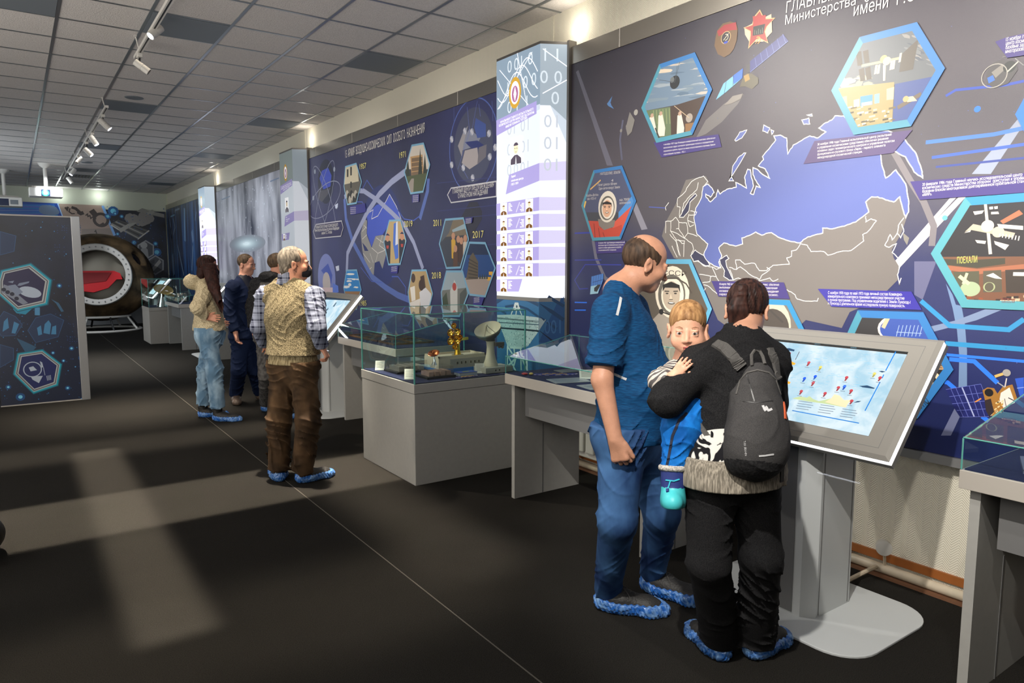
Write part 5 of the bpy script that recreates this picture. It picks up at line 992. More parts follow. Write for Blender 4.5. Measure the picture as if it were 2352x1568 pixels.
    for k in range(rows):
        y = .60+k*.066 if variant == 0 else .62; last = (k == rows-1)
        A.poly([(0, F(y)), (.38 if last else .6, F(y-.006)), (.33 if last else .6, F(y+.048)), (0, F(y+.052))], pu if k < 4 or variant else pu, raw=True)
        if not last: A.poly([(.6, F(y-.006)), (.827, F(y-.006)), (.827, F(y+.045)), (.6, F(y+.048))], pu2, raw=True)
        portrait(.06, y, .1, .10, br)
        if not last: portrait(.42, y-.003, .1, .10, br); A.line([(.29, F(y+.045)), (.34, F(y+.005))], .012, pu2, raw=True)
        for j in range(6): A.line([(.18, F(y+.006+j*.006)), (.18+.03+.012*((j*7+k) % 3), F(y+.006+j*.006))], .006, wh, raw=True, bump=(j == 0))
        if not last:
            for j in range(6): A.line([(.40-.03-.012*((j*5+k) % 3), F(y+.012+j*.006)), (.40, F(y+.012+j*.006))], .006, wh, raw=True, bump=(j == 0))
    A.build('backlit_artwork', t, 'backlit emblem, portraits and digits')
C1 = lightbox('nearest lightbox column, with rows of portraits and a printed dish antenna on its base', 0, 3.305, .76, True)
col_art(C1[0], C1[1], C1[2], 3.305, 1.345, .76, 0)
C2 = lightbox('middle grey-green lightbox column with one emblem and a single portrait, behind the vest visitor', 5.90, 3.285, .27, False, (90, 110, 120))
col_art(C2[0], C2[1], C2[2], 3.285, 1.345, .27, 1, False)
C3 = lightbox('furthest narrow-looking white lightbox column near the end of the hall', 11.66, 3.265, .9, False, (90, 120, 150))
col_art(C3[0], C3[1], C3[2], 3.265, 1.345, .9, 0, False)
# dish antenna printed on the base of the nearest column
_, Art2, s2w, _, _, _ = C1
def c_px(u, v):
    q = onX(u, v, 3.4); a = 5.07-q[1]
    if a <= .6: return (a, q[2])
    n = np.array([.475, .88, 0]); p0 = np.array([3.4, 4.47, 0]); d = ray(u, v); t_ = ((p0-CAM) @ n)/(d @ n); q = CAM+d*t_; return (.6+math.hypot(q[0]-3.4, q[1]-4.47), q[2])
A = Art2(c_px, s2w, (-1, 0, 0), .0008); ZD = Zm(1130, 430, 3.645); DI = ink(176, 200, 206); DK = ink(60, 90, 110)
A.poly(ZD([(392, 915), (603, 912), (603, 1300), (392, 1300)]), ink(38, 84, 140))
for P_, w in (([(40, 960), (120, 912), (220, 912), (320, 950), (391, 985)], .03), ([(393, 986), (500, 1040), (600, 1110)], .03), ([(470, 915), (603, 995)], .025), ([(110, 1000), (200, 985), (300, 1020), (391, 1085)], .02), ([(393, 1088), (450, 1120), (545, 1185)], .02), ([(40, 1010), (120, 1060)], .02)): A.line(ZD(P_), w, ink(34, 70, 110))
for a, b in (((200, 965), (160, 1065)), ((205, 965), (250, 1070)), ((190, 1010), (235, 1010)), ((215, 965), (200, 1068)), ((185, 985), (225, 985))): A.line(ZD([a, b]), .012, ink(214, 224, 226))
A.poly(ZD([(190, 965), (222, 965), (230, 1010), (185, 1010)]), ink(190, 206, 210)); A.ell(ZD([(208, 998)])[0], .012, DK, n=10)
A.poly(ZD([(44, 1068), (200, 1065), (391, 1090), (391, 1205), (300, 1330), (230, 1350), (130, 1330), (80, 1190), (44, 1175)]), DI); A.poly(ZD([(393, 1092), (452, 1108), (393, 1200)]), DI)
random.seed(21)
for k in range(230):
    x = random.uniform(50, 385); y = random.uniform(1075, 1325)
    if y > 1190 and (x < 80+(y-1190)*.35 or x > 385-(y-1205)*.62): continue
    A.line(ZD([(x, y), (x+random.uniform(-9, 9), y+random.uniform(5, 14))]), .004, DK if k % 3 else ink(232, 240, 240), bump=False)
A.k += 1
A.line(ZD([(44, 1175), (250, 1190), (391, 1203)]), .014, ink(24, 44, 60)); A.line(ZD([(393, 1204), (520, 1295)]), .014, ink(24, 34, 60))
A.line(ZD([(44, 1130), (391, 1150)]), .008, DK); A.line(ZD([(44, 1100), (391, 1118)]), .006, ink(120, 150, 160))
for a, b in (((130, 1325), (130, 1500)), ((240, 1345), (245, 1530)), ((130, 1330), (175, 1400)), ((175, 1400), (130, 1420)), ((150, 1340), (250, 1345)), ((185, 1345), (190, 1400)), ((140, 1420), (200, 1540)), ((210, 1400), (180, 1500)), ((250, 1430), (300, 1540)), ((290, 1360), (296, 1540)), ((250, 1400), (290, 1470)), ((130, 1500), (200, 1430))): A.line(ZD([a, b]), .018, ink(196, 216, 218))
A.text('001', ZD([(440, 1225)])[0], ZD([(575, 1222)])[0], .11, ink(66, 116, 170)); A.text('01', ZD([(310, 1530)])[0], ZD([(382, 1530)])[0], .12, ink(66, 116, 170))
A.build('antenna_print', C1[0], 'printed white dish antenna on blue')
# ================================================================ SCULPTING: signed distance shapes meshed with surface nets
class Sculpt:
    def __init__(s, lo, hi, h):
        s.h = h; s.lo = np.array(lo, float); n = np.ceil((np.array(hi, float)-s.lo)/h).astype(int)+1
        s.V = np.full(n, 0.08, np.float32); s.n = n
    def blk(s, lo, hi):
        a = np.maximum(np.floor((np.array(lo)-s.lo)/s.h).astype(int), 0); b = np.minimum(np.ceil((np.array(hi)-s.lo)/s.h).astype(int)+1, s.n)
        if (b <= a).any(): return None
        sl = tuple(slice(a[i], b[i]) for i in range(3))
        g = [s.lo[i]+s.h*np.arange(a[i], b[i], dtype=np.float32) for i in range(3)]
        return sl, g[0][:, None, None], g[1][None, :, None], g[2][None, None, :]
    def _mix(s, sl, d, k, op):
        v = s.V[sl]; d = d.astype(np.float32)
        if op == 'add':
            if k > 0: hh = np.clip(.5+.5*(v-d)/k, 0, 1); s.V[sl] = v*(1-hh)+d*hh-k*hh*(1-hh)
            else: s.V[sl] = np.minimum(v, d)
        else:
            if k > 0: hh = np.clip(.5-.5*(v+d)/k, 0, 1); s.V[sl] = v*(1-hh)+(-d)*hh+k*hh*(1-hh)
            else: s.V[sl] = np.maximum(v, -d)
    def cone(s, a, b, ra, rb, k=.02, op='add', flat=None, fs=1.0, cap=0):
        a = np.array(a, float); b = np.array(b, float); R = max(ra, rb)*max(1, fs)+k+3*s.h+.015
        r = s.blk(np.minimum(a, b)-R, np.maximum(a, b)+R)
        if r is None: return s
        sl, X, Y, Z = r; ba = b-a; L = max(ba @ ba, 1e-9)
        px, py, pz = X-a[0], Y-a[1], Z-a[2]
        if flat is not None:          # stretch the section along a direction
            f = np.array(flat, float); f /= np.linalg.norm(f); q = px*f[0]+py*f[1]+pz*f[2]; c = (1/fs-1)
            px = px+f[0]*q*c; py = py+f[1]*q*c; pz = pz+f[2]*q*c; ba = ba+f*(ba @ f)*c; L = max(ba @ ba, 1e-9)
        t0 = (px*ba[0]+py*ba[1]+pz*ba[2])/L; t = np.clip(t0, 0, 1)
        d = np.sqrt((px-ba[0]*t)**2+(py-ba[1]*t)**2+(pz-ba[2]*t)**2)-(ra+(rb-ra)*t)
        if cap & 2: d = np.maximum(d, (t0-1)*math.sqrt(L))
        if cap & 1: d = np.maximum(d, -t0*math.sqrt(L))
        s._mix(sl, d, k, op); return s
    def ell(s, c, r, k=.02, op='add', R=None):
        c = np.array(c, float); r = np.array(r, float) if np.ndim(r) else np.array([r]*3, float); m = r.max()+k+3*s.h+.015
        q = s.blk(c-m, c+m)
        if q is None: return s
        sl, X, Y, Z = q; px, py, pz = X-c[0], Y-c[1], Z-c[2]
        if R is not None: px, py, pz = (R[0, i]*px+R[1, i]*py+R[2, i]*pz for i in range(3))
        k0 = np.sqrt((px/r[0])**2+(py/r[1])**2+(pz/r[2])**2); k1 = np.sqrt((px/r[0]**2)**2+(py/r[1]**2)**2+(pz/r[2]**2)**2)+1e-9
        s._mix(sl, k0*(k0-1)/k1, k, op); return s
    def box(s, c, e, rad=.01, k=.01, op='add', R=None):
        c = np.array(c, float); e = np.array(e, float); m = np.linalg.norm(e)+k+3*s.h+.015; q = s.blk(c-m, c+m)
        if q is None: return s
        sl, X, Y, Z = q; px, py, pz = X-c[0], Y-c[1], Z-c[2]
        if R is not None: px, py, pz = (R[0, i]*px+R[1, i]*py+R[2, i]*pz for i in range(3))
        qx, qy, qz = abs(px)-e[0]+rad, abs(py)-e[1]+rad, abs(pz)-e[2]+rad
        d = np.sqrt(np.maximum(qx, 0)**2+np.maximum(qy, 0)**2+np.maximum(qz, 0)**2)+np.minimum(np.maximum(qx, np.maximum(qy, qz)), 0)-rad
        s._mix(sl, d, k, op); return s
    def cut(s, p, n, k=0.0):         # removes everything on the side n points to
        n = np.array(n, float); n /= np.linalg.norm(n); r = s.blk(s.lo, s.lo+s.h*(s.n-1)); sl, X, Y, Z = r
        d = (X-p[0])*n[0]+(Y-p[1])*n[1]+(Z-p[2])*n[2]
        s.V = np.maximum(s.V, d.astype(np.float32)); return s
    def folds(s, amp, f=26, seed=0, where=None, dirn=None, w=.55):
        # cloth folds: narrow raised ridges in slanting patches over soft hollows
        sl, X, Y, Z = s.blk(s.lo, s.lo+s.h*(s.n-1)); rs = np.random.RandomState(seed); a = rs.uniform(0, 6, 12); D = 0
        wx = X+.03*np.sin(Z*15+a[0])+.025*np.sin(Y*19+a[1]); wy = Y+.03*np.sin(X*17+a[2]); wz = Z+.03*np.sin(X*13+a[4])+.03*np.sin(Y*16+a[5])
        for k in range(3):
            t = rs.uniform(-1.3, 1.3, 2); q = wx*t[0]+wy*t[1]+wz*(.55+.35*k)
            u = 1-np.abs(np.sin(q*f*(.55+.25*k)+a[6+k])); m = np.clip(np.sin(wx*(11+4*k)+a[9-k])*np.sin(wz*(8+3*k)+wy*9+a[k])*1.6+.25, 0, 1)
            D = D+(u**3-.15)*m
        D = D*amp*.62
        if where is not None: D = D*where(X, Y, Z)
        s.V = (s.V-D).astype(np.float32); return s
    def mesh(s):
        V = s.V; S = V < 0; c = np.zeros(np.array(V.shape)-1, np.int8)
        for i in (0, 1):
            for j in (0, 1):
                for k in (0, 1): c += S[i:V.shape[0]-1+i, j:V.shape[1]-1+j, k:V.shape[2]-1+k]
        act = (c > 0) & (c < 8); I = np.argwhere(act); idx = np.full(act.shape, -1, np.int32); idx[act] = np.arange(len(I))
        pos = np.zeros((len(I), 3)); cnt = np.zeros(len(I)); cor = [(i, j, k) for i in (0, 1) for j in (0, 1) for k in (0, 1)]
        for a in cor:
            for ax in range(3):
                if a[ax]: continue
                b = list(a); b[ax] = 1; va = V[I[:, 0]+a[0], I[:, 1]+a[1], I[:, 2]+a[2]]; vb = V[I[:, 0]+b[0], I[:, 1]+b[1], I[:, 2]+b[2]]
                m = (va < 0) != (vb < 0); t = np.where(m, va/np.where(m, va-vb, 1), 0)
                p = np.array(a, float)[None, :].repeat(len(I), 0); p[:, ax] += t; pos[m] += p[m]; cnt[m] += 1
        pos = (pos/np.maximum(cnt, 1)[:, None]+I)*s.h+s.lo; F = []
        for ax in range(3):
            o1, o2 = [(1, 2), (2, 0), (0, 1)][ax]; sl0 = [slice(None)]*3; sl1 = [slice(None)]*3; sl0[ax] = slice(0, -1); sl1[ax] = slice(1, None)
            A = S[tuple(sl0)]; B = S[tuple(sl1)]
            for flip in (0, 1):
                E = np.argwhere((A & ~B) if not flip else (~A & B)); ok = (E[:, o1] > 0) & (E[:, o2] > 0) & (E[:, o1] < idx.shape[o1]) & (E[:, o2] < idx.shape[o2]); E = E[ok]
                def g(d1, d2): q = E.copy(); q[:, o1] += d1; q[:, o2] += d2; return idx[q[:, 0], q[:, 1], q[:, 2]]
                Q = np.stack([g(-1, -1), g(0, -1), g(0, 0), g(-1, 0)], 1); F.append(Q if not flip else Q[:, ::-1])
        F = np.concatenate(F) if F else np.zeros((0, 4), int); F = F[(F >= 0).all(1)]
        return pos, F
def sculpt_obj(sc, name, mats, parent=None, mi=None, label=None):
    V, F = sc.mesh()
    m = None
    if mi is not None: m = mi(V[F].mean(1))
    o = arrmesh(name, V, F, mats, parent, True, m); 
    if label: o['label'] = label
    return o
def nrm(v): v = np.array(v, float); return v/max(np.linalg.norm(v), 1e-9)
def frame(fwd, up=(0, 0, 1)):        # columns: right, forward, up
    f = nrm(fwd); u = np.array(up, float); r = nrm(np.cross(f, u)); u = np.cross(r, f); return np.stack([r, f, u], 1)
def hdg(deg, pitch=0): a = math.radians(deg); p = math.radians(pitch); return np.array([math.sin(a)*math.cos(p), math.cos(a)*math.cos(p), math.sin(p)])
def bounds(pts, pad): P = np.array(pts); return P.min(0)-pad, P.max(0)+pad

SKIN = lambda n, c: mat('skin_'+n, c, .48, bump=.12, bscale=180, var=.07, vscale=30, spec=.4)
def head_sculpt(s, C, fwd, k=1.0, up=(0, 0, 1), baby=False, male=True):
    R = frame(fwd, up); L = lambda x, y, z: C+R @ (np.array([x, y, z])*k); e = lambda c, r, kk=.02, op='add': s.ell(L(*c), np.array(r)*k, kk*k, op, R)
    e((0, -.012, .035), (.076, .096, .086), 0)
    if baby:
        e((0, .022, -.03), (.061, .071, .066), .03); e((0, .066, -.076), (.024, .02, .02), .03)
        for q in (-1, 1): e((q*.036, .056, -.042), (.028, .028, .028), .03)
    else:
        e((0, .022, -.04), (.058, .070, .072), .03); e((0, .066, -.088), (.024, .022, .022), .03)
        for q in (-1, 1): e((q*.044, .012, -.062), (.016, .03, .025), .03); e((q*.040, .062, -.026), (.022, .022, .02), .025)
    for q in (-1, 1):
        s.cone(L(q*.012, .086, .016), L(q*.045, .078, .018), .008*k, .008*k, .012*k) if not baby else None
        e((q*.032, .096, -.001), (.018, .014, .012), .012, 'cut')
        e((q*.031, .0775, -.002), (.0155, .0145, .0125), .004)
        e((q*.031, .0815, .0085), (.017, .0125, .0062), .004); e((q*.031, .0805, -.0125), (.016, .0115, .0055), .004)
    nz = .66 if baby else 1.0
    s.cone(L(0, .085, .008), L(0, .085+.026*nz, -.032), .0075*k, .0105*k*(.95 if baby else 1), .010*k)
    for q in (-1, 1): e((q*.0115, .085+.012*nz, -.036), (.008, .010, .007), .006)
    e((0, .086, -.060), (.022, .010, .0055), .006); e((0, .084, -.071), (.019, .010, .0065), .006); e((0, .095, -.0652), (.024, .006, .0014), .002, 'cut')
    for q in (-1, 1):
        ec = (q*.078, -.008, -.012); e(ec, (.008, .019, .031), .006); e((q*.086, -.004, -.010), (.006, .011, .020), .004, 'cut'); e((q*.083, -.012, -.038), (.005, .009, .009), .005)
        e((q*.0845, -.016, .006), (.0035, .010, .017), .004)
    return L, R
def eyes(parent, L, R, k, col=(.05, .035, .02)):
    mb = MB(); W = mat('eye_white', (.55, .53, .5), .15, spec=.8); I = mat('eye_iris_%d' % int(col[0]*1000), col, .1, spec=.9); B = mat('eye_pupil', (.004, .004, .004), .05, spec=1)
    for q in (-1, 1):
        mb = MB(); c = L(q*.031, .0815, -.002); mb.ball(c, .0125*k, W, 14); f = R[:, 1]; mb.ball(c+f*.0052*k, (.0082*k,)*3, I, 12); mb.ball(c+f*.0100*k, (.0041*k,)*3, B, 8); mb.build('eye', parent, smooth=True)
def hand_sculpt(s, W, d, n, side, k=1.0, curl=(.5, .6, .5), spread=.1, thumb=.5, straight=None):
    # W wrist, d finger direction, n palm normal (fingers curl towards it), side = +1 when the thumb is on the side d x n
    d = nrm(d); n = nrm(np.array(n)-d*(np.array(n) @ d)); t = np.cross(d, n)*side
    P = lambda a, b, c: W+(d*a+t*b+n*c)*k
    s.cone(P(-.02, 0, 0), P(.02, .0, 0), .024*k, .026*k, .015*k, flat=n, fs=.72)
    for b, e_ in ((.028, .030), (.010, .012), (-.009, -.010), (-.026, -.028)): s.cone(P(.018, b*.6, 0), P(.085, e_, .002), .015*k, .0115*k, .014*k)
    s.cone(P(.015, .018, .006), P(.045, .032, .010), .016*k, .014*k, .015*k)
    for i, (b, ln, r) in enumerate(((.031, .070, .0088), (.0115, .078, .0092), (-.0095, .073, .0088), (-.029, .058, .0078))):
        p = P(.084 if i in (1, 2) else .079, b, .001); a = 0; sp = (b/.03)*spread
        for j, f in enumerate((.45, .31, .24)):
            a += curl[j] if straight is None or i not in straight else .08; dd = d*math.cos(a)+n*math.sin(a)+t*sp; dd = nrm(dd); q = p+dd*ln*f*k
            s.cone(p, q, r*k*(1-.06*j), r*k*(.94-.08*j), .0045*k); p = q
    p = P(.028, .034, .006); u = nrm(d*math.cos(thumb)+t*math.sin(thumb)*.9+n*.25); q = p+u*.036*k; s.cone(p, q, .0125*k, .0105*k, .008*k); u2 = nrm(u+n*.35*0+d*.25); s.cone(q, q+u2*.028*k, .0105*k, .0082*k, .004*k)

def shoe(parent, heel, yaw, k=1.0, cover=True, boot=None, ankle=None, name='shoe', m=None, high=.0):
    f = hdg(yaw); r = np.array([f[1], -f[0], 0]); P = lambda a, b, c: np.array([heel[0], heel[1], 0])+(f*a+r*b)*k+np.array([0, 0, c*k])
    s = Sculpt(*bounds([P(-.05, 0, 0), P(.32, 0, .16+high)], .1), .005)
    s.cone(P(.03, 0, .045), P(.10, 0, .05), .036*k, .040*k, .02); s.cone(P(.08, 0, .05), P(.215, .004, .032), .042*k, .036*k, .03, flat=r, fs=1.15); s.cone(P(.21, .005, .03), P(.245, .005, .028), .038*k, .028*k, .03, flat=r, fs=1.15)
    s.cone(P(.045, 0, .05), P(.03, 0, .115+high), .040*k, .043*k, .025)
    s.cut((0, 0, 0.004), (0, 0, -1)); s.cut((0, 0, (.125+high)*k), (0, 0, 1))
    o = sculpt_obj(s, name, [m or mat('shoe_black', (.018, .017, .016), .55, bump=.3, bscale=120)], parent)
    if high and k > .9:
        lb = MB(); ml = mat('lace', (.05, .048, .044), .7)
        for i in range(5):
            c0 = .095+i*.018; z = .098-i*.009; lb.tube([P(c0, -.022, z), P(c0+.008, 0, z+.008), P(c0-.004, .022, z)], .0026, ml, 6)
        lb.tube([P(.10, 0, .105), P(.12, -.03, .085), P(.135, -.045, .06)], .0024, ml, 6).tube([P(.10, 0, .105), P(.125, .03, .09), P(.14, .04, .065)], .0024, ml, 6)
        lb.build('laces', o)
    if cover:
        s = Sculpt(*bounds([P(-.05, 0, 0), P(.32, 0, .16)], .1), .0045)
        s.cone(P(.03, 0, .04), P(.10, 0, .045), .046*k, .052*k, .02); s.cone(P(.08, 0, .045), P(.22, .004, .028), .053*k, .047*k, .03, flat=r, fs=1.2); s.cone(P(.22, .005, .025), P(.27, .005, .018), .046*k, .030*k, .03, flat=r, fs=1.3)
        sl, X, Y, Z = s.blk(s.lo, s.lo+s.h*(s.n-1)); u = (X-heel[0])*f[0]+(Y-heel[1])*f[1]; w = (X-heel[0])*r[0]+(Y-heel[1])*r[1]
        s.V = s.V+(.0035*np.sin(u*170+9*np.sin(w*60))*np.sin(w*75+Z*120+3*np.sin(u*50))+.002*np.sin(u*330+Z*200)).astype(np.float32)
        top = .050+.014*np.clip(1-u/.1, 0, 1)+.03*np.clip((.03-u)/.06, 0, 1)
        s.V = np.maximum(s.V, (Z-top*k+.003*np.sin(u*230)).astype(np.float32)); s.cut((0, 0, .002), (0, 0, -1))
        sculpt_obj(s, 'shoe_cover', [M_COVER], parent, label='crinkled blue plastic overshoe')
    return o
def cover_mat():
    m = mat('blue_plastic_film', (1, 1, 1), .22, spec=.7); N, L, b = nodes(m); tc = N.new('ShaderNodeTexCoord'); n = N.new('ShaderNodeTexNoise'); n.inputs['Scale'].default_value = 17; n.inputs['Detail'].default_value = 4; n.inputs['Distortion'].default_value = 2.2
    cr = N.new('ShaderNodeValToRGB'); cr.color_ramp.elements[0].position = .4; cr.color_ramp.elements[0].color = (*srgb(34, 92, 172), 1); cr.color_ramp.elements[1].position = .7; cr.color_ramp.elements[1].color = (*srgb(120, 160, 206), 1)
    L.new(tc.outputs['Object'], n.inputs[0]); L.new(n.outputs[0], cr.inputs[0]); L.new(cr.outputs[0], b.inputs['Base Color']); bp = N.new('ShaderNodeBump'); bp.inputs['Strength'].default_value = .45; bp.inputs['Distance'].default_value = .01; L.new(n.outputs[0], bp.inputs['Height']); L.new(bp.outputs[0], b.inputs['Normal']); return m
M_COVER = cover_mat()
def cloth_mat(name, c1, c2, scale=60, stretch=(1, 1, 1), bump=.25, rough=.9, lo=.4, hi=.62, sheen=.2, detail=4, dist=0.0):
    if name in MATS: return MATS[name]
    m = mat(name, (1, 1, 1), rough, spec=.2, sheen=0); N, L, b = nodes(m); tc = N.new('ShaderNodeTexCoord'); mp = N.new('ShaderNodeMapping'); mp.inputs['Scale'].default_value = stretch
    n = N.new('ShaderNodeTexNoise'); n.inputs['Scale'].default_value = scale; n.inputs['Detail'].default_value = detail; n.inputs['Distortion'].default_value = dist
    cr = N.new('ShaderNodeValToRGB'); cr.color_ramp.elements[0].position = lo; cr.color_ramp.elements[0].color = (*c1, 1); cr.color_ramp.elements[1].position = hi; cr.color_ramp.elements[1].color = (*c2, 1)
    L.new(tc.outputs['Object'], mp.inputs[0]); L.new(mp.outputs[0], n.inputs[0]); L.new(n.outputs[0], cr.inputs[0]); L.new(cr.outputs[0], b.inputs['Base Color'])
    bp = N.new('ShaderNodeBump'); bp.inputs['Strength'].default_value = bump; bp.inputs['Distance'].default_value = .006; L.new(n.outputs[0], bp.inputs['Height']); L.new(bp.outputs[0], b.inputs['Normal']); return m
def plaid_mat(name, base, dark, light, s=.052, rot=0.0, axes=('X', 'Z')):
    m = mat(name, (1, 1, 1), .85, spec=.2); N, L, b = nodes(m); tc = N.new('ShaderNodeTexCoord'); mp = N.new('ShaderNodeMapping'); mp.inputs['Rotation'].default_value = (0, 0, rot); sp = N.new('ShaderNodeSeparateXYZ'); L.new(tc.outputs['Object'], mp.inputs[0]); L.new(mp.outputs[0], sp.inputs[0])
    def mt(op, a, c=None):
        n = N.new('ShaderNodeMath'); n.operation = op
        for i, q in enumerate((a, c)):
            if q is None: continue
            if isinstance(q, (int, float)): n.inputs[i].default_value = q
            else: L.new(q, n.inputs[i])
        return n.outputs[0]
    def band(ax, ph, w): return mt('LESS_THAN', mt('PINGPONG', mt('ADD', sp.outputs[ax], ph), s/2), w)
    f = mt('ADD', mt('MULTIPLY', band(axes[0], 0, .007), .5), mt('MULTIPLY', band(axes[1], 0, .007), .5)); f2 = mt('ADD', mt('MULTIPLY', band(axes[0], s*.36, .0018), .35), mt('MULTIPLY', band(axes[1], s*.36, .0018), .35))
    m1 = N.new('ShaderNodeMix'); m1.data_type = 'RGBA'; m1.inputs[6].default_value = (*base, 1); m1.inputs[7].default_value = (*dark, 1); L.new(mt('MINIMUM', mt('ADD', f, f2), 1.0), m1.inputs[0]); L.new(m1.outputs[2], b.inputs['Base Color']); return m
# ================================================================ PEOPLE
def A3(t): return at(*t) if not isinstance(t, np.ndarray) else t
class Body:
    """joints of one visitor; the pose is read off the photograph, the shapes are built from the joints"""
    def __init__(b, label, joints, group=None):
        b.J = {k: A3(v) for k, v in joints.items() if k not in ('footL', 'footR')}
        b.foot = {}
        for q in 'LR':
            if 'foot'+q in joints:
                h, t_ = joints['foot'+q]; H = onZ(h[0], h[1], 0); T = onZ(t_[0], t_[1], 0); d = T-H; b.foot[q] = (H, math.degrees(math.atan2(d[0], d[1])))
                f = hdg(b.foot[q][1]); b.J['ank'+q] = np.array([H[0], H[1], 0])+f*.045+np.array([0, 0, .10])
        J = b.J; b.ms = (J['shL']+J['shR'])/2; b.mh = (J['hipL']+J['hipR'])/2; b.up = nrm(b.ms-b.mh); b.side = nrm(J['shR']-J['shL']); b.fwd = nrm(np.cross(b.up, b.side)); b.side = np.cross(b.fwd, b.up)
        b.R = np.stack([b.side, b.fwd, b.up], 1); b.base = np.array([b.mh[0], b.mh[1], 0]); b.label = label; b.group = group
    def lerp(b, t): return b.mh+(b.ms-b.mh)*t
    def torso(b, s, w, d, belly=0.0, chest=0.0, k=.04, grow=0.0, top=.93, hipw=None, bot=-.05):
        hw = hipw or w; z = .45 if w < .25 else 1.0
        s.ell(b.lerp(.72)+b.fwd*chest, (w*.5+grow, d*.5+grow, .20*z), k*z, 'add', b.R)
        s.ell(b.lerp(.38)+b.fwd*belly, (w*.47+grow, d*.5+belly*.6+grow, .19*z), .07*z, 'add', b.R)
        s.ell(b.lerp(.05), (hw*.5+grow, d*.49+grow, .15*z), .06*z, 'add', b.R)
        s.cone(b.J['shL']-b.up*.015*z, b.J['shR']-b.up*.015*z, .052*z+grow, .052*z+grow, .06*z)
        s.cone(b.lerp(.9), b.J['neck'], .075*z+grow, .058*z+grow, .06*z, flat=b.side, fs=1.25)
        for q in 'LR': s.cone(b.J['neck']+(b.J['sh'+q]-b.J['neck'])*.15, b.J['sh'+q]+b.up*.005, .050*z+grow, .042*z+grow, .05*z)
    def legs(b, s, r0, r1, r2, k=.04, end=.0, cap=0):
        for q in 'LR':
            J = b.J; s.cone(J['hip'+q], J['kn'+q], r0, r1, k, flat=None); e = J['ank'+q]+(J['kn'+q]-J['ank'+q])*end; s.cone(J['kn'+q], e, r1, r2, .03, cap=cap)
        s.cone(b.J['hipL']+b.up*.05, b.J['hipR']+b.up*.05, r0*1.12, r0*1.12, .05); s.cone(b.J['hipL']+b.up*.05, b.J['hipL']+b.up*.22, r0*1.1, r0*1.0, .05, flat=None); s.cone(b.J['hipR']+b.up*.05, b.J['hipR']+b.up*.22, r0*1.1, r0*1.0, .06); s.cone(b.mh-b.up*.01, b.mh+b.up*.2, r0*1.15, r0*1.1, .05)
    def arm(b, s, q, r0, r1, r2, k=.03, t0=0, t1=1.0, cap=0, full=True):
        J = b.J; s.cone(J['sh'+q], J['el'+q], r0, r1, k) if full else s.cone(J['sh'+q], J['sh'+q]+(J['el'+q]-J['sh'+q])*t1, r0, r1, k, cap=2)
        if full: s.cone(J['el'+q], J['el'+q]+(J['wr'+q]-J['el'+q])*t1, r1, r2, .02, cap=cap)
    def skin(b, h, hk, hf, hp, m, hands=(), baby=False, arms='LR', legr=(.06, .045, .035), tw=.30, td=.17, ar=(.042, .037, .027), headup=(0, 0, 1), name='person', cat='person', bare=True):
        J = b.J; pts = [v for v in J.values()]; lo, hi = bounds(pts, .20); lo[2] = max(lo[2], -.02) if not baby else lo[2]
        s = Sculpt(lo, hi, h); f = hdg(hf, hp)
        b.L, b.HR = head_sculpt(s, J['head'], f, hk, headup, baby)
        s.cone(J['neck'], b.L(0, -.022, -.05), (.056 if not baby else .030), (.050 if not baby else .034)*hk, .03)
        b.torso(s, tw, td, top=.9)
        for q in arms: b.arm(s, q, *ar)
        if 'knL' in J: b.legs(s, *legr)
        for q, d, n, side, kk in hands: hand_sculpt(s, J['wr'+q], d, n, side, **kk)
        o = sculpt_obj(s, name, [m]); o['label'] = b.label; o['category'] = cat
        if b.group: o['group'] = b.group
        # origin at the feet
        off = b.base; o.data.transform(Matrix.Translation(Vector(-off))); o.location = Vector(off); WL[o.name] = off; b.o = o; b.hk = hk
        eyes(o, b.L, b.HR, hk, (.10, .06, .04) if baby else (.06, .05, .04))
        if not baby:
            mb = MB(); q_ = mat('dark_brow', (.05, .035, .025), .8)
            for q in (-1, 1): mb = MB(); mb.tube([b.L(q*.014, .0945, .018), b.L(q*.030, .0925, .024), b.L(q*.047, .083, .019)], [.0025*hk, .0034*hk, .0015*hk], q_, 6); mb.build('eyebrow', o)
        return o
def hair_shell(b, h, prims, cuts=(), mats=None, name='hair', amp=.0025, f=260, seed=0, cutboxes=(), label=None, k=.012):
    C = b.L(0, 0, 0); s = Sculpt(C-.20*b.hk-np.array([0, 0, .28]), C+.20*b.hk, h)
    for c, r in prims: s.ell(b.L(*c), np.array(r)*b.hk, k, 'add', b.HR)
    for c, r in cuts: s.ell(b.L(*c), np.array(r)*b.hk, .006, 'cut', b.HR)
    for p, n in cutboxes: s.cut(b.L(*p), b.HR @ np.array(n, float))
    sl, X, Y, Z = s.blk(s.lo, s.lo+s.h*(s.n-1)); R = b.HR; u = (X-C[0])*R[0, 0]+(Y-C[1])*R[1, 0]+(Z-C[2])*R[2, 0]; v = (X-C[0])*R[0, 1]+(Y-C[1])*R[1, 1]+(Z-C[2])*R[2, 1]
    an = np.arctan2(u, v-.02*0); s.V = s.V+(amp*np.sin(an*f/14+6*np.sin(Z*30+seed))*np.sin(an*f/6+Z*40+seed)).astype(np.float32)
    return sculpt_obj(s, name, mats, b.o, label=label)
HAIRM = lambda n, c, c2: cloth_mat('hair_'+n, c, c2, 55, (1, 1, .25), .35, .55, .35, .65, detail=6)
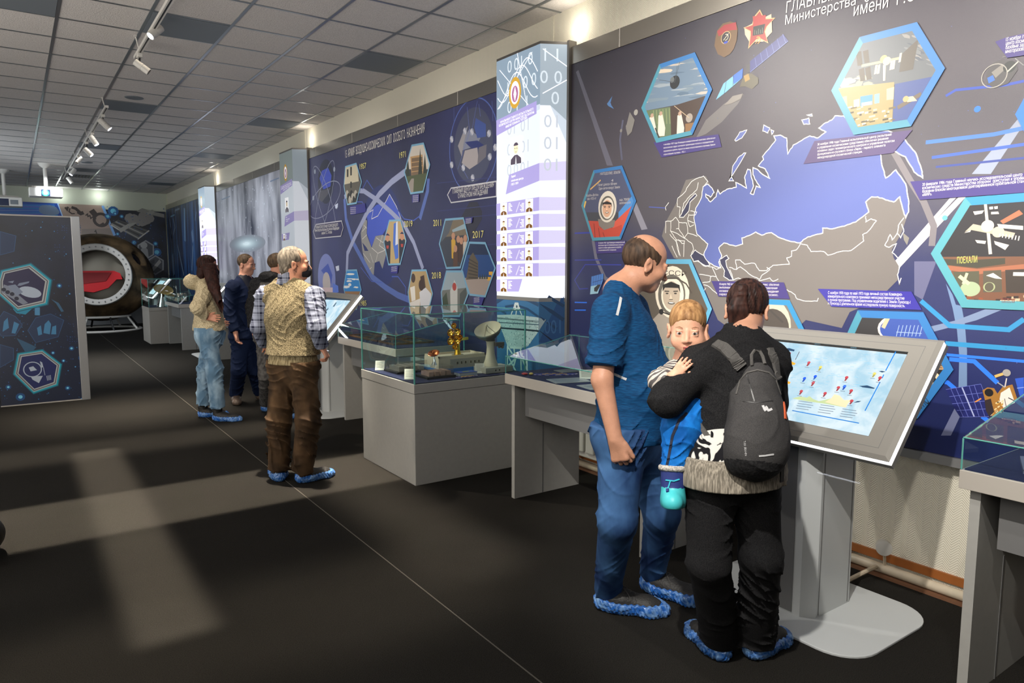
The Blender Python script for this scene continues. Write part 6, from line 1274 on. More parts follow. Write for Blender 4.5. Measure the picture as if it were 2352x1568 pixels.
def mask(b, m=None):
    L = b.L; k = b.hk; s = Sculpt(L(0, .06, -.05)-.14, L(0, .06, -.05)+.14, .004); R = b.HR
    s.ell(L(0, .024, -.046), np.array((.0615, .080, .068))*k, 0, 'add', R); s.ell(L(0, .075, -.05), np.array((.034, .044, .048))*k, .02, 'add', R)
    s.ell(L(0, .018, -.042), np.array((.057, .068, .068))*k, .002, 'cut', R); s.cut(L(0, 0, -.012), R @ np.array([0, -.25, 1.0])); s.cut(L(0, .012, 0), R @ np.array([0, -1.0, .0])); s.cut(L(0, 0, -.112), R @ np.array([0, .2, -1.0]))
    o = sculpt_obj(s, 'face_mask', [m or mat('black_mask', (.012, .011, .014), .8, bump=.3, bscale=90)], b.o, label='black fabric face mask')
    mb = MB()
    for q in (-1, 1): mb.tube([L(q*.057, .03, -.03), L(q*.072, .008, -.005), L(q*.080, -.010, .018)], .0014*k, MATS['black_mask'], 5).tube([L(q*.055, .03, -.07), L(q*.072, .0, -.05), L(q*.080, -.02, -.025)], .0014*k, MATS['black_mask'], 5)
    mb.build('ear_loop', o)
def garment(b, name, m, h, fn, fold=None, cuts=(), lo=None, hi=None, pad=.24, mi=None, label=None):
    l0, h0 = bounds([b.J[k] for k in b.J], pad)
    if lo is not None: l0[2] = lo
    if hi is not None: h0[2] = hi
    s = Sculpt(l0, h0, h); fn(s)
    if fold: s.folds(*fold[:2], fold[2], *(fold[3:] if len(fold) > 3 else ()))
    for p, n in cuts: s.cut(p, n)
    return sculpt_obj(s, name, m if isinstance(m, list) else [m], b.o, mi=mi, label=label)
V3 = np.array

# ---------------------------------------------------------------- the man in the blue T-shirt
man = Body('balding man in a dark blue T-shirt and jeans, standing in profile', dict(
    head=(1481, 605, 3.16), neck=(1424, 666, 3.17), shR=(1402, 716, 2.99), shL=(1450, 710, 3.35), elR=(1383, 872, 2.93), wrR=(1413, 1008, 2.90), elL=(1500, 860, 3.44), wrL=(1560, 930, 3.46),
    hipR=(1428, 1015, 3.05), hipL=(1466, 1010, 3.24), knR=(1418, 1195, 3.00), knL=(1520, 1180, 3.22), footR=((1372, 1396), (1512, 1408)), footL=((1478, 1352), (1590, 1382))))
man.skin(.005, 1.03, 116, -20, SKIN('man', srgb(188, 138, 112)), [('R', at(1425, 1060, 2.9)-man.J['wrR'], FW*.8+RT*.5, 1, dict(curl=(.75, .95, .6), thumb=.35, k=1.0))], ar=(.052, .043, .030), tw=.34, td=.20)
garment(man, 'tee_shirt', cloth_mat('blue_melange', srgb(10, 50, 88), srgb(18, 78, 124), 34, (1, 1, 9), .12, .8, .35, .7, detail=5), .0055, lambda s: (man.torso(s, .41, .285, .055, .01, grow=.006), s.ell(man.lerp(.06)+man.fwd*.015, (.190, .152, .25), .06, 'add', man.R),
    man.arm(s, 'R', .080, .074, 0, full=False, t1=.80), man.arm(s, 'L', .080, .074, 0, full=False, t1=.8), s.cone(man.J['neck']+V3([0, 0, .005]), man.J['neck']+V3([0, 0, .12])+man.fwd*.03, .056, .10, .006, 'cut')),
    (.018, 34, 3, lambda X, Y, Z: np.clip((1.45-Z)*4, .25, 1)), [(at(1440, 1000, 3.16), (0, 0, -1))], lo=.75)
JEANS = cloth_mat('blue_denim', srgb(22, 44, 84), srgb(66, 104, 150), 7, (1, 1, .6), .06, .85, .35, .72, detail=6)
garment(man, 'jeans', JEANS, .0055, lambda s: man.legs(s, .108, .080, .062, end=-.02, cap=2), (.022, 46, 8, lambda X, Y, Z: np.clip(np.abs(Z-.45)*2, .3, 1)), [(at(1440, 960, 3.16), (0, 0, 1))], lo=0.0, hi=1.2)
for q in 'RL': shoe(man.o, *man.foot[q], k=1.12, high=.03)
HM = HAIRM('man', srgb(44, 34, 28), srgb(84, 66, 52))
hair_shell(man, .004, [((0, -.016, .030), (.0795, .097, .086))], [((0, .105, .0), (.12, .074, .16)), ((.085, .012, -.012), (.03, .020, .034)), ((-.085, .012, -.012), (.03, .020, .034))], [HM], cutboxes=[((0, 0, -.060), (0, .35, -1)), ((0, 0, .062), (0, .42, 1))], amp=.0012)
mb = MB(); mr = mat('reflective_strip', (.55, .57, .58), .4)
def strip(mb, pts, w, m, off):      # thin strip laid on cloth
    P = [A3(p) for p in pts]; n = len(P); vs = []
    for i in range(n):
        t = nrm(P[min(i+1, n-1)]-P[max(i-1, 0)]); s_ = nrm(np.cross(t, FW))*w/2; vs += [P[i]+s_-FW*off, P[i]-s_-FW*off, P[i]-s_+FW*.004, P[i]+s_+FW*.004]
    fs = []
    for i in range(n-1):
        for k in range(4): fs.append((4*i+k, 4*i+(k+1) % 4, 4*i+4+(k+1) % 4, 4*i+4+k))
    fs += [(0, 1, 2, 3), tuple(4*(n-1)+k for k in (3, 2, 1, 0))]; mb.add(vs, fs, m)
def drape(o, pts, w, m, name, parent, th=.003, n=14, label=None):
    """a strip that follows the surface of mesh o where the line through the photo points meets it"""
    from mathutils.bvhtree import BVHTree
    me = o.data; off = Vector(WL.get(o.name, (0, 0, 0))) if o.parent or True else Vector()
    bv = BVHTree.FromPolygons([v.co+off for v in me.vertices], [p.vertices[:] for p in me.polygons]); P = []
    for i in range(len(pts)-1):
        for k in range(n+(i == len(pts)-2)):
            f = k/n; u = pts[i][0]*(1-f)+pts[i+1][0]*f; v = pts[i][1]*(1-f)+pts[i+1][1]*f; h = bv.ray_cast(Vector(CAM), Vector(ray(u, v)).normalized())
            if h[0] is not None: P.append((np.array(h[0]), np.array(h[1])))
    if len(P) < 2: return None
    vs = []; N = len(P)
    for i, (p, nn) in enumerate(P):
        t = nrm(P[min(i+1, N-1)][0]-P[max(i-1, 0)][0]); s_ = nrm(np.cross(t, nn)); ww = w[i*len(w)//N] if isinstance(w, (list, tuple)) else w
        for a, b_ in ((-1, -.002), (-1, th), (1, th), (1, -.002)): vs.append(p+s_*a*ww/2+nn*b_)
    fs = [(4*i+k, 4*i+(k+1) % 4, 4*i+4+(k+1) % 4, 4*i+4+k) for i in range(N-1) for k in range(4)]+[(0, 1, 2, 3), tuple(4*(N-1)+k for k in (3, 2, 1, 0))]
    return MB().add(vs, fs, m).build(name, parent, label=label)
tee = [c for c in man.o.children if c.name.startswith('tee_shirt')][0]
drape(tee, [(1426, 683), (1423, 700), (1417, 724)], .011, mr, 'reflective_strip', tee, .002)
drape(tee, [(1398, 853), (1418, 862), (1439, 871)], .010, mr, 'reflective_strip', tee, .002)
MB().tube([man.J['neck']+V3([-.03, .07, .035]), man.J['neck']+V3([-.045, 0, .05]), man.J['neck']+V3([-.01, -.055, .045]), man.J['neck']+V3([.05, -.06, .01])], .0016, M_BLACK, 6).build('neck_cord', man.o)

# ---------------------------------------------------------------- the woman with the backpack
wom = Body('woman with a dark ponytail and black cardigan, seen from behind carrying a child', dict(
    head=(1716, 712, 2.86), neck=(1706, 790, 2.76), shL=(1612, 838, 2.66), shR=(1768, 826, 2.80), elL=(1532, 918, 2.56), wrL=(1600, 905, 2.86), elR=(1776, 925, 2.84), wrR=(1760, 925, 2.98),
    hipL=(1630, 1085, 2.62), hipR=(1728, 1080, 2.68), knL=(1628, 1290, 2.62), knR=(1748, 1275, 2.68), footL=((1664, 1522), (1604, 1462)), footR=((1722, 1516), (1798, 1462))))
wom.skin(.005, .98, 62, -22, SKIN('woman', srgb(196, 146, 120)), [('R', FW+UP*.2, -UP, -1, dict(curl=(.3, .3, .2), k=.9)), ('L', RT*.6+FW*.3, -FW, 1, dict(curl=(.5, .5, .3), k=.9))], tw=.28, td=.16)
BLKNIT = cloth_mat('black_knit', (.009, .009, .010), (.019, .019, .020), 260, (1, 1, 1), .35, .95)
BLKTRS = cloth_mat('black_trouser_cloth', (.007, .007, .008), (.016, .016, .017), 320, (1, 1, 1), .12, .9)
GREYRIB = cloth_mat('grey_rib_knit', srgb(108, 102, 92), srgb(160, 152, 138), 120, (1.6, 1.6, .12), .5, .95)
garment(wom, 'trousers', BLKTRS, .0055, lambda s: wom.legs(s, .098, .076, .076, k=.02, end=-.18, cap=2), (.020, 42, 5, lambda X, Y, Z: np.clip(1.1-Z*.8, .3, 1)), [(at(1680, 1088, 2.66), (0, 0, 1)), (V3([0, 0, .055]), (0, 0, -1))], lo=0.0, hi=1.1)
def sweater(s):
    wom.torso(s, .34, .215, .0, grow=.012, hipw=.36); s.ell(wom.lerp(-.04), (.215, .170, .24), .06, 'add', wom.R)
hz = at(1680, 1010, 2.66)[2]; hz2 = at(1680, 1045, 2.66)[2]
garment(wom, 'sweater', [GREYRIB], .0055, sweater, (.010, 30, 4), [(at(1680, 1106, 2.62), (0, 0, -1)), (V3([0, 0, hz2+.02]), (0, 0, 1))], lo=.55, hi=1.1, label='grey ribbed hem of the knitted sweater')
garment(wom, 'patterned_band', [cloth_mat('black_white_pattern', (.01, .01, .012), (.62, .60, .56), 15, (1, 1, 1), .3, .95, .50, .54, detail=1, dist=2.2)], .0055, lambda s: (wom.torso(s, .345, .22, .0, grow=.013, hipw=.365), s.ell(wom.lerp(-.02), (.200, .152, .20), .06, 'add', wom.R)), None, [(V3([0, 0, hz2+.015]), (0, 0, -1)), (V3([0, 0, hz2+.14]), (0, 0, 1))], lo=.6, hi=1.3, label='black and white patterned band of the sweater')
def card(s):
    wom.torso(s, .35, .225, .0, grow=.018); wom.arm(s, 'L', .074, .062, .050, t1=.96); wom.arm(s, 'R', .068, .055, .045, t1=.95); s.cone(wom.J['neck']-V3([0, 0, .05]), wom.J['neck']+V3([0, 0, .035])+wom.fwd*.012, .078, .066, .03); s.cone(wom.J['neck']+V3([0, 0, .01]), wom.J['neck']+V3([0, 0, .12]), .052, .06, .004, 'cut')
cardo = garment(wom, 'cardigan', BLKNIT, .0055, card, (.010, 36, 6), [(V3([0, 0, hz2+.085]), (-.35, .1, -1))], lo=.7, hi=1.7)
for q in 'LR': shoe(wom.o, *wom.foot[q], k=.98)
HW1 = HAIRM('woman', srgb(26, 20, 20), srgb(70, 46, 40))
hair_shell(wom, .004, [((0, -.014, .038), (.082, .102, .090)), ((0, -.045, .0), (.062, .055, .05))], [((0, .115, -.03), (.12, .07, .10))], [HW1], amp=.003)
# ponytail and loose strands
s = Sculpt(wom.L(0, -.1, -.08)-.17, wom.L(0, -.1, -.08)+.17, .004)
pa = wom.L(-.012, -.105, .045)
for i, (dx, dy) in enumerate(((-.030, 0), (-.012, .006), (.006, .0), (.018, .01))): s.cone(pa, pa+V3([0, 0, -.075])+RT*(dx-.012)-FW*.02, .024, .018, .012); s.cone(pa+V3([0, 0, -.075])+RT*(dx-.012)-FW*.02, pa+V3([0, 0, -.165-.012*(i % 2)])+RT*(dx*.7-.022)-FW*.012, .018, .004, .008)
s.folds(.006, 90, 3, None, (0, 0, 1), 3); sculpt_obj(s, 'ponytail', [HW1], wom.o)

# the backpack
bp = thing('backpack', 'charcoal grey backpack with an orange zip pull, worn on the back of the woman', 'backpack', tuple(at(1735, 915, 2.5)))
BG = cloth_mat('backpack_cloth', (.040, .039, .040), (.056, .054, .054), 300, (1, 1, 1), .25, .85); BS = cloth_mat('backpack_strap_cloth', (.085, .082, .078), (.11, .105, .10), 300, (1, 1, 1), .3, .9); BB_ = cloth_mat('backpack_base_cloth', (.010, .010, .011), (.022, .022, .023), 120, (1, 1, 1), .2, .8)
bx = nrm(wom.side); bf = wom.fwd; bu = wom.up; BR = wom.R; bc = at(1740, 960, 2.49)
s = Sculpt(bc-.36, bc+.36, .005)
s.ell(bc+bu*.06, (.080, .066, .140), .03, 'add', BR); s.ell(bc-bu*.05, (.108, .080, .145), .05, 'add', BR); s.ell(bc-bu*.12, (.112, .080, .095), .05, 'add', BR); s.box(bc+bf*.035-bu*.05, (.080, .02, .14), .02, .05, 'add', BR)
s.ell(bc-bu*.06-bf*.055, (.085, .045, .12), .03, 'add', BR); s.folds(.006, 30, 12)
zc = (bc-bu*.155)
bpm = sculpt_obj(s, 'main_compartment', [BG, BB_], bp, mi=lambda C: (((C-zc) @ bu) < 0).astype(int), label='charcoal body with a darker base')
drape(bpm, [(1692, 905), (1700, 874), (1716, 856), (1740, 850), (1766, 856), (1782, 872), (1793, 905)], .006, BS, 'piping', bp, .003)
drape(bpm, [(1800, 925), (1802, 945), (1803, 962)], .009, mat('orange_pull', srgb(206, 92, 52), .6), 'zip_pull', bp, .004)
drape(bpm, [(1706, 921), (1735, 925), (1775, 920)], .003, M_BLACK, 'front_seam', bp, .0012); drape(bpm, [(1716, 862), (1724, 890), (1733, 922)], .004, M_BLACK, 'front_seam', bp, .0012)
ml = mat('backpack_logo', (.55, .55, .56), .4)
for k, p in enumerate(([(1752, 931), (1757, 943), (1760, 934), (1764, 943), (1773, 939)],)): drape(bpm, p, .008, ml, 'printed_mark', bp, .002, 5)
drape(bpm, [(1743, 1047), (1757, 1046), (1777, 1043)], .005, ml, 'printed_lettering', bp, .002, 5)
# brand lettering on the side, set upright
def drape_text(o, body, p0, p1, hgt, m, name, parent, th=.002, label=None):
    from mathutils.bvhtree import BVHTree
    me = o.data; off = Vector(WL.get(o.name, (0, 0, 0))); bv = BVHTree.FromPolygons([v.co+off for v in me.vertices], [p.vertices[:] for p in me.polygons])
    vs, fs, zs = textmesh(body); lo = vs.min(0); hi = vs.max(0); a = np.array(p0, float); b = np.array(p1, float); d = b-a; upv = np.array([d[1], -d[0]])/np.linalg.norm(d); out = []
    for x, y in vs:
        q = a+d*((x-lo[0])/(hi[0]-lo[0]))+upv*(y/.7*hgt); h = bv.ray_cast(Vector(CAM), Vector(ray(*q)).normalized())
        if h[0] is None: return None
        out.append(np.array(h[0])+np.array(h[1])*th)
    return MB().add(out, fs, m).build(name, parent, label=label)
drape_text(bpm, 'NH100 10 L', (1716, 1046), (1713, 1012), 5, ml, 'printed_lettering', bp)
mb = MB(); lp = [at(1727, 838, 2.50), at(1726, 815, 2.50), at(1733, 805, 2.52), at(1745, 806, 2.53), at(1752, 818, 2.52), at(1757, 836, 2.50)]; mb.tube(lp, .006, BS, 8); mb.build('grab_loop', bp, smooth=True)
bvo = cardo
drape(cardo, [(1640, 789), (1662, 800), (1684, 822), (1702, 845)], .048, BS, 'shoulder_strap', bp, .010, label='left shoulder strap')
drape(cardo, [(1766, 800), (1778, 830), (1785, 870)], .036, BS, 'shoulder_strap', bp, .010, label='right shoulder strap')
drape(cardo, [(1592, 930), (1600, 965), (1625, 1000), (1650, 1020), (1665, 1030)], .018, BS, 'lower_strap', bp, .006)
MB().box(-.010, .010, -.002, .002, -.05, .05, M_BLACK, Matrix.Translation(Vector(at(1797, 1075, 2.5)))).build('strap_end', bp)

# ---------------------------------------------------------------- the child
ch = Body('toddler in blue overalls and striped sleeve, looking at the camera over an arm', dict(
    head=(1579, 755, 2.74), neck=(1590, 812, 2.80), shL=(1610, 832, 2.70), shR=(1570, 838, 2.84), elR=(1514, 874, 2.66), wrR=(1547, 864, 2.57), elL=(1650, 870, 2.74), wrL=(1660, 900, 2.8),
    hipL=(1598, 930, 2.70), hipR=(1568, 925, 2.78), knL=(1566, 985, 2.62), knR=(1556, 960, 2.90), ankL=(1547, 1075, 2.60), ankR=(1550, 1040, 2.95)))
ch.fwd = nrm(-FW*.8-RT*.5)
ch.base = at(1580, 1000, 2.7)
ch.skin(.0042, .90, 230, -6, SKIN('child', srgb(226, 170, 142)), [('R', at(1580, 824, 2.545)-ch.J['wrR'], FW*.9+RT*.4, -1, dict(curl=(.25, .35, .3), k=.56, thumb=.5))], baby=True, arms='R', legr=(.035, .03, .026), tw=.17, td=.12, ar=(.026, .024, .020))
def stripes():
    m = mat('striped_jersey', (1, 1, 1), .9, spec=.2); N, L, b = nodes(m); tc = N.new('ShaderNodeTexCoord'); w = N.new('ShaderNodeTexWave'); w.bands_direction = 'DIAGONAL'; w.inputs['Scale'].default_value = 17; w.inputs['Distortion'].default_value = 1.0; cr = N.new('ShaderNodeValToRGB')
    cr.color_ramp.elements[0].position = .45; cr.color_ramp.elements[0].color = (*srgb(96, 92, 92), 1); cr.color_ramp.elements[1].position = .55; cr.color_ramp.elements[1].color = (*srgb(206, 198, 188), 1); L.new(tc.outputs['Object'], w.inputs[0]); L.new(w.outputs[1], cr.inputs[0]); L.new(cr.outputs[0], b.inputs['Base Color']); return m
garment(ch, 'striped_top', stripes(), .0045, lambda s: (ch.torso(s, .19, .14, grow=-.006), ch.arm(s, 'R', .042, .040, .031, t1=.86, cap=2), s.cone(ch.J['shL'], ch.J['elL'], .04, .036, .02), s.cone(ch.J['neck'], ch.J['neck']+V3([0, 0, .1]), .032, .05, .003, 'cut')), (.007, 80, 2))
BO = cloth_mat('blue_overall', srgb(10, 84, 160), srgb(20, 112, 196), 20, (1, 1, 1), .12, .75)
ov = garment(ch, 'overalls', BO, .0048, lambda s: (ch.torso(s, .20, .15, grow=.0), s.cone(ch.J['hipL'], ch.J['hipR'], .075, .075, .04), s.cone(ch.J['hipL'], ch.J['knL'], .080, .070, .05), s.cone(ch.J['knL'], ch.J['ankL'], .070, .045, .03), s.cone(ch.J['hipR'], ch.J['knR'], .075, .06, .03), s.cone(ch.J['knR'], ch.J['ankR'], .055, .042, .03), s.cone(at(1540, 905, 2.62), at(1590, 930, 2.66), .06, .065, .04)), (.012, 60, 3), [(at(1590, 850, 2.7), (0, 0, 1))])
drape(ov, [(1578, 948), (1560, 965), (1545, 1000), (1536, 1050), (1532, 1068)], .010, mat('navy_tape', (.012, .016, .035), .8), 'side_stripe', ov, .002)
def boot(A_, B_, C_):      # ankle top, heel, toe
    s = Sculpt(*bounds([A_, B_, C_], .1), .004); s.cone(A_, B_, .047, .042, .01, cap=1); s.cone(B_, C_, .041, .038, .02, flat=FW, fs=1.2); s.cut(B_-nrm(A_-B_)*.022, -nrm(A_-B_))
    zb = (A_+B_)/2; o = sculpt_obj(s, 'boot', [mat('turquoise_rubber', srgb(70, 190, 196), .45), mat('navy_nylon', srgb(38, 52, 116), .6)], ch.o, mi=lambda C: (((C-(A_*.42+B_*.58)) @ nrm(A_-B_)) > 0).astype(int), label='turquoise and navy snow boot')
    s = Sculpt(*bounds([A_], .1), .004); ax = nrm(A_-B_); 
    q = nrm(np.cross(ax, FW)); w = np.cross(ax, q)
    for i in range(16):
        a0 = i*math.pi/8; a1 = a0+math.pi/8; s.cone(A_+(q*math.cos(a0)+w*math.sin(a0))*.045, A_+(q*math.cos(a1)+w*math.sin(a1))*.045, .010, .010, .006)
    sculpt_obj(s, 'fleece_cuff', [cloth_mat('fleece', srgb(150, 146, 140), srgb(206, 200, 192), 160, (1, 1, 1), .6)], o)
    return o
b1 = boot(at(1547, 1074, 2.60), at(1546, 1150, 2.59), at(1544, 1152, 2.55)); boot(at(1552, 1045, 2.95), at(1555, 1095, 2.97), at(1552, 1105, 2.90))
drape(b1, [(1530, 1102), (1548, 1104), (1560, 1100)], .004, mat('turquoise_cord', srgb(60, 190, 210), .5), 'drawcord', b1, .004)
drape(b1, [(1540, 1104), (1536, 1118), (1534, 1126)], .004, MATS['turquoise_cord'], 'drawcord', b1, .004); drape(b1, [(1534, 1122), (1534, 1130)], .010, MATS['navy_nylon'], 'cord_lock', b1, .006)
CHH = HAIRM('child', srgb(120, 84, 52), srgb(186, 144, 98))
hair_shell(ch, .0035, [((0, -.014, .038), (.0785, .100, .088))], [((0, .100, -.035), (.13, .075, .090)), ((.085, .006, -.02), (.03, .03, .035)), ((-.085, .006, -.02), (.03, .03, .035)), ((0, -.03, -.105), (.12, .12, .06))], [CHH], amp=.0012)
mb = MB(); mbr = mat('child_brow', srgb(150, 110, 80), .8); ml_ = mat('child_lip', srgb(186, 96, 90), .5)
for q in (-1, 1): mb.tube([ch.L(q*.018, .0905, .020), ch.L(q*.032, .0885, .025), ch.L(q*.047, .080, .020)], [.0015, .0022, .001], mbr, 6)
mb.build('eyebrow', ch.o); MB().ball(ch.L(0, .0965, -.0605), tuple(np.array((.016, .0042, .0035))*.9), ml_, 12, ch.HR).ball(ch.L(0, .0945, -.0695), tuple(np.array((.014, .0045, .0042))*.9), ml_, 12, ch.HR).build('lip', ch.o, smooth=True)
# ---------------------------------------------------------------- the older visitor in the knitted vest
old = Body('grey-haired older man in a knitted tan vest over a plaid shirt, seen from behind', dict(
    head=(677, 606, 5.20), neck=(663, 650, 5.22), shL=(612, 678, 5.30), shR=(722, 680, 5.12), elR=(728, 752, 5.02), wrR=(739, 796, 5.12), elL=(596, 750, 5.32), wrL=(606, 790, 5.5),
    hipL=(652, 850, 5.24), hipR=(695, 850, 5.16), knL=(641, 965, 5.24), knR=(708, 965, 5.16), footL=((644, 1107), (636, 1090)), footR=((684, 1110), (760, 1090))))
old.skin(.006, 1.02, 106, -2, SKIN('old', srgb(190, 134, 108)), [('R', UP*-.6+RT*.35, -RT-UP*.2, 1, dict(curl=(.9, 1.0, .6), k=.95)), ('L', FW+UP*-.3, -UP, -1, dict(curl=(.9, 1.0, .6), k=.95))], tw=.33, td=.2)
PL = plaid_mat('plaid_flannel', srgb(128, 134, 152), srgb(26, 28, 48), srgb(200, 200, 208))
shirt = garment(old, 'plaid_shirt', PL, .0065, lambda s: (old.torso(s, .36, .22, grow=.0), old.arm(s, 'R', .078, .064, .048, t1=.97, cap=2), old.arm(s, 'L', .078, .064, .048, t1=.97, cap=2), s.cone(old.J['neck']-V3([0, 0, .03]), old.J['neck']+V3([0, 0, .05]), .084, .076, .02), s.cone(old.J['neck']+V3([0, 0, .02]), old.J['neck']+V3([0, 0, .12]), .066, .07, .004, 'cut')), (.016, 38, 6), [(old.lerp(0), (0, 0, -1))], lo=.8)
VK = cloth_mat('tan_melange_knit', srgb(74, 66, 48), srgb(142, 130, 102), 120, (1, 1, 1.2), .6, .95, .36, .66, detail=2)
VR = cloth_mat('tan_rib', srgb(110, 98, 72), srgb(158, 144, 112), 90, (1, 1, .12), .6, .95)
def vest(s):
    old.torso(s, .41, .27, .02, grow=.014, hipw=.42); s.ell(old.lerp(.12), (.205, .160, .20), .06, 'add', old.R)
    for q, sg in (('R', 1), ('L', -1)): s.cone(old.J['sh'+q]+old.side*sg*.045-V3([0, 0, .02]), old.J['sh'+q]+old.side*sg*.02-V3([0, 0, .17]), .070, .060, .01, 'cut', flat=old.fwd, fs=1.5)
    s.cone(old.J['neck']-V3([0, 0, .0]), old.J['neck']+V3([0, 0, .12]), .082, .10, .01, 'cut')
vz = at(672, 812, 5.2)[2]
garment(old, 'knitted_vest', VK, .0065, vest, (.010, 40, 2), [(V3([0, 0, vz]), (0, 0, -1))], lo=.8)
garment(old, 'vest_hem', VR, .0065, lambda s: (old.torso(s, .36, .25, grow=.004, hipw=.37), s.ell(old.lerp(.05), (.18, .145, .2), .06, 'add', old.R)), None, [(V3([0, 0, vz+.01]), (0, 0, 1)), (at(672, 833, 5.2), (0, 0, -1))], lo=.7, hi=1.3, label='ribbed hem of the vest')
TB = cloth_mat('brown_corduroy', srgb(38, 28, 20), srgb(92, 70, 48), 9, (1, 1, .8), .1, .85, .3, .75)
garment(old, 'trousers', TB, .0065, lambda s: old.legs(s, .100, .088, .078, end=-.04, cap=2), (.030, 38, 9, lambda X, Y, Z: np.clip(1.1-Z*.6, .4, 1)), [(V3([0, 0, at(672, 826, 5.2)[2]]), (0, 0, 1)), (V3([0, 0, .05]), (0, 0, -1))], lo=0, hi=1.2)
for q in 'LR': shoe(old.o, *old.foot[q], k=1.05)
HO = HAIRM('old', srgb(72, 66, 58), srgb(142, 132, 118))
hair_shell(old, .0045, [((0, -.022, .034), (.082, .098, .092)), ((0, -.062, -.03), (.058, .045, .06))], [((0, .110, .0), (.13, .075, .14)), ((.086, .022, -.02), (.03, .036, .042)), ((-.086, .022, -.02), (.03, .036, .042))], [HO], amp=.003)
mask(old)
# ---------------------------------------------------------------- the person in the fleece hoodie
girl = Body('woman with long dark hair in a cream fleece hoodie and light jeans', dict(
    head=(478, 613, 7.28), neck=(468, 646, 7.33), shR=(472, 668, 7.16), shL=(480, 664, 7.50), elR=(454, 706, 7.02), wrR=(474, 728, 7.14), elL=(492, 708, 7.58), wrL=(496, 738, 7.48),
    hipR=(476, 778, 7.24), hipL=(488, 776, 7.42), knR=(492, 850, 7.22), knL=(472, 848, 7.40), footR=((492, 966), (534, 966)), footL=((458, 958), (486, 956))))
girl.skin(.0075, .96, 122, -3, SKIN('girl', srgb(206, 146, 122)), [('R', RT*-.2+RT+FW*.1-UP*.1, -FW, -1, dict(curl=(.2, .2, .2), k=.95)), ('L', RT-UP*.3, FW, 1, dict(curl=(.4, .4, .3), k=.9))], tw=.28, td=.17)
FL = cloth_mat('cream_fleece', srgb(150, 136, 108), srgb(206, 192, 160), 90, (1, 1, 1), .7, .98, .3, .6)
def hoodie(s):
    girl.torso(s, .37, .25, .0, grow=.008, hipw=.37); s.ell(girl.lerp(.15), (.185, .15, .2), .06, 'add', girl.R); girl.arm(s, 'R', .074, .068, .052, t1=.85, cap=2); girl.arm(s, 'L', .07, .062, .05, t1=.9, cap=2)
    s.ell(girl.J['neck']-girl.fwd*.095+V3([0, 0, .0]), (.12, .10, .085), .03, 'add', girl.R); s.cone(girl.J['neck']+V3([0, 0, .0]), girl.J['neck']+V3([0, 0, .12]), .068, .085, .01, 'cut'); s.ell(girl.J['neck']-girl.fwd*.06+V3([0, 0, .07]), (.07, .07, .06), .01, 'cut', girl.R)
garment(girl, 'fleece_hoodie', FL, .0075, hoodie, (.016, 40, 4), [(V3([0, 0, at(480, 758, 7.3)[2]]), (0, 0, -1))], lo=.8, hi=1.7)
garment(girl, 'jeans', cloth_mat('light_denim', srgb(92, 122, 148), srgb(150, 176, 196), 9, (1, 1, .5), .08, .9), .0075, lambda s: girl.legs(s, .098, .080, .074, end=.10, cap=2), (.022, 36, 3), [(V3([0, 0, at(480, 750, 7.3)[2]]), (0, 0, 1))], lo=0, hi=1.2)
garment(girl, 'socks', mat('black_sock', (.01, .01, .01), .9), .0075, lambda s: [s.cone(girl.J['ank'+q]+V3([0, 0, .12]), girl.J['ank'+q]-V3([0, 0, .03]), .040, .042, .01) for q in 'LR'], None, lo=0, hi=.4)
for q in 'LR': shoe(girl.o, *girl.foot[q], k=.98)
HG = HAIRM('girl', srgb(30, 18, 16), srgb(64, 36, 32))
hair_shell(girl, .006, [((0, -.014, .034), (.086, .106, .096)), ((0, -.055, -.07), (.075, .06, .10))], [((0, .125, -.02), (.13, .070, .13)), ((.095, .04, -.04), (.03, .03, .04))], [HG], amp=.003)
s = Sculpt(girl.J['head']-V3([.32, .32, .62]), girl.J['head']+.2, .0065)
for i, (du, dd) in enumerate(((0, -.09), (5, -.07), (-6, -.05))):
    s.cone(at(482+du, 615, 7.22+dd*.3), at(492+du, 660, 7.14+dd*.4), .05, .036, .02); s.cone(at(492+du, 660, 7.14+dd*.4), at(514+du*.4, 722, 7.10+dd*.3), .034, .008, .015)
s.folds(.008, 60, 2, None, (0, 0, 1), 3); sculpt_obj(s, 'long_hair', [HG], girl.o)
mask(girl)
# ---------------------------------------------------------------- the visitor in the navy suit
su = Body('man in a navy suit and dark shirt standing beside the fleece hoodie', dict(
    head=(566, 608, 8.15), neck=(561, 643, 8.15), shR=(534, 660, 7.97), shL=(588, 658, 8.27), elR=(527, 716, 7.93), wrR=(541, 764, 7.90), elL=(596, 715, 8.3), wrL=(603, 755, 8.2),
    hipR=(552, 778, 8.08), hipL=(578, 778, 8.20), knR=(548, 850, 8.04), knL=(584, 850, 8.2), footR=((541, 922), (548, 934)), footL=((590, 918), (616, 920))))
su.skin(.0075, 1.0, 138, -8, SKIN('suit', srgb(206, 150, 126)), [('R', -UP+RT*.2, RT, 1, dict(curl=(.4, .5, .4), k=1)), ('L', -UP, -RT, -1, dict(curl=(.5, .5, .4), k=1))], tw=.33, td=.2)
NV = cloth_mat('navy_wool', srgb(14, 26, 52), srgb(20, 34, 66), 200, (1, 1, 1), .1, .8)
DSH = mat('dark_shirt', (.010, .012, .022), .6)
garment(su, 'shirt', DSH, .0075, lambda s: (su.torso(s, .34, .21, grow=.004), s.cone(su.J['neck']-V3([0, 0, .04]), su.J['neck']+V3([0, 0, .035]), .082, .074, .02), s.cone(su.J['neck']+V3([0, 0, .01]), su.J['neck']+V3([0, 0, .12]), .064, .07, .004, 'cut')), None, [(su.lerp(.2), (0, 0, -1))], lo=.9)
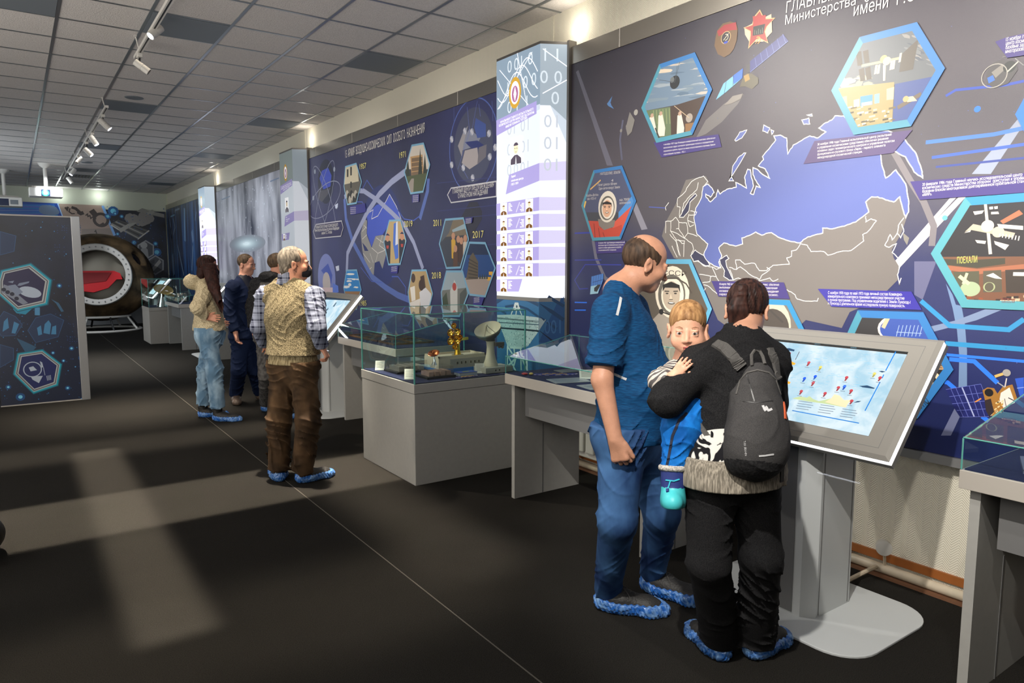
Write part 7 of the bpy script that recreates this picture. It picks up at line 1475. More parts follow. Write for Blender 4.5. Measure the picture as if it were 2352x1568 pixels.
def jacket(s):
    su.torso(s, .40, .25, .0, grow=.012, hipw=.40); s.ell(su.lerp(-.05), (.20, .145, .2), .06, 'add', su.R); su.arm(s, 'R', .078, .066, .055, t1=.95, cap=2); su.arm(s, 'L', .078, .066, .055, t1=.95, cap=2)
    s.cone(su.lerp(.62)+su.fwd*.17, su.J['neck']+su.fwd*.05+V3([0, 0, .05]), .012, .085, .01, 'cut'); s.cone(su.J['neck'], su.J['neck']+V3([0, 0, .12]), .075, .085, .01, 'cut')
garment(su, 'suit_jacket', NV, .0075, jacket, (.018, 40, 5), [(V3([0, 0, at(560, 776, 8.1)[2]]), (0, 0, -1))], lo=.7, hi=1.7)
garment(su, 'trousers', NV, .0075, lambda s: su.legs(s, .098, .080, .072, end=-.02, cap=2), (.022, 44, 7), [(V3([0, 0, .04]), (0, 0, -1))], lo=0, hi=1.2)
for q in 'LR': shoe(su.o, *su.foot[q], k=1.08, cover=False, m=mat('brown_leather', srgb(96, 82, 72), .3))
HS_ = HAIRM('suit', srgb(56, 44, 34), srgb(98, 80, 62))
hair_shell(su, .006, [((0, -.018, .040), (.081, .096, .086))], [((0, .105, -.015), (.13, .070, .10)), ((.086, .022, -.03), (.03, .036, .05)), ((-.086, .022, -.03), (.03, .036, .05)), ((0, -.0, -.10), (.12, .14, .06))], [HS_], amp=.0015)
# ---------------------------------------------------------------- the visitor half hidden behind the vest
hd = Body('person in a grey and black hoodie, mostly hidden behind the knitted vest', dict(
    head=(640, 608, 7.30), neck=(628, 640, 7.32), shL=(592, 656, 7.42), shR=(660, 658, 7.20), elL=(580, 708, 7.42), wrL=(582, 752, 7.36), elR=(668, 715, 7.2), wrR=(676, 750, 7.4),
    hipL=(610, 780, 7.38), hipR=(640, 780, 7.28), knL=(612, 860, 7.38), knR=(656, 860, 7.26), footL=((606, 946), (630, 938)), footR=((660, 962), (684, 958))))
hd.skin(.0075, 1.0, 95, 0, SKIN('hood', srgb(196, 140, 116)), [('L', -UP+RT*.1, RT, -1, dict(curl=(.4, .5, .4), k=1)), ('R', -UP, -RT, 1, dict(curl=(.4, .5, .4), k=1))], tw=.32, td=.2)
GH = cloth_mat('grey_sweat', srgb(70, 68, 66), srgb(98, 94, 92), 90, (1, 1, 1), .25); BH = cloth_mat('black_sweat', (.012, .012, .014), (.03, .03, .032), 90, (1, 1, 1), .25)
garment(hd, 'hoodie', [GH, BH], .0075, lambda s: (hd.torso(s, .40, .26, grow=.01), hd.arm(s, 'L', .082, .068, .056, t1=.97, cap=2), hd.arm(s, 'R', .082, .068, .056, t1=.97, cap=2), s.ell(hd.J['neck']-hd.fwd*.05+V3([0, 0, .02]), (.115, .10, .06), .02, 'add', hd.R), s.cone(hd.J['neck']+V3([0, 0, .01]), hd.J['neck']+V3([0, 0, .12]), .06, .085, .01, 'cut')), (.020, 40, 7), [(hd.lerp(-.02), (0, 0, -1))], lo=.8, hi=1.75,
    mi=lambda C: ((np.abs((C-hd.ms) @ hd.side) > .125+.5*((C[:, 2]-1.35).clip(-.2, .3)*-1).clip(-.1, .06)) | (C[:, 2] > hd.J['neck'][2]-.035)).astype(int))
garment(hd, 'trousers', cloth_mat('grey_trousers', srgb(62, 60, 60), srgb(92, 90, 88), 30, (1, 1, 1), .12), .0075, lambda s: hd.legs(s, .098, .080, .07, end=-.02, cap=2), (.022, 44, 8), [(V3([0, 0, .05]), (0, 0, -1))], lo=0, hi=1.2)
for q in 'LR': shoe(hd.o, *hd.foot[q], k=1.05)
hair_shell(hd, .006, [((0, -.018, .036), (.080, .096, .088))], [((0, .105, -.01), (.13, .070, .12)), ((.086, .022, -.02), (.03, .036, .045)), ((-.086, .022, -.02), (.03, .036, .045)), ((0, -.03, -.11), (.12, .12, .06))], [HS_], amp=.0015)
# ================================================================ END WALL, CAPSULE, PANEL, PROJECTORS
EB = EY-.05
M_STARS = print_mat('banner_print_starfield', srgb(12, 14, 24), srgb(26, 44, 78), 1.6, detail=7, lo=.45, hi=.75)
t = thing('wall_banner', 'end wall banner of a starry sky with a space station behind the capsule', 'banner', (1.0, EB, .75))
x0 = LX+.1; x1 = WX-.08
MB().box(x0, x1, EB, EY-.002, .82, 3.08, M_STARS).build('printed_board', t)
def y_art(Y, lift): 
    def p2(u, v): q = onY(u, v, Y); return (q[0], q[2])
    return Art(p2, lambda s, t_: np.array([s, Y, t_]), (0, -1, 0), lift)
ZE = Zm(0, 430, 4.48)
A = y_art(EB, .0008)
A.poly(ZE([(-400, 120), (595, 165), (650, 300), (720, 480), (-400, 480)]), ink(24, 70, 160))
for k in range(14): A.line(ZE([(-200, 170+k*14), (560+k*4, 180+k*12)]), .02, ink(40+k % 3*30, 110+k % 2*30, 200))
for c, r_ in (((500, 235), .22), ((470, 215), .14), ((540, 250), .16)): A.ell(ZE([c])[0], r_, ink(110, 130, 160), n=9, ry=r_*.6)
A.line(ZE([(600, 165), (650, 300)]), .05, ink(170, 205, 250))
A.poly(ZE([(600, 168), (1050, 186), (1180, 500), (700, 620), (650, 300)]), ink(164, 142, 130)); A.poly(ZE([(840, 430), (1150, 420), (1180, 500), (840, 600)]), ink(140, 126, 118))
A.line(ZE([(1055, 190), (1180, 495)]), .06, ink(120, 170, 230))
INK = ink(58, 48, 46)
for p, w in (([(670, 205), (690, 230), (700, 200)], .05), ([(720, 215), (710, 250), (740, 272), (770, 270)], .03), ([(735, 205), (780, 220), (830, 265)], .07), ([(800, 250), (830, 270), (860, 260)], .09), ([(880, 290), (900, 275), (905, 300), (925, 290), (935, 320), (960, 300), (965, 330), (990, 320)], .03), ([(940, 235), (985, 290)], .14), ([(975, 460), (985, 445), (995, 480), (1020, 490)], .03)): A.line(ZE(p), w, INK)
A.ell(ZE([(1040, 335)])[0], .16, INK, w=.07, n=20); A.line(ZE([(1045, 370), (1068, 402)]), .1, INK)
# station
GR = ink(150, 148, 142); G2 = ink(86, 86, 84)
A.poly(ZE([(1130, 380), (1215, 335), (1535, 445), (1420, 535)]), G2)
for k in range(4): A.line(ZE([(1145+k*22, 372-k*10+2), (1430+k*26, 526-k*20)]), .035, GR if k % 2 == 0 else ink(50, 50, 50))
A.line(ZE([(1130, 380), (1245, 450)]), .03, ink(200, 198, 190)); A.line(ZE([(1415, 535), (1535, 445)]), .03, ink(190, 188, 180))
A.poly(ZE([(1400, 250), (1460, 218), (1695, 290), (1695, 318), (1560, 290)]), G2)
for k in range(3): A.line(ZE([(1415+k*16, 245-k*10), (1690, 306-k*12)]), .03, GR)
A.line(ZE([(1230, 450), (1580, 245)]), .10, ink(160, 158, 152))
for c, r_ in (((1340, 320), .14), ((1380, 320), .12), ((1460, 350), .14), ((1500, 330), .15), ((1540, 320), .12), ((1470, 300), .12), ((1430, 370), .08)): A.ell(ZE([c])[0], r_, ink(140, 136, 132), n=8)
for c, s_ in (((1165, 245), 1), ((1110, 298), .6), ((1252, 300), .4), ((1210, 480), .35), ((1380, 568), .5), ((1600, 580), .5), ((1615, 668), .9), ((1185, 270), .4)):
    A.ell(ZE([c])[0], .13*s_, ink(30, 90, 150), n=10); A.ell(ZE([c])[0], .07*s_, ink(110, 200, 230), n=8)
random.seed(31)
for k in range(110):
    c = (random.uniform(1100, 1690), random.uniform(200, 940)); A.ell(ZE([c])[0], random.uniform(.008, .02), ink(50, 84, 140), n=5); A.k -= 1
A.k += 3
def hexo(A, pts, w, m): A.line(pts, w, m, closed=True)
for cx, cy in ((1500, 645), (1600, 800)):
    hx = [(cx+90*math.sin(a), cy-95*math.cos(a)) for a in np.linspace(0, 2*math.pi, 7)[:-1]]
    A.poly(ZE(hx), ink(70, 72, 78)); hexo(A, ZE(hx), .035, ink(150, 152, 156))
    if cx == 1500: A.poly(ZE([(1440, 720), (1450, 640), (1480, 600), (1520, 640), (1530, 720)]), ink(150, 150, 150)); A.ell(ZE([(1480, 595)])[0], .09, ink(170, 170, 170), n=12)
    else: A.poly(ZE([(1540, 860), (1640, 740), (1660, 770), (1570, 875)]), ink(160, 158, 156)); A.poly(ZE([(1545, 760), (1590, 740), (1590, 780), (1550, 800)]), ink(40, 40, 44))
A.build('space_picture', t, 'orbital station and grey spacecraft side')
MB().box(x0, x1, EB-.02, EY-.002, .0, .80, mat('pale_dado', (.38, .39, .40), .6)).build('lower_board', t)

cc = onY(228, 638, 20.0); cc[2] = 1.30
t = thing('space_capsule', 'large scorched brown descent capsule with a round open hatch and red seat', 'space capsule', (cc[0], 20.0, 0))
M_CHAR = cloth_mat('scorched_shell', srgb(44, 35, 25), srgb(104, 84, 58), 2.6, (1, 1, 1), .5, .75, .38, .72, detail=8)
prof = []
for k in range(25):
    a = math.pi*k/24; r_ = 1.20*math.sin(a)**.92 if 0 < k < 24 else 0; z_ = -1.06*math.cos(a); prof.append((r_*(1.0 if z_ < 0 else 1.0-.10*z_), z_))
hn = nrm(V3([-.12, -1, .08])); s = Sculpt(cc-V3([1.35, 1.35, 1.2]), cc+V3([1.35, 1.35, 1.2]), .03)
s.ell(cc, (1.20, 1.15, 1.06), 0); s.ell(cc+hn*.15, (.92, .98, .84), .02, 'cut'); s.cone(cc+hn*.6, cc+hn*1.6, .60, .60, .03, 'cut'); 
wn = nrm(V3([.78, -.62, .45])); s.ell(cc+wn*1.16, (.2, .2, .2), .02, 'cut')
sculpt_obj(s, 'shell', [M_CHAR], t)
hc = cc+hn*1.0; M_RING = mat('hatch_ring', (.36, .35, .33), .4, metal=.3)
mb = MB(); mb.lathe([(.575, -.14), (.575, .06), (.70, .08), (.72, .05), (.72, -.06)], hc, M_RING, hn, 48); mb.build('hatch_ring', t, smooth=True)
mb = MB(); q = Vector(hn).orthogonal().normalized(); w = Vector(hn).cross(q)
for k in range(32):
    a = 2*math.pi*k/32; c = Vector(hc)+Vector(hn)*.078+q*math.cos(a)*.64+w*math.sin(a)*.64; mb.lathe([(.016, -.01), (.016, .012), (0, .014)], c, M_DGREY, hn, 8)
o = mb.build('bolt', t); o['kind'] = 'stuff'
mb = MB().ball(cc-hn*.05, (.84, .80, .76), mat('capsule_lining', srgb(170, 164, 150), .8), 32); mb.build('inner_lining', t, smooth=True)
mb = MB(); RD = mat('red_seat', srgb(186, 16, 28), .5); zc_ = cc+hn*.86
ps = [(-.56, .10), (.34, .10), (.46, .04), (.50, -.10), (.38, -.10), (.20, -.30), (-.10, -.40), (-.42, -.36), (-.60, -.2)]
mb.prism([tuple(zc_+V3([1, -.12, 0])*a+V3([0, 0, b])) for a, b in ps], tuple(-hn*.3), RD); mb.prism([tuple(zc_+hn*.02+V3([1, -.12, 0])*a+V3([0, 0, b])) for a, b in [(-.5, .06), (.28, .06), (.16, -.14), (-.3, -.2), (-.5, -.12)]], tuple(-hn*.03), mat('red_seat_dark', srgb(120, 8, 16), .6)); mb.build('seat', t)
wc = cc+wn*1.10; MB().lathe([(0, 0), (.2, .0), (.22, .03), (.2, .05)], wc-wn*.06, mat('porthole_glass', (.006, .008, .016), .1), wn, 24).build('porthole', t)
t = thing('capsule_stand', 'white tubular ring stand under the brown space capsule', 'stand', (cc[0], 20.0, 0)); mb = MB()
mb.tube([(cc[0]+.86*math.cos(a), 20.0+.86*math.sin(a), .03) for a in np.linspace(0, 2*math.pi, 33)[:-1]], .028, M_WHITE, 8, closed=True); mb.build('floor_ring', t, smooth=True)
MB().tube([(cc[0]+.62*math.cos(a), 20.0+.62*math.sin(a), .36) for a in np.linspace(0, 2*math.pi, 33)[:-1]], .028, M_WHITE, 8, closed=True).build('upper_ring', t, smooth=True)
for k in range(8): a = k*math.pi/4+.2; MB().tube([(cc[0]+.86*math.cos(a), 20+.86*math.sin(a), .03), (cc[0]+.62*math.cos(a), 20+.62*math.sin(a), .36)], .024, M_WHITE if k % 2 else M_BLACK, 8).build('leg', t, smooth=True)

# free-standing printed panel at the left
PY = 9.78
t = thing('display_panel', 'tall freestanding dark starry panel with glowing hexagon pictures, at the left edge', 'panel', (.2, PY, 0))
MB().box(-.205, .583, PY, PY+.06, .012, 2.15, print_mat('panel_print', srgb(14, 16, 28), srgb(34, 40, 66), 1.4, detail=7, lo=.4, hi=.75)).build('printed_board', t)
MB().box(.583, .672, PY-.03, PY+.09, 0, 2.165, M_ALU).build('side_profile', t, bevel=.004)
MB().box(-.205, .583, PY-.004, PY+.064, 2.15, 2.165, M_LGREY).box(-.205, .583, PY-.004, PY+.064, 0, .012, M_LGREY).build('edge_strip', t)
MB().box(-.9, -.21, PY, PY+.06, .0, 2.165, MATS['panel_print']).build('second_board', t)
ZP = Zm(0, 480, 3.409)
A = y_art(PY, .0008)
A.poly(ZP([(0, 760), (140, 700), (400, 740), (560, 900), (620, 1100), (660, 1480), (20, 1560), (0, 1400)]), ink(16, 26, 50))
random.seed(17)
for k in range(300):
    x = random.uniform(5, 650); y = random.uniform(90, 1500)
    if y < 700 and random.random() < .5: continue
    c = random.choice([(30, 60, 120), (40, 90, 150), (30, 110, 160), (60, 130, 190)]); A.ell(ZP([(x, y)])[0], random.uniform(.002, .007), ink(*c), n=5); A.k -= 1
for gx, gy in ((450, 130), (560, 130), (430, 280), (530, 1000)):
    for i in range(5):
        for j in range(4): 
            if random.random() < .6: A.ell(ZP([(gx+i*18, gy+j*18)])[0], .0045, ink(34, 70, 140), n=4); A.k -= 1
A.k += 2
for c, r_ in (((465, 600), .018), ((597, 238), .018), ((545, 663), .008), ((388, 388), .007), ((518, 352), .006), ((560, 1090), .018), ((630, 1167), .016), ((65, 1393), .018), ((160, 1470), .03), ((415, 1125), .014), ((497, 1187), .014), ((320, 143), .006), ((530, 1400), .018), ((590, 1234), .007)):
    A.ell(ZP([c])[0], r_*1.5, ink(20, 70, 120), n=12); A.ell(ZP([c])[0], r_*.7, ink(110, 190, 220), n=10)
F1 = ink(40, 76, 116)
for pts in ([(395, 820), (500, 870), (455, 1000), (280, 1045), (218, 950), (280, 850)], [(30, 800), (120, 840), (175, 905), (120, 990), (10, 995), (-40, 900)], [(0, 175), (125, 210), (110, 330), (0, 360)], [(0, 1060), (105, 1090), (105, 1180), (0, 1240)]): A.poly(ZP(pts), ink(26, 44, 76)); A.line(ZP(pts), .006, F1, closed=True)
for p in ([(300, 990), (290, 930), (320, 910), (330, 980)], [(340, 970), (350, 900), (380, 870), (400, 900), (390, 980)], [(400, 980), (410, 920), (440, 910), (440, 980)], [(20, 960), (30, 880), (60, 850), (70, 930)], [(90, 970), (110, 880), (150, 900), (120, 975)]): A.poly(ZP(p), ink(60, 120, 160))
A.poly(ZP([(130, 1010), (200, 1040), (285, 1080), (250, 1120), (195, 1115)]), ink(40, 80, 110)); A.poly(ZP([(400, 705), (460, 735), (500, 800), (480, 805), (440, 740)]), ink(50, 90, 120)); A.poly(ZP([(272, 770), (312, 770), (312, 832), (272, 830)]), ink(70, 130, 170)); A.poly(ZP([(100, 780), (262, 770), (200, 825), (130, 815)]), ink(30, 130, 160))
SIL = ink(170, 172, 170)
for pts, inn in (([(20, 490), (235, 440), (385, 560), (355, 735), (140, 785), (0, 660), (0, 560)], (36, 30, 66)), ([(150, 1140), (330, 1112), (468, 1218), (440, 1370), (265, 1430), (120, 1290)], (16, 28, 84))):
    A.poly(ZP(inset(pts, 1.12)), ink(12, 90, 110)); A.poly(ZP(inset(pts, 1.07)), ink(20, 150, 170)); A.poly(ZP(pts), SIL); A.line(ZP(inset(pts, .94)), .012, ink(90, 92, 96), closed=True); A.poly(ZP(inset(pts, .86)), ink(*inn))
W_ = ink(166, 176, 190)
A.poly(ZP([(30, 590), (60, 600), (220, 735), (180, 748), (10, 650)]), ink(120, 126, 140)); A.ell(ZP([(235, 650)])[0], .11, W_, n=20, ry=.06, rot=-.3)
for x, y in ((30, 630), (60, 650), (95, 665), (130, 700)): A.ell(ZP([(x, y)])[0], .022, ink(30, 30, 50), n=10)
for p in ([(60, 570), (110, 560), (100, 580)], [(135, 600), (150, 580), (230, 565), (225, 578), (160, 600)], [(60, 600), (120, 590), (180, 650), (130, 680)]): A.poly(ZP(p), ink(120, 130, 150))
A.ell(ZP([(255, 1255)])[0], .085, W_, w=.01, n=24); A.poly(ZP([(225, 1240), (260, 1230), (290, 1260), (240, 1270)]), W_); A.poly(ZP([(240, 1310), (335, 1305), (305, 1362), (255, 1335)]), W_); A.poly(ZP([(312, 1190), (330, 1200), (340, 1238), (325, 1240)]), W_); A.line(ZP([(340, 1240), (352, 1300)]), .005, W_)
for k in range(4): A.line(ZP([(365+k*10, 1305-k*2), (372+k*9, 1342-k*2)]), .005, W_)
A.build('panel_picture', t, 'blue starfield with glowing hexagon pictures')

# projectors
def projector(label, u, v, Y, w, lit=True, yaw=0.0):
    q = onY(u, v, Y); t = thing('projector', label, 'projector', tuple(q)); h = w*.30
    mb = MB().box(q[0]-w/2, q[0]+w/2, Y, Y+w*.8, q[2]-h/2, q[2]+h/2, M_WHITE); mb.build('casing', t, bevel=.015)
    MB().box(q[0]+w*.16, q[0]+w*.38, Y-.004, Y+.01, q[2]-h*.3, q[2]+h*.2, M_OFFPANEL).build('vent_grille', t)
    MB().box(q[0]-w*.15, q[0]+w*.12, Y-.004, Y+.01, q[2]-h*.46, q[2]+h*.3, mat('projector_recess', (.01, .02, .06), .2)).build('lens_recess', t)
    if lit:
        for r_, m in ((.105, glow(90, 200, 190, 2)), (.085, glow(90, 90, 220, 3)), (.066, glow(190, 255, 235, 9))): pass
        mb = MB(); c = (q[0]-w*.02, Y-.005, q[2]-h*.1); mb.lathe([(0, .012), (w*.055, .012)], c, glow(215, 255, 240, 9), (0, -1, 0), 24); mb.lathe([(w*.055, .011), (w*.085, .011)], c, glow(70, 130, 220, 2), (0, -1, 0), 24); mb.lathe([(w*.085, .010), (w*.11, .006)], c, glow(60, 200, 150, 1.5), (0, -1, 0), 24); mb.build('lens', t)
    mb = MB().tube([(q[0]+.01, Y+w*.3, q[2]+h/2), (q[0]+.01, Y+w*.3, CE)], .035 if w > .5 else .05, M_WHITE, 12); mb.lathe([(.12, 0), (.09, -.05), (.04, -.09)], (q[0]+.01, Y+w*.3, CE), M_WHITE, (0, 0, 1), 16); mb.build('ceiling_mount', t, smooth=True)
    MB().box(q[0]-w*.4, q[0]+w*.4, Y+w*.1, Y+w*.5, q[2]+h/2, q[2]+h/2+.03, M_LGREY).build('bracket', t)
projector('white ceiling projector on a pole with a glowing blue-green lens', 106, 441, 16.7, .56)
projector('second ceiling projector, cut by the left edge of the photo above the panel', 10, 462, 18.2, .62, False)
# dark rounded thing at the left edge of the floor
t = thing('floor_cushion', 'dark rounded object on the carpet, cut off by the left edge of the photo', 'pouf', (-.36, 4.62, 0))
s = Sculpt((-.75, 4.25, -.02), (0.05, 5.1, .35), .012); s.ell((-.36, 4.72, .13), (.24, .24, .14), 0); s.cut((0, 0, .004), (0, 0, -1)); sculpt_obj(s, 'cushion', [cloth_mat('dark_leatherette', (.008, .008, .008), (.03, .024, .018), 20, (1, 1, 1), .2, .5)], t)

# ================================================================ THINGS IN THE SHOWCASES
GOLD = mat('polished_gold', srgb(206, 160, 60), .2, metal=1); COPPER = mat('copper', srgb(176, 104, 66), .3, metal=1); IVORY = mat('ivory_model', srgb(188, 178, 158), .45); MGREY = mat('model_grey', srgb(98, 90, 80), .5); MLG = mat('model_light_grey', srgb(150, 146, 138), .5); CHROME = mat('chrome', (.7, .7, .7), .12, metal=1)
def on(u, v, z=CZ+.004): q = onZ(u, v, z); return V3([q[0], q[1], z])
# building model
b0 = V3([2.92, 4.97, CZ+.004]); t = thing('building_model', 'white flat-roofed building model carrying the golden antenna', 'model', tuple(b0))
bw, bd, bh = .22, .12, .085
MB().box(b0[0]-bw, b0[0]+bw, b0[1]-bd, b0[1]+bd, b0[2]+.03, b0[2]+.03+bh, IVORY).build('block', t, bevel=.002)
MB().box(b0[0]-bw-.02, b0[0]+bw+.02, b0[1]-bd-.03, b0[1]+bd+.02, b0[2], b0[2]+.03, mat('model_base_blue', srgb(40, 110, 180), .4)).build('base', t)
rz_ = b0[2]+.03+bh
mb = MB()
for a in ((b0[0]-bw, b0[0]+bw, b0[1]-bd, b0[1]-bd+.008), (b0[0]-bw, b0[0]+bw, b0[1]+bd-.008, b0[1]+bd), (b0[0]-bw, b0[0]-bw+.008, b0[1]-bd, b0[1]+bd), (b0[0]+bw-.008, b0[0]+bw, b0[1]-bd, b0[1]+bd)): mb.box(*a, rz_, rz_+.016, IVORY)
mb.build('parapet', t)
MB().box(b0[0]-bw+.1, b0[0]+bw+.004, b0[1]-bd-.012, b0[1]-bd+.001, b0[2]+.03, rz_-.012, MLG).build('front_wing', t)
for k in range(6):
    x = b0[0]-bw+.155+k*.038+(.012 if k > 2 else 0); w = MB().box(x, x+.018, b0[1]-bd-.0135, b0[1]-bd-.0118, rz_-.055, rz_-.033, IVORY, ); w.box(x+.002, x+.0085, b0[1]-bd-.0145, b0[1]-bd-.013, rz_-.053, rz_-.045, M_BLACK).box(x+.0095, x+.016, b0[1]-bd-.0145, b0[1]-bd-.013, rz_-.053, rz_-.045, M_BLACK).box(x+.002, x+.0085, b0[1]-bd-.0145, b0[1]-bd-.013, rz_-.043, rz_-.035, M_BLACK).box(x+.0095, x+.016, b0[1]-bd-.0145, b0[1]-bd-.013, rz_-.043, rz_-.035, M_BLACK); w.build('window', t)
# golden antenna
g0 = V3([2.95, 4.98, rz_]); t = thing('antenna_model', 'polished golden antenna model standing on the white building model', 'model', tuple(g0))
MB().lathe([(.05, 0), (.05, .003), (.028, .004), (.020, .06), (.015, .10), (0, .104)], g0, GOLD, (0, 0, 1), 20).build('pedestal', t, smooth=True)
top = g0+V3([0, 0, .105]); f = nrm(V3([-.8, -.35, .3])); sd = nrm(np.cross(f, UP))
mb = MB(); 
MB().box(-.075, .075, -.02, .02, -.012, .012, GOLD, Matrix.Translation(Vector(top+V3([.055, .03, .02])))@Matrix.Rotation(.4, 4, 'Z')).build('counter_arm', t, bevel=.003)
c = top+f*.035+V3([0, 0, .035])
for i, (a, b, r_) in enumerate(((-.035, .03, .034), (.03, .03, .034), (-.035, -.04, .034), (.03, -.04, .034), (0, .085, .026), (-.01, -.085, .024), (-.06, -.01, .026))):
    cc_ = c+sd*a+UP*b*1.0; MB().lathe([(0, -.004), (r_*.5, .0), (r_*.85, .010), (r_, .020), (r_*.96, .022), (r_*.8, .012), (r_*.45, .004), (0, .002)], cc_, GOLD, f, 20).build('dish', t, smooth=True)
MB().tube([c-UP*.10, c+UP*.10], .009, GOLD, 8).tube([c-sd*.07, c+sd*.05], .009, GOLD, 8).build('frame', t, smooth=True); MB().ball(c-UP*.09+f*-.02, .014, GOLD, 12).tube([c-UP*.09+f*-.02, top], .003, GOLD, 6).build('balance_weight', t, smooth=True)
# white dish antenna
d0 = V3([3.09, 4.70, CZ+.004]); t = thing('antenna_model', 'white parabolic dish antenna model on a tall curved pedestal', 'model', tuple(d0))
MB().box(d0[0]-.11, d0[0]+.15, d0[1]-.10, d0[1]+.08, d0[2], d0[2]+.045, MLG).build('base', t, bevel=.003)
mb = MB()
for k in range(2): mb.box(d0[0]-.02+k*.035, d0[0]-.012+k*.035, d0[1]-.1025, d0[1]-.1, d0[2]+.016, d0[2]+.028, M_BLACK)
mb.build('door', t)
MB().lathe([(.062, 0), (.060, .01), (.045, .05), (.034, .10), (.030, .15), (.034, .19), (.040, .20), (0, .205)], d0+V3([0, 0, .045]), IVORY, (0, 0, 1), 24).build('pedestal', t, smooth=True)
hd_ = d0+V3([0, 0, .25]); MB().ball(hd_, (.04, .035, .028), MGREY, 14).build('rotator', t, smooth=True); MB().box(hd_[0]+.02, hd_[0]+.10, hd_[1]-.05, hd_[1]-.02, hd_[2]-.045, hd_[2]-.015, MGREY).ball((hd_[0]+.09, hd_[1]-.035, hd_[2]-.055), .014, MGREY, 10).ball((hd_[0]+.06, hd_[1]-.035, hd_[2]-.052), .012, MGREY, 10).build('counterweight', t)
dn = nrm(V3([-.45, -.22, .86])); dc = hd_+V3([-.005, 0, .03]); RD_ = .108
pr = [(RD_*k/10, .075*(k/10)**2) for k in range(11)]; MB().lathe(pr+[(RD_*1.01, .078), (RD_*1.0, .070)]+[(RD_*k/10, .075*(k/10)**2-.006) for k in range(9, -1, -1)], dc, IVORY, dn, 40).build('dish', t, smooth=True)
MB().lathe([(RD_*.62, .020), (RD_*.80, .036), (RD_*.96, .058), (RD_*1.0, .064), (RD_*1.005, .058), (RD_*.82, .026), (RD_*.6, .004), (RD_*.25, -.012), (0, -.02)], dc, MGREY, dn, 40).build('back_frame', t, smooth=True)
ap = dc+dn*.11; q = Vector(dn).orthogonal().normalized(); w = Vector(dn).cross(q); mb = MB()
for k in range(3): a = k*2.094+.5; mb.tube([Vector(dc)+Vector(dn)*.02+(q*math.cos(a)+w*math.sin(a))*.06, ap], .0022, MGREY, 5)
mb.ball(ap, .010, IVORY, 10); mb.build('feed_horn', t)
# copper dish
c0 = on(853+0, 842); c0 = V3([2.62, 4.78, CZ+.085]); 
# clear boxes
def acrylic_box(label, x, y, w, d, h, fill):
    t = thing('acrylic_box', label, 'box', (x, y, CZ+.004)); z = CZ+.004
    MB().box(x-w/2-.012, x+w/2+.012, y-d/2-.012, y+d/2+.012, z, z+.014, M_BLACK).build('base', t)
    g = MB(); th = .004
    for a in ((x-w/2, x+w/2, y-d/2, y-d/2+th), (x-w/2, x+w/2, y+d/2-th, y+d/2), (x-w/2, x-w/2+th, y-d/2, y+d/2), (x+w/2-th, x+w/2, y-d/2, y+d/2)): g.box(*a, z+.014, z+h, M_ACRYL)
    g.box(x-w/2, x+w/2, y-d/2, y+d/2, z+h, z+h+th, M_ACRYL); g.build('cover', t)
    for k in range(4): MB().box(x-w/2+.02+k*w/4.4, x-w/2+.03+k*w/4.4+w/8, y-d/2+.02, y+d/2-.02, z+.014, z+h*.55, fill).build('insert', t)
acrylic_box('flat clear acrylic box with grey inserts in the left of the large showcase', 2.545, 5.10, .26, .22, .09, MLG)
acrylic_box('clear acrylic box with pinkish inserts at the near corner of the large showcase', 2.60, 4.72, .22, .17, .085, mat('pinkish_insert', srgb(150, 122, 112), .6))
c0 = V3([2.60, 4.74, CZ+.004+.085+.004]); t = thing('antenna_model', 'small copper dish antenna model on a chrome foot atop a clear box', 'model', tuple(c0))
MB().lathe([(.022, 0), (.012, .02), (.007, .05), (.006, .066), (0, .068)], c0, CHROME, (0, 0, 1), 16).build('foot', t, smooth=True)
dn2 = nrm(V3([-.35, -.3, .9])); MB().lathe([(0, 0), (.02, .003), (.036, .012), (.046, .024), (.044, .025), (.034, .015), (.018, .006), (0, .004)], c0+V3([0, 0, .07]), COPPER, dn2, 28).build('dish', t, smooth=True); MB().ball(c0+V3([0, 0, .07])+dn2*.03, .007, COPPER, 10).tube([c0+V3([0, 0, .07]), c0+V3([0, 0, .07])+dn2*.03], .003, COPPER, 6).build('feed', t)
M_CARD = mat('label_card', srgb(196, 192, 184), .6)
def card(label, p, w, h, lean=.7, yaw=0.0, lines=5, grp='small printed caption cards in the showcases'):
    t = thing('caption_card', label, 'label card', tuple(p), grp); M = Matrix.Translation(Vector(p)) @ Matrix.Rotation(yaw, 4, 'Z') @ Matrix.Rotation(lean-math.pi/2, 4, 'X')
    MB().box(-w/2, w/2, -.001, .001, 0, h, M_CARD, M).build('card', t); mb = MB()
    for k in range(lines): mb.box(-w*.38, w*(.38-.06*(k % 3)), -.0018, -.0012, h*(.86-.14*k)-.0012, h*(.86-.14*k)+.0012, MGREY, M)
    mb.build('printed_text', t)
card('leaning white caption card at the far left of the large showcase', on(872, 850), .075, .085, 1.0, -.55)
card('leaning white caption card at the near corner of the large showcase', on(940, 871), .075, .085, 1.0, -.55)
card('leaning white caption card beside the white dish antenna', on(1103, 857), .075, .085, 1.0, -.45)
card('white caption card lying in the desk showcase behind the blue T-shirt', V3([2.98, 3.40, DZ]), .10, .07, .9, -.6)
t = thing('souvenir_book', 'thin blue booklet lying in front of the white building model', 'book', (2.77, 4.66, CZ+.004))
MB().box(2.74, 2.90, 4.60, 4.68, CZ+.004, CZ+.030, mat('page_edge', srgb(150, 156, 166), .6)).build('pages', t); MB().box(2.738, 2.902, 4.598, 4.682, CZ+.030, CZ+.033, mat('book_cover', srgb(36, 70, 150), .35)).poly([(2.78, 4.62, CZ+.0334), (2.84, 4.625, CZ+.0334), (2.86, 4.655, CZ+.0334), (2.80, 4.66, CZ+.0334)], mat('olive_print', srgb(130, 140, 80), .5)).build('cover', t)
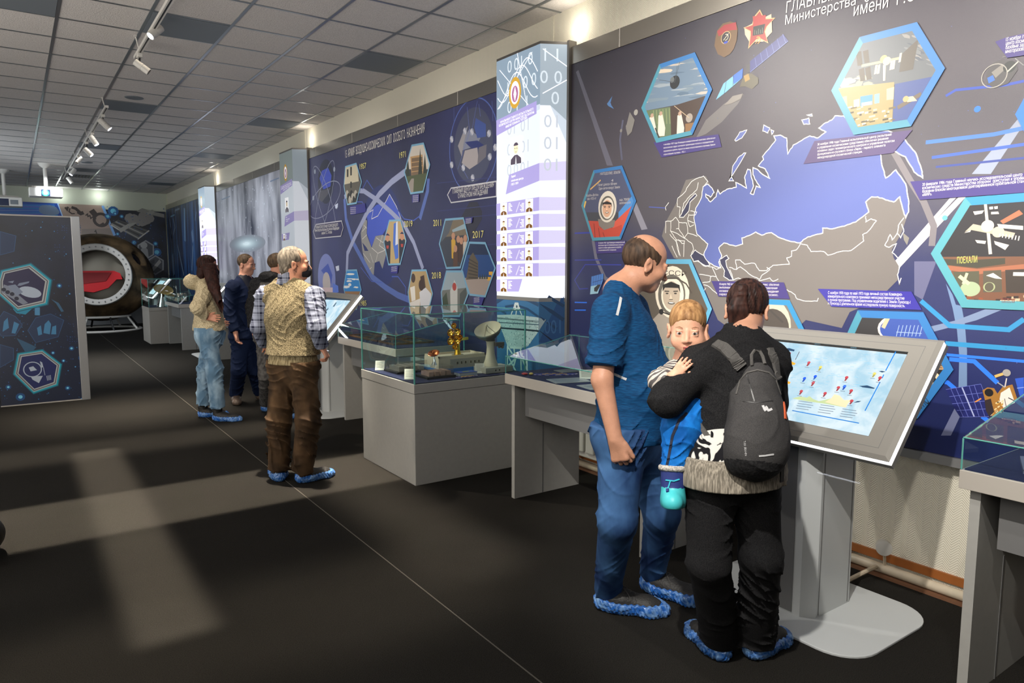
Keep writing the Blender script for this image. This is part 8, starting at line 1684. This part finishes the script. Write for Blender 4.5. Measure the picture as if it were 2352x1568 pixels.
def patch(label, p, a, b, yaw, red=False, name='embroidered_patch'):
    t = thing(name, label, 'patch', tuple(p)); M = Matrix.Translation(Vector(p)) @ Matrix.Rotation(yaw, 4, 'Z'); V_ = lambda x, y, z: tuple(M @ Vector((x, y, z)))
    n = 36; e = [(a*math.copysign(abs(math.cos(k*2*math.pi/n))**.75, math.cos(k*2*math.pi/n)), b*math.sin(k*2*math.pi/n)) for k in range(n)]
    MB().prism([V_(x, y, 0) for x, y in e], (0, 0, .003), mat('patch_blue', srgb(40, 44, 110), .8)).build('ground', t)
    mb = MB()
    for k in range(n):
        x, y = e[k]; x2, y2 = e[(k+1) % n]; mb.add([V_(x, y, .0035), V_(x2, y2, .0035), V_(x2*.93, y2*.88, .0045), V_(x*.93, y*.88, .0045)], [(0, 1, 2, 3)], mat('patch_white', srgb(190, 180, 186), .8) if k % 2 else mat('patch_blue2', srgb(60, 50, 130), .8))
    mb.build('braided_edge', t)
    mb = MB()
    for k in range(7): x = (-.45+k*.15)*a; y = (.25 if k % 2 else -.2)*b; mb.prism([V_(x-.012, y-.008, .003), V_(x+.014, y-.006, .003), V_(x+.010, y+.010, .003), V_(x-.010, y+.008, .003)], (0, 0, .002), mat('patch_gold', srgb(170, 130, 60), .6))
    mb.build('gold_emblem', t); return t
patch('oval blue patch with a braided edge in the large showcase', V3([2.79, 4.575, CZ+.004]), .10, .028, .05)
patch('oval blue patch with a braided edge in the desk showcase', V3([2.93, 3.68, DZ]), .16, .055, -.55)
t = thing('rosette', 'small red and gold ribbon rosette beside the blue patch in the desk showcase', 'badge', (2.76, 3.78, DZ))
for k, (c, r_) in enumerate((((176, 50, 50), .022), ((200, 170, 90), .016))): MB().ball((2.755+k*.035, 3.775-k*.025, DZ+.008), (r_, r_, .008), ink(*c), 10).build('ribbon', t)
for i, (x, y, w, d, yaw, lb) in enumerate(((2.84, 3.42, .24, .17, -.3, 'grey document sleeve lying near the front glass of the desk showcase'), (2.86, 3.14, .24, .17, -.2, 'second document sleeve in the desk showcase, nearer the man'), (3.12, 3.74, .20, .12, -.1, 'dark framed document at the back of the desk showcase'))):
    t = thing('document', lb, 'document', (x, y, DZ)); M = Matrix.Translation((x, y, DZ+.001)) @ Matrix.Rotation(yaw, 4, 'Z')
    MB().box(-w/2, w/2, -d/2, d/2, 0, .003, mat('document_paper', srgb(150, 152, 156), .25) if i < 2 else M_DGREY, M).build('sheet', t); mb = MB()
    for k in range(4): mb.box(-w*.38, w*.3, -d*.3+k*d*.18, -d*.3+k*d*.18+.004, .003, .0036, mat('document_print', srgb(80, 96, 120), .5), M)
    mb.build('printed_text', t)
t = thing('document', 'grey book lying in the desk showcase at the right edge of the photo', 'document', (3.0, .75, DZ)); MB().prism([(2.86, .95, DZ), (3.05, .70, DZ), (3.25, .85, DZ), (3.06, 1.03, DZ)], (0, 0, .015), mat('document_cover', srgb(96, 96, 120), .4)).build('cover', t)
for i in range(6):
    x = 2.90+.22*(i % 2); y = 6.75-.36*(i//2); t = thing('medal_frame', ('dark framed medal board in the desk showcase behind the large showcase, ')+('front' if i % 2 == 0 else 'back')+' row, '+('farthest', 'middle', 'nearest')[i//2], 'frame', (x, y, DZ), 'dark framed medal boards')
    MB().box(x-.095, x+.095, y-.16, y+.16, DZ, DZ+.012, mat('dark_velvet', (.012, .012, .02), .7)).build('board', t); mb = MB()
    for a in ((x-.1, x+.1, y-.165, y-.157), (x-.1, x+.1, y+.157, y+.165), (x-.1, x-.094, y-.165, y+.165), (x+.094, x+.1, y-.165, y+.165)): mb.box(*a, DZ, DZ+.018, mat('copper_frame', srgb(150, 104, 62), .3, metal=.7))
    mb.build('frame', t)
    for k in range(2): MB().lathe([(.018, .0), (.018, .004), (0, .006)], (x, y-.07+k*.14, DZ+.012), GOLD, (0, 0, 1), 14).build('medal', t)
# distant showcase contents
FZ = .747
f0 = V3([2.52, 16.2, FZ]); t = thing('satellite_model', 'shiny gold and silver satellite model in the distant glass showcase', 'model', tuple(f0))
MB().lathe([(.13, 0), (.10, .10), (.06, .22), (.05, .30), (0, .31)], f0, CHROME, (0, 0, 1), 16).build('body', t, smooth=True); MB().lathe([(0, 0), (.1, .02), (.19, .07), (.17, .075), (0, .03)], f0+V3([0, 0, .30]), mat('gold_foil', srgb(220, 180, 110), .25, metal=.9), nrm([.1, -.5, .8]), 20).build('dish', t, smooth=True)
f0 = V3([2.80, 16.35, FZ]); t = thing('satellite_model', 'small orange and silver model in the middle of the distant showcase', 'model', tuple(f0))
MB().lathe([(.05, 0), (.05, .12), (.02, .17), (0, .2)], f0, mat('orange_model', srgb(214, 140, 40), .4), (0, 0, 1), 14).build('body', t, smooth=True); MB().tube([f0+V3([0, 0, .15]), f0+V3([0, 0, .42])], .012, CHROME).build('mast', t)
f0 = V3([2.72, 15.3, .875]); t = thing('acrylic_box', 'clear box with pale cylinders on the distant grey desk', 'box', tuple(f0))
MB().box(f0[0]-.1, f0[0]+.1, f0[1]-.1, f0[1]+.1, f0[2], f0[2]+.02, M_BLACK).build('base', t)
for k in range(3): MB().lathe([(.025, 0), (.025, .15), (0, .15)], (f0[0]-.06+k*.06, f0[1], f0[2]+.02), IVORY, (0, 0, 1), 12).build('cylinder', t)
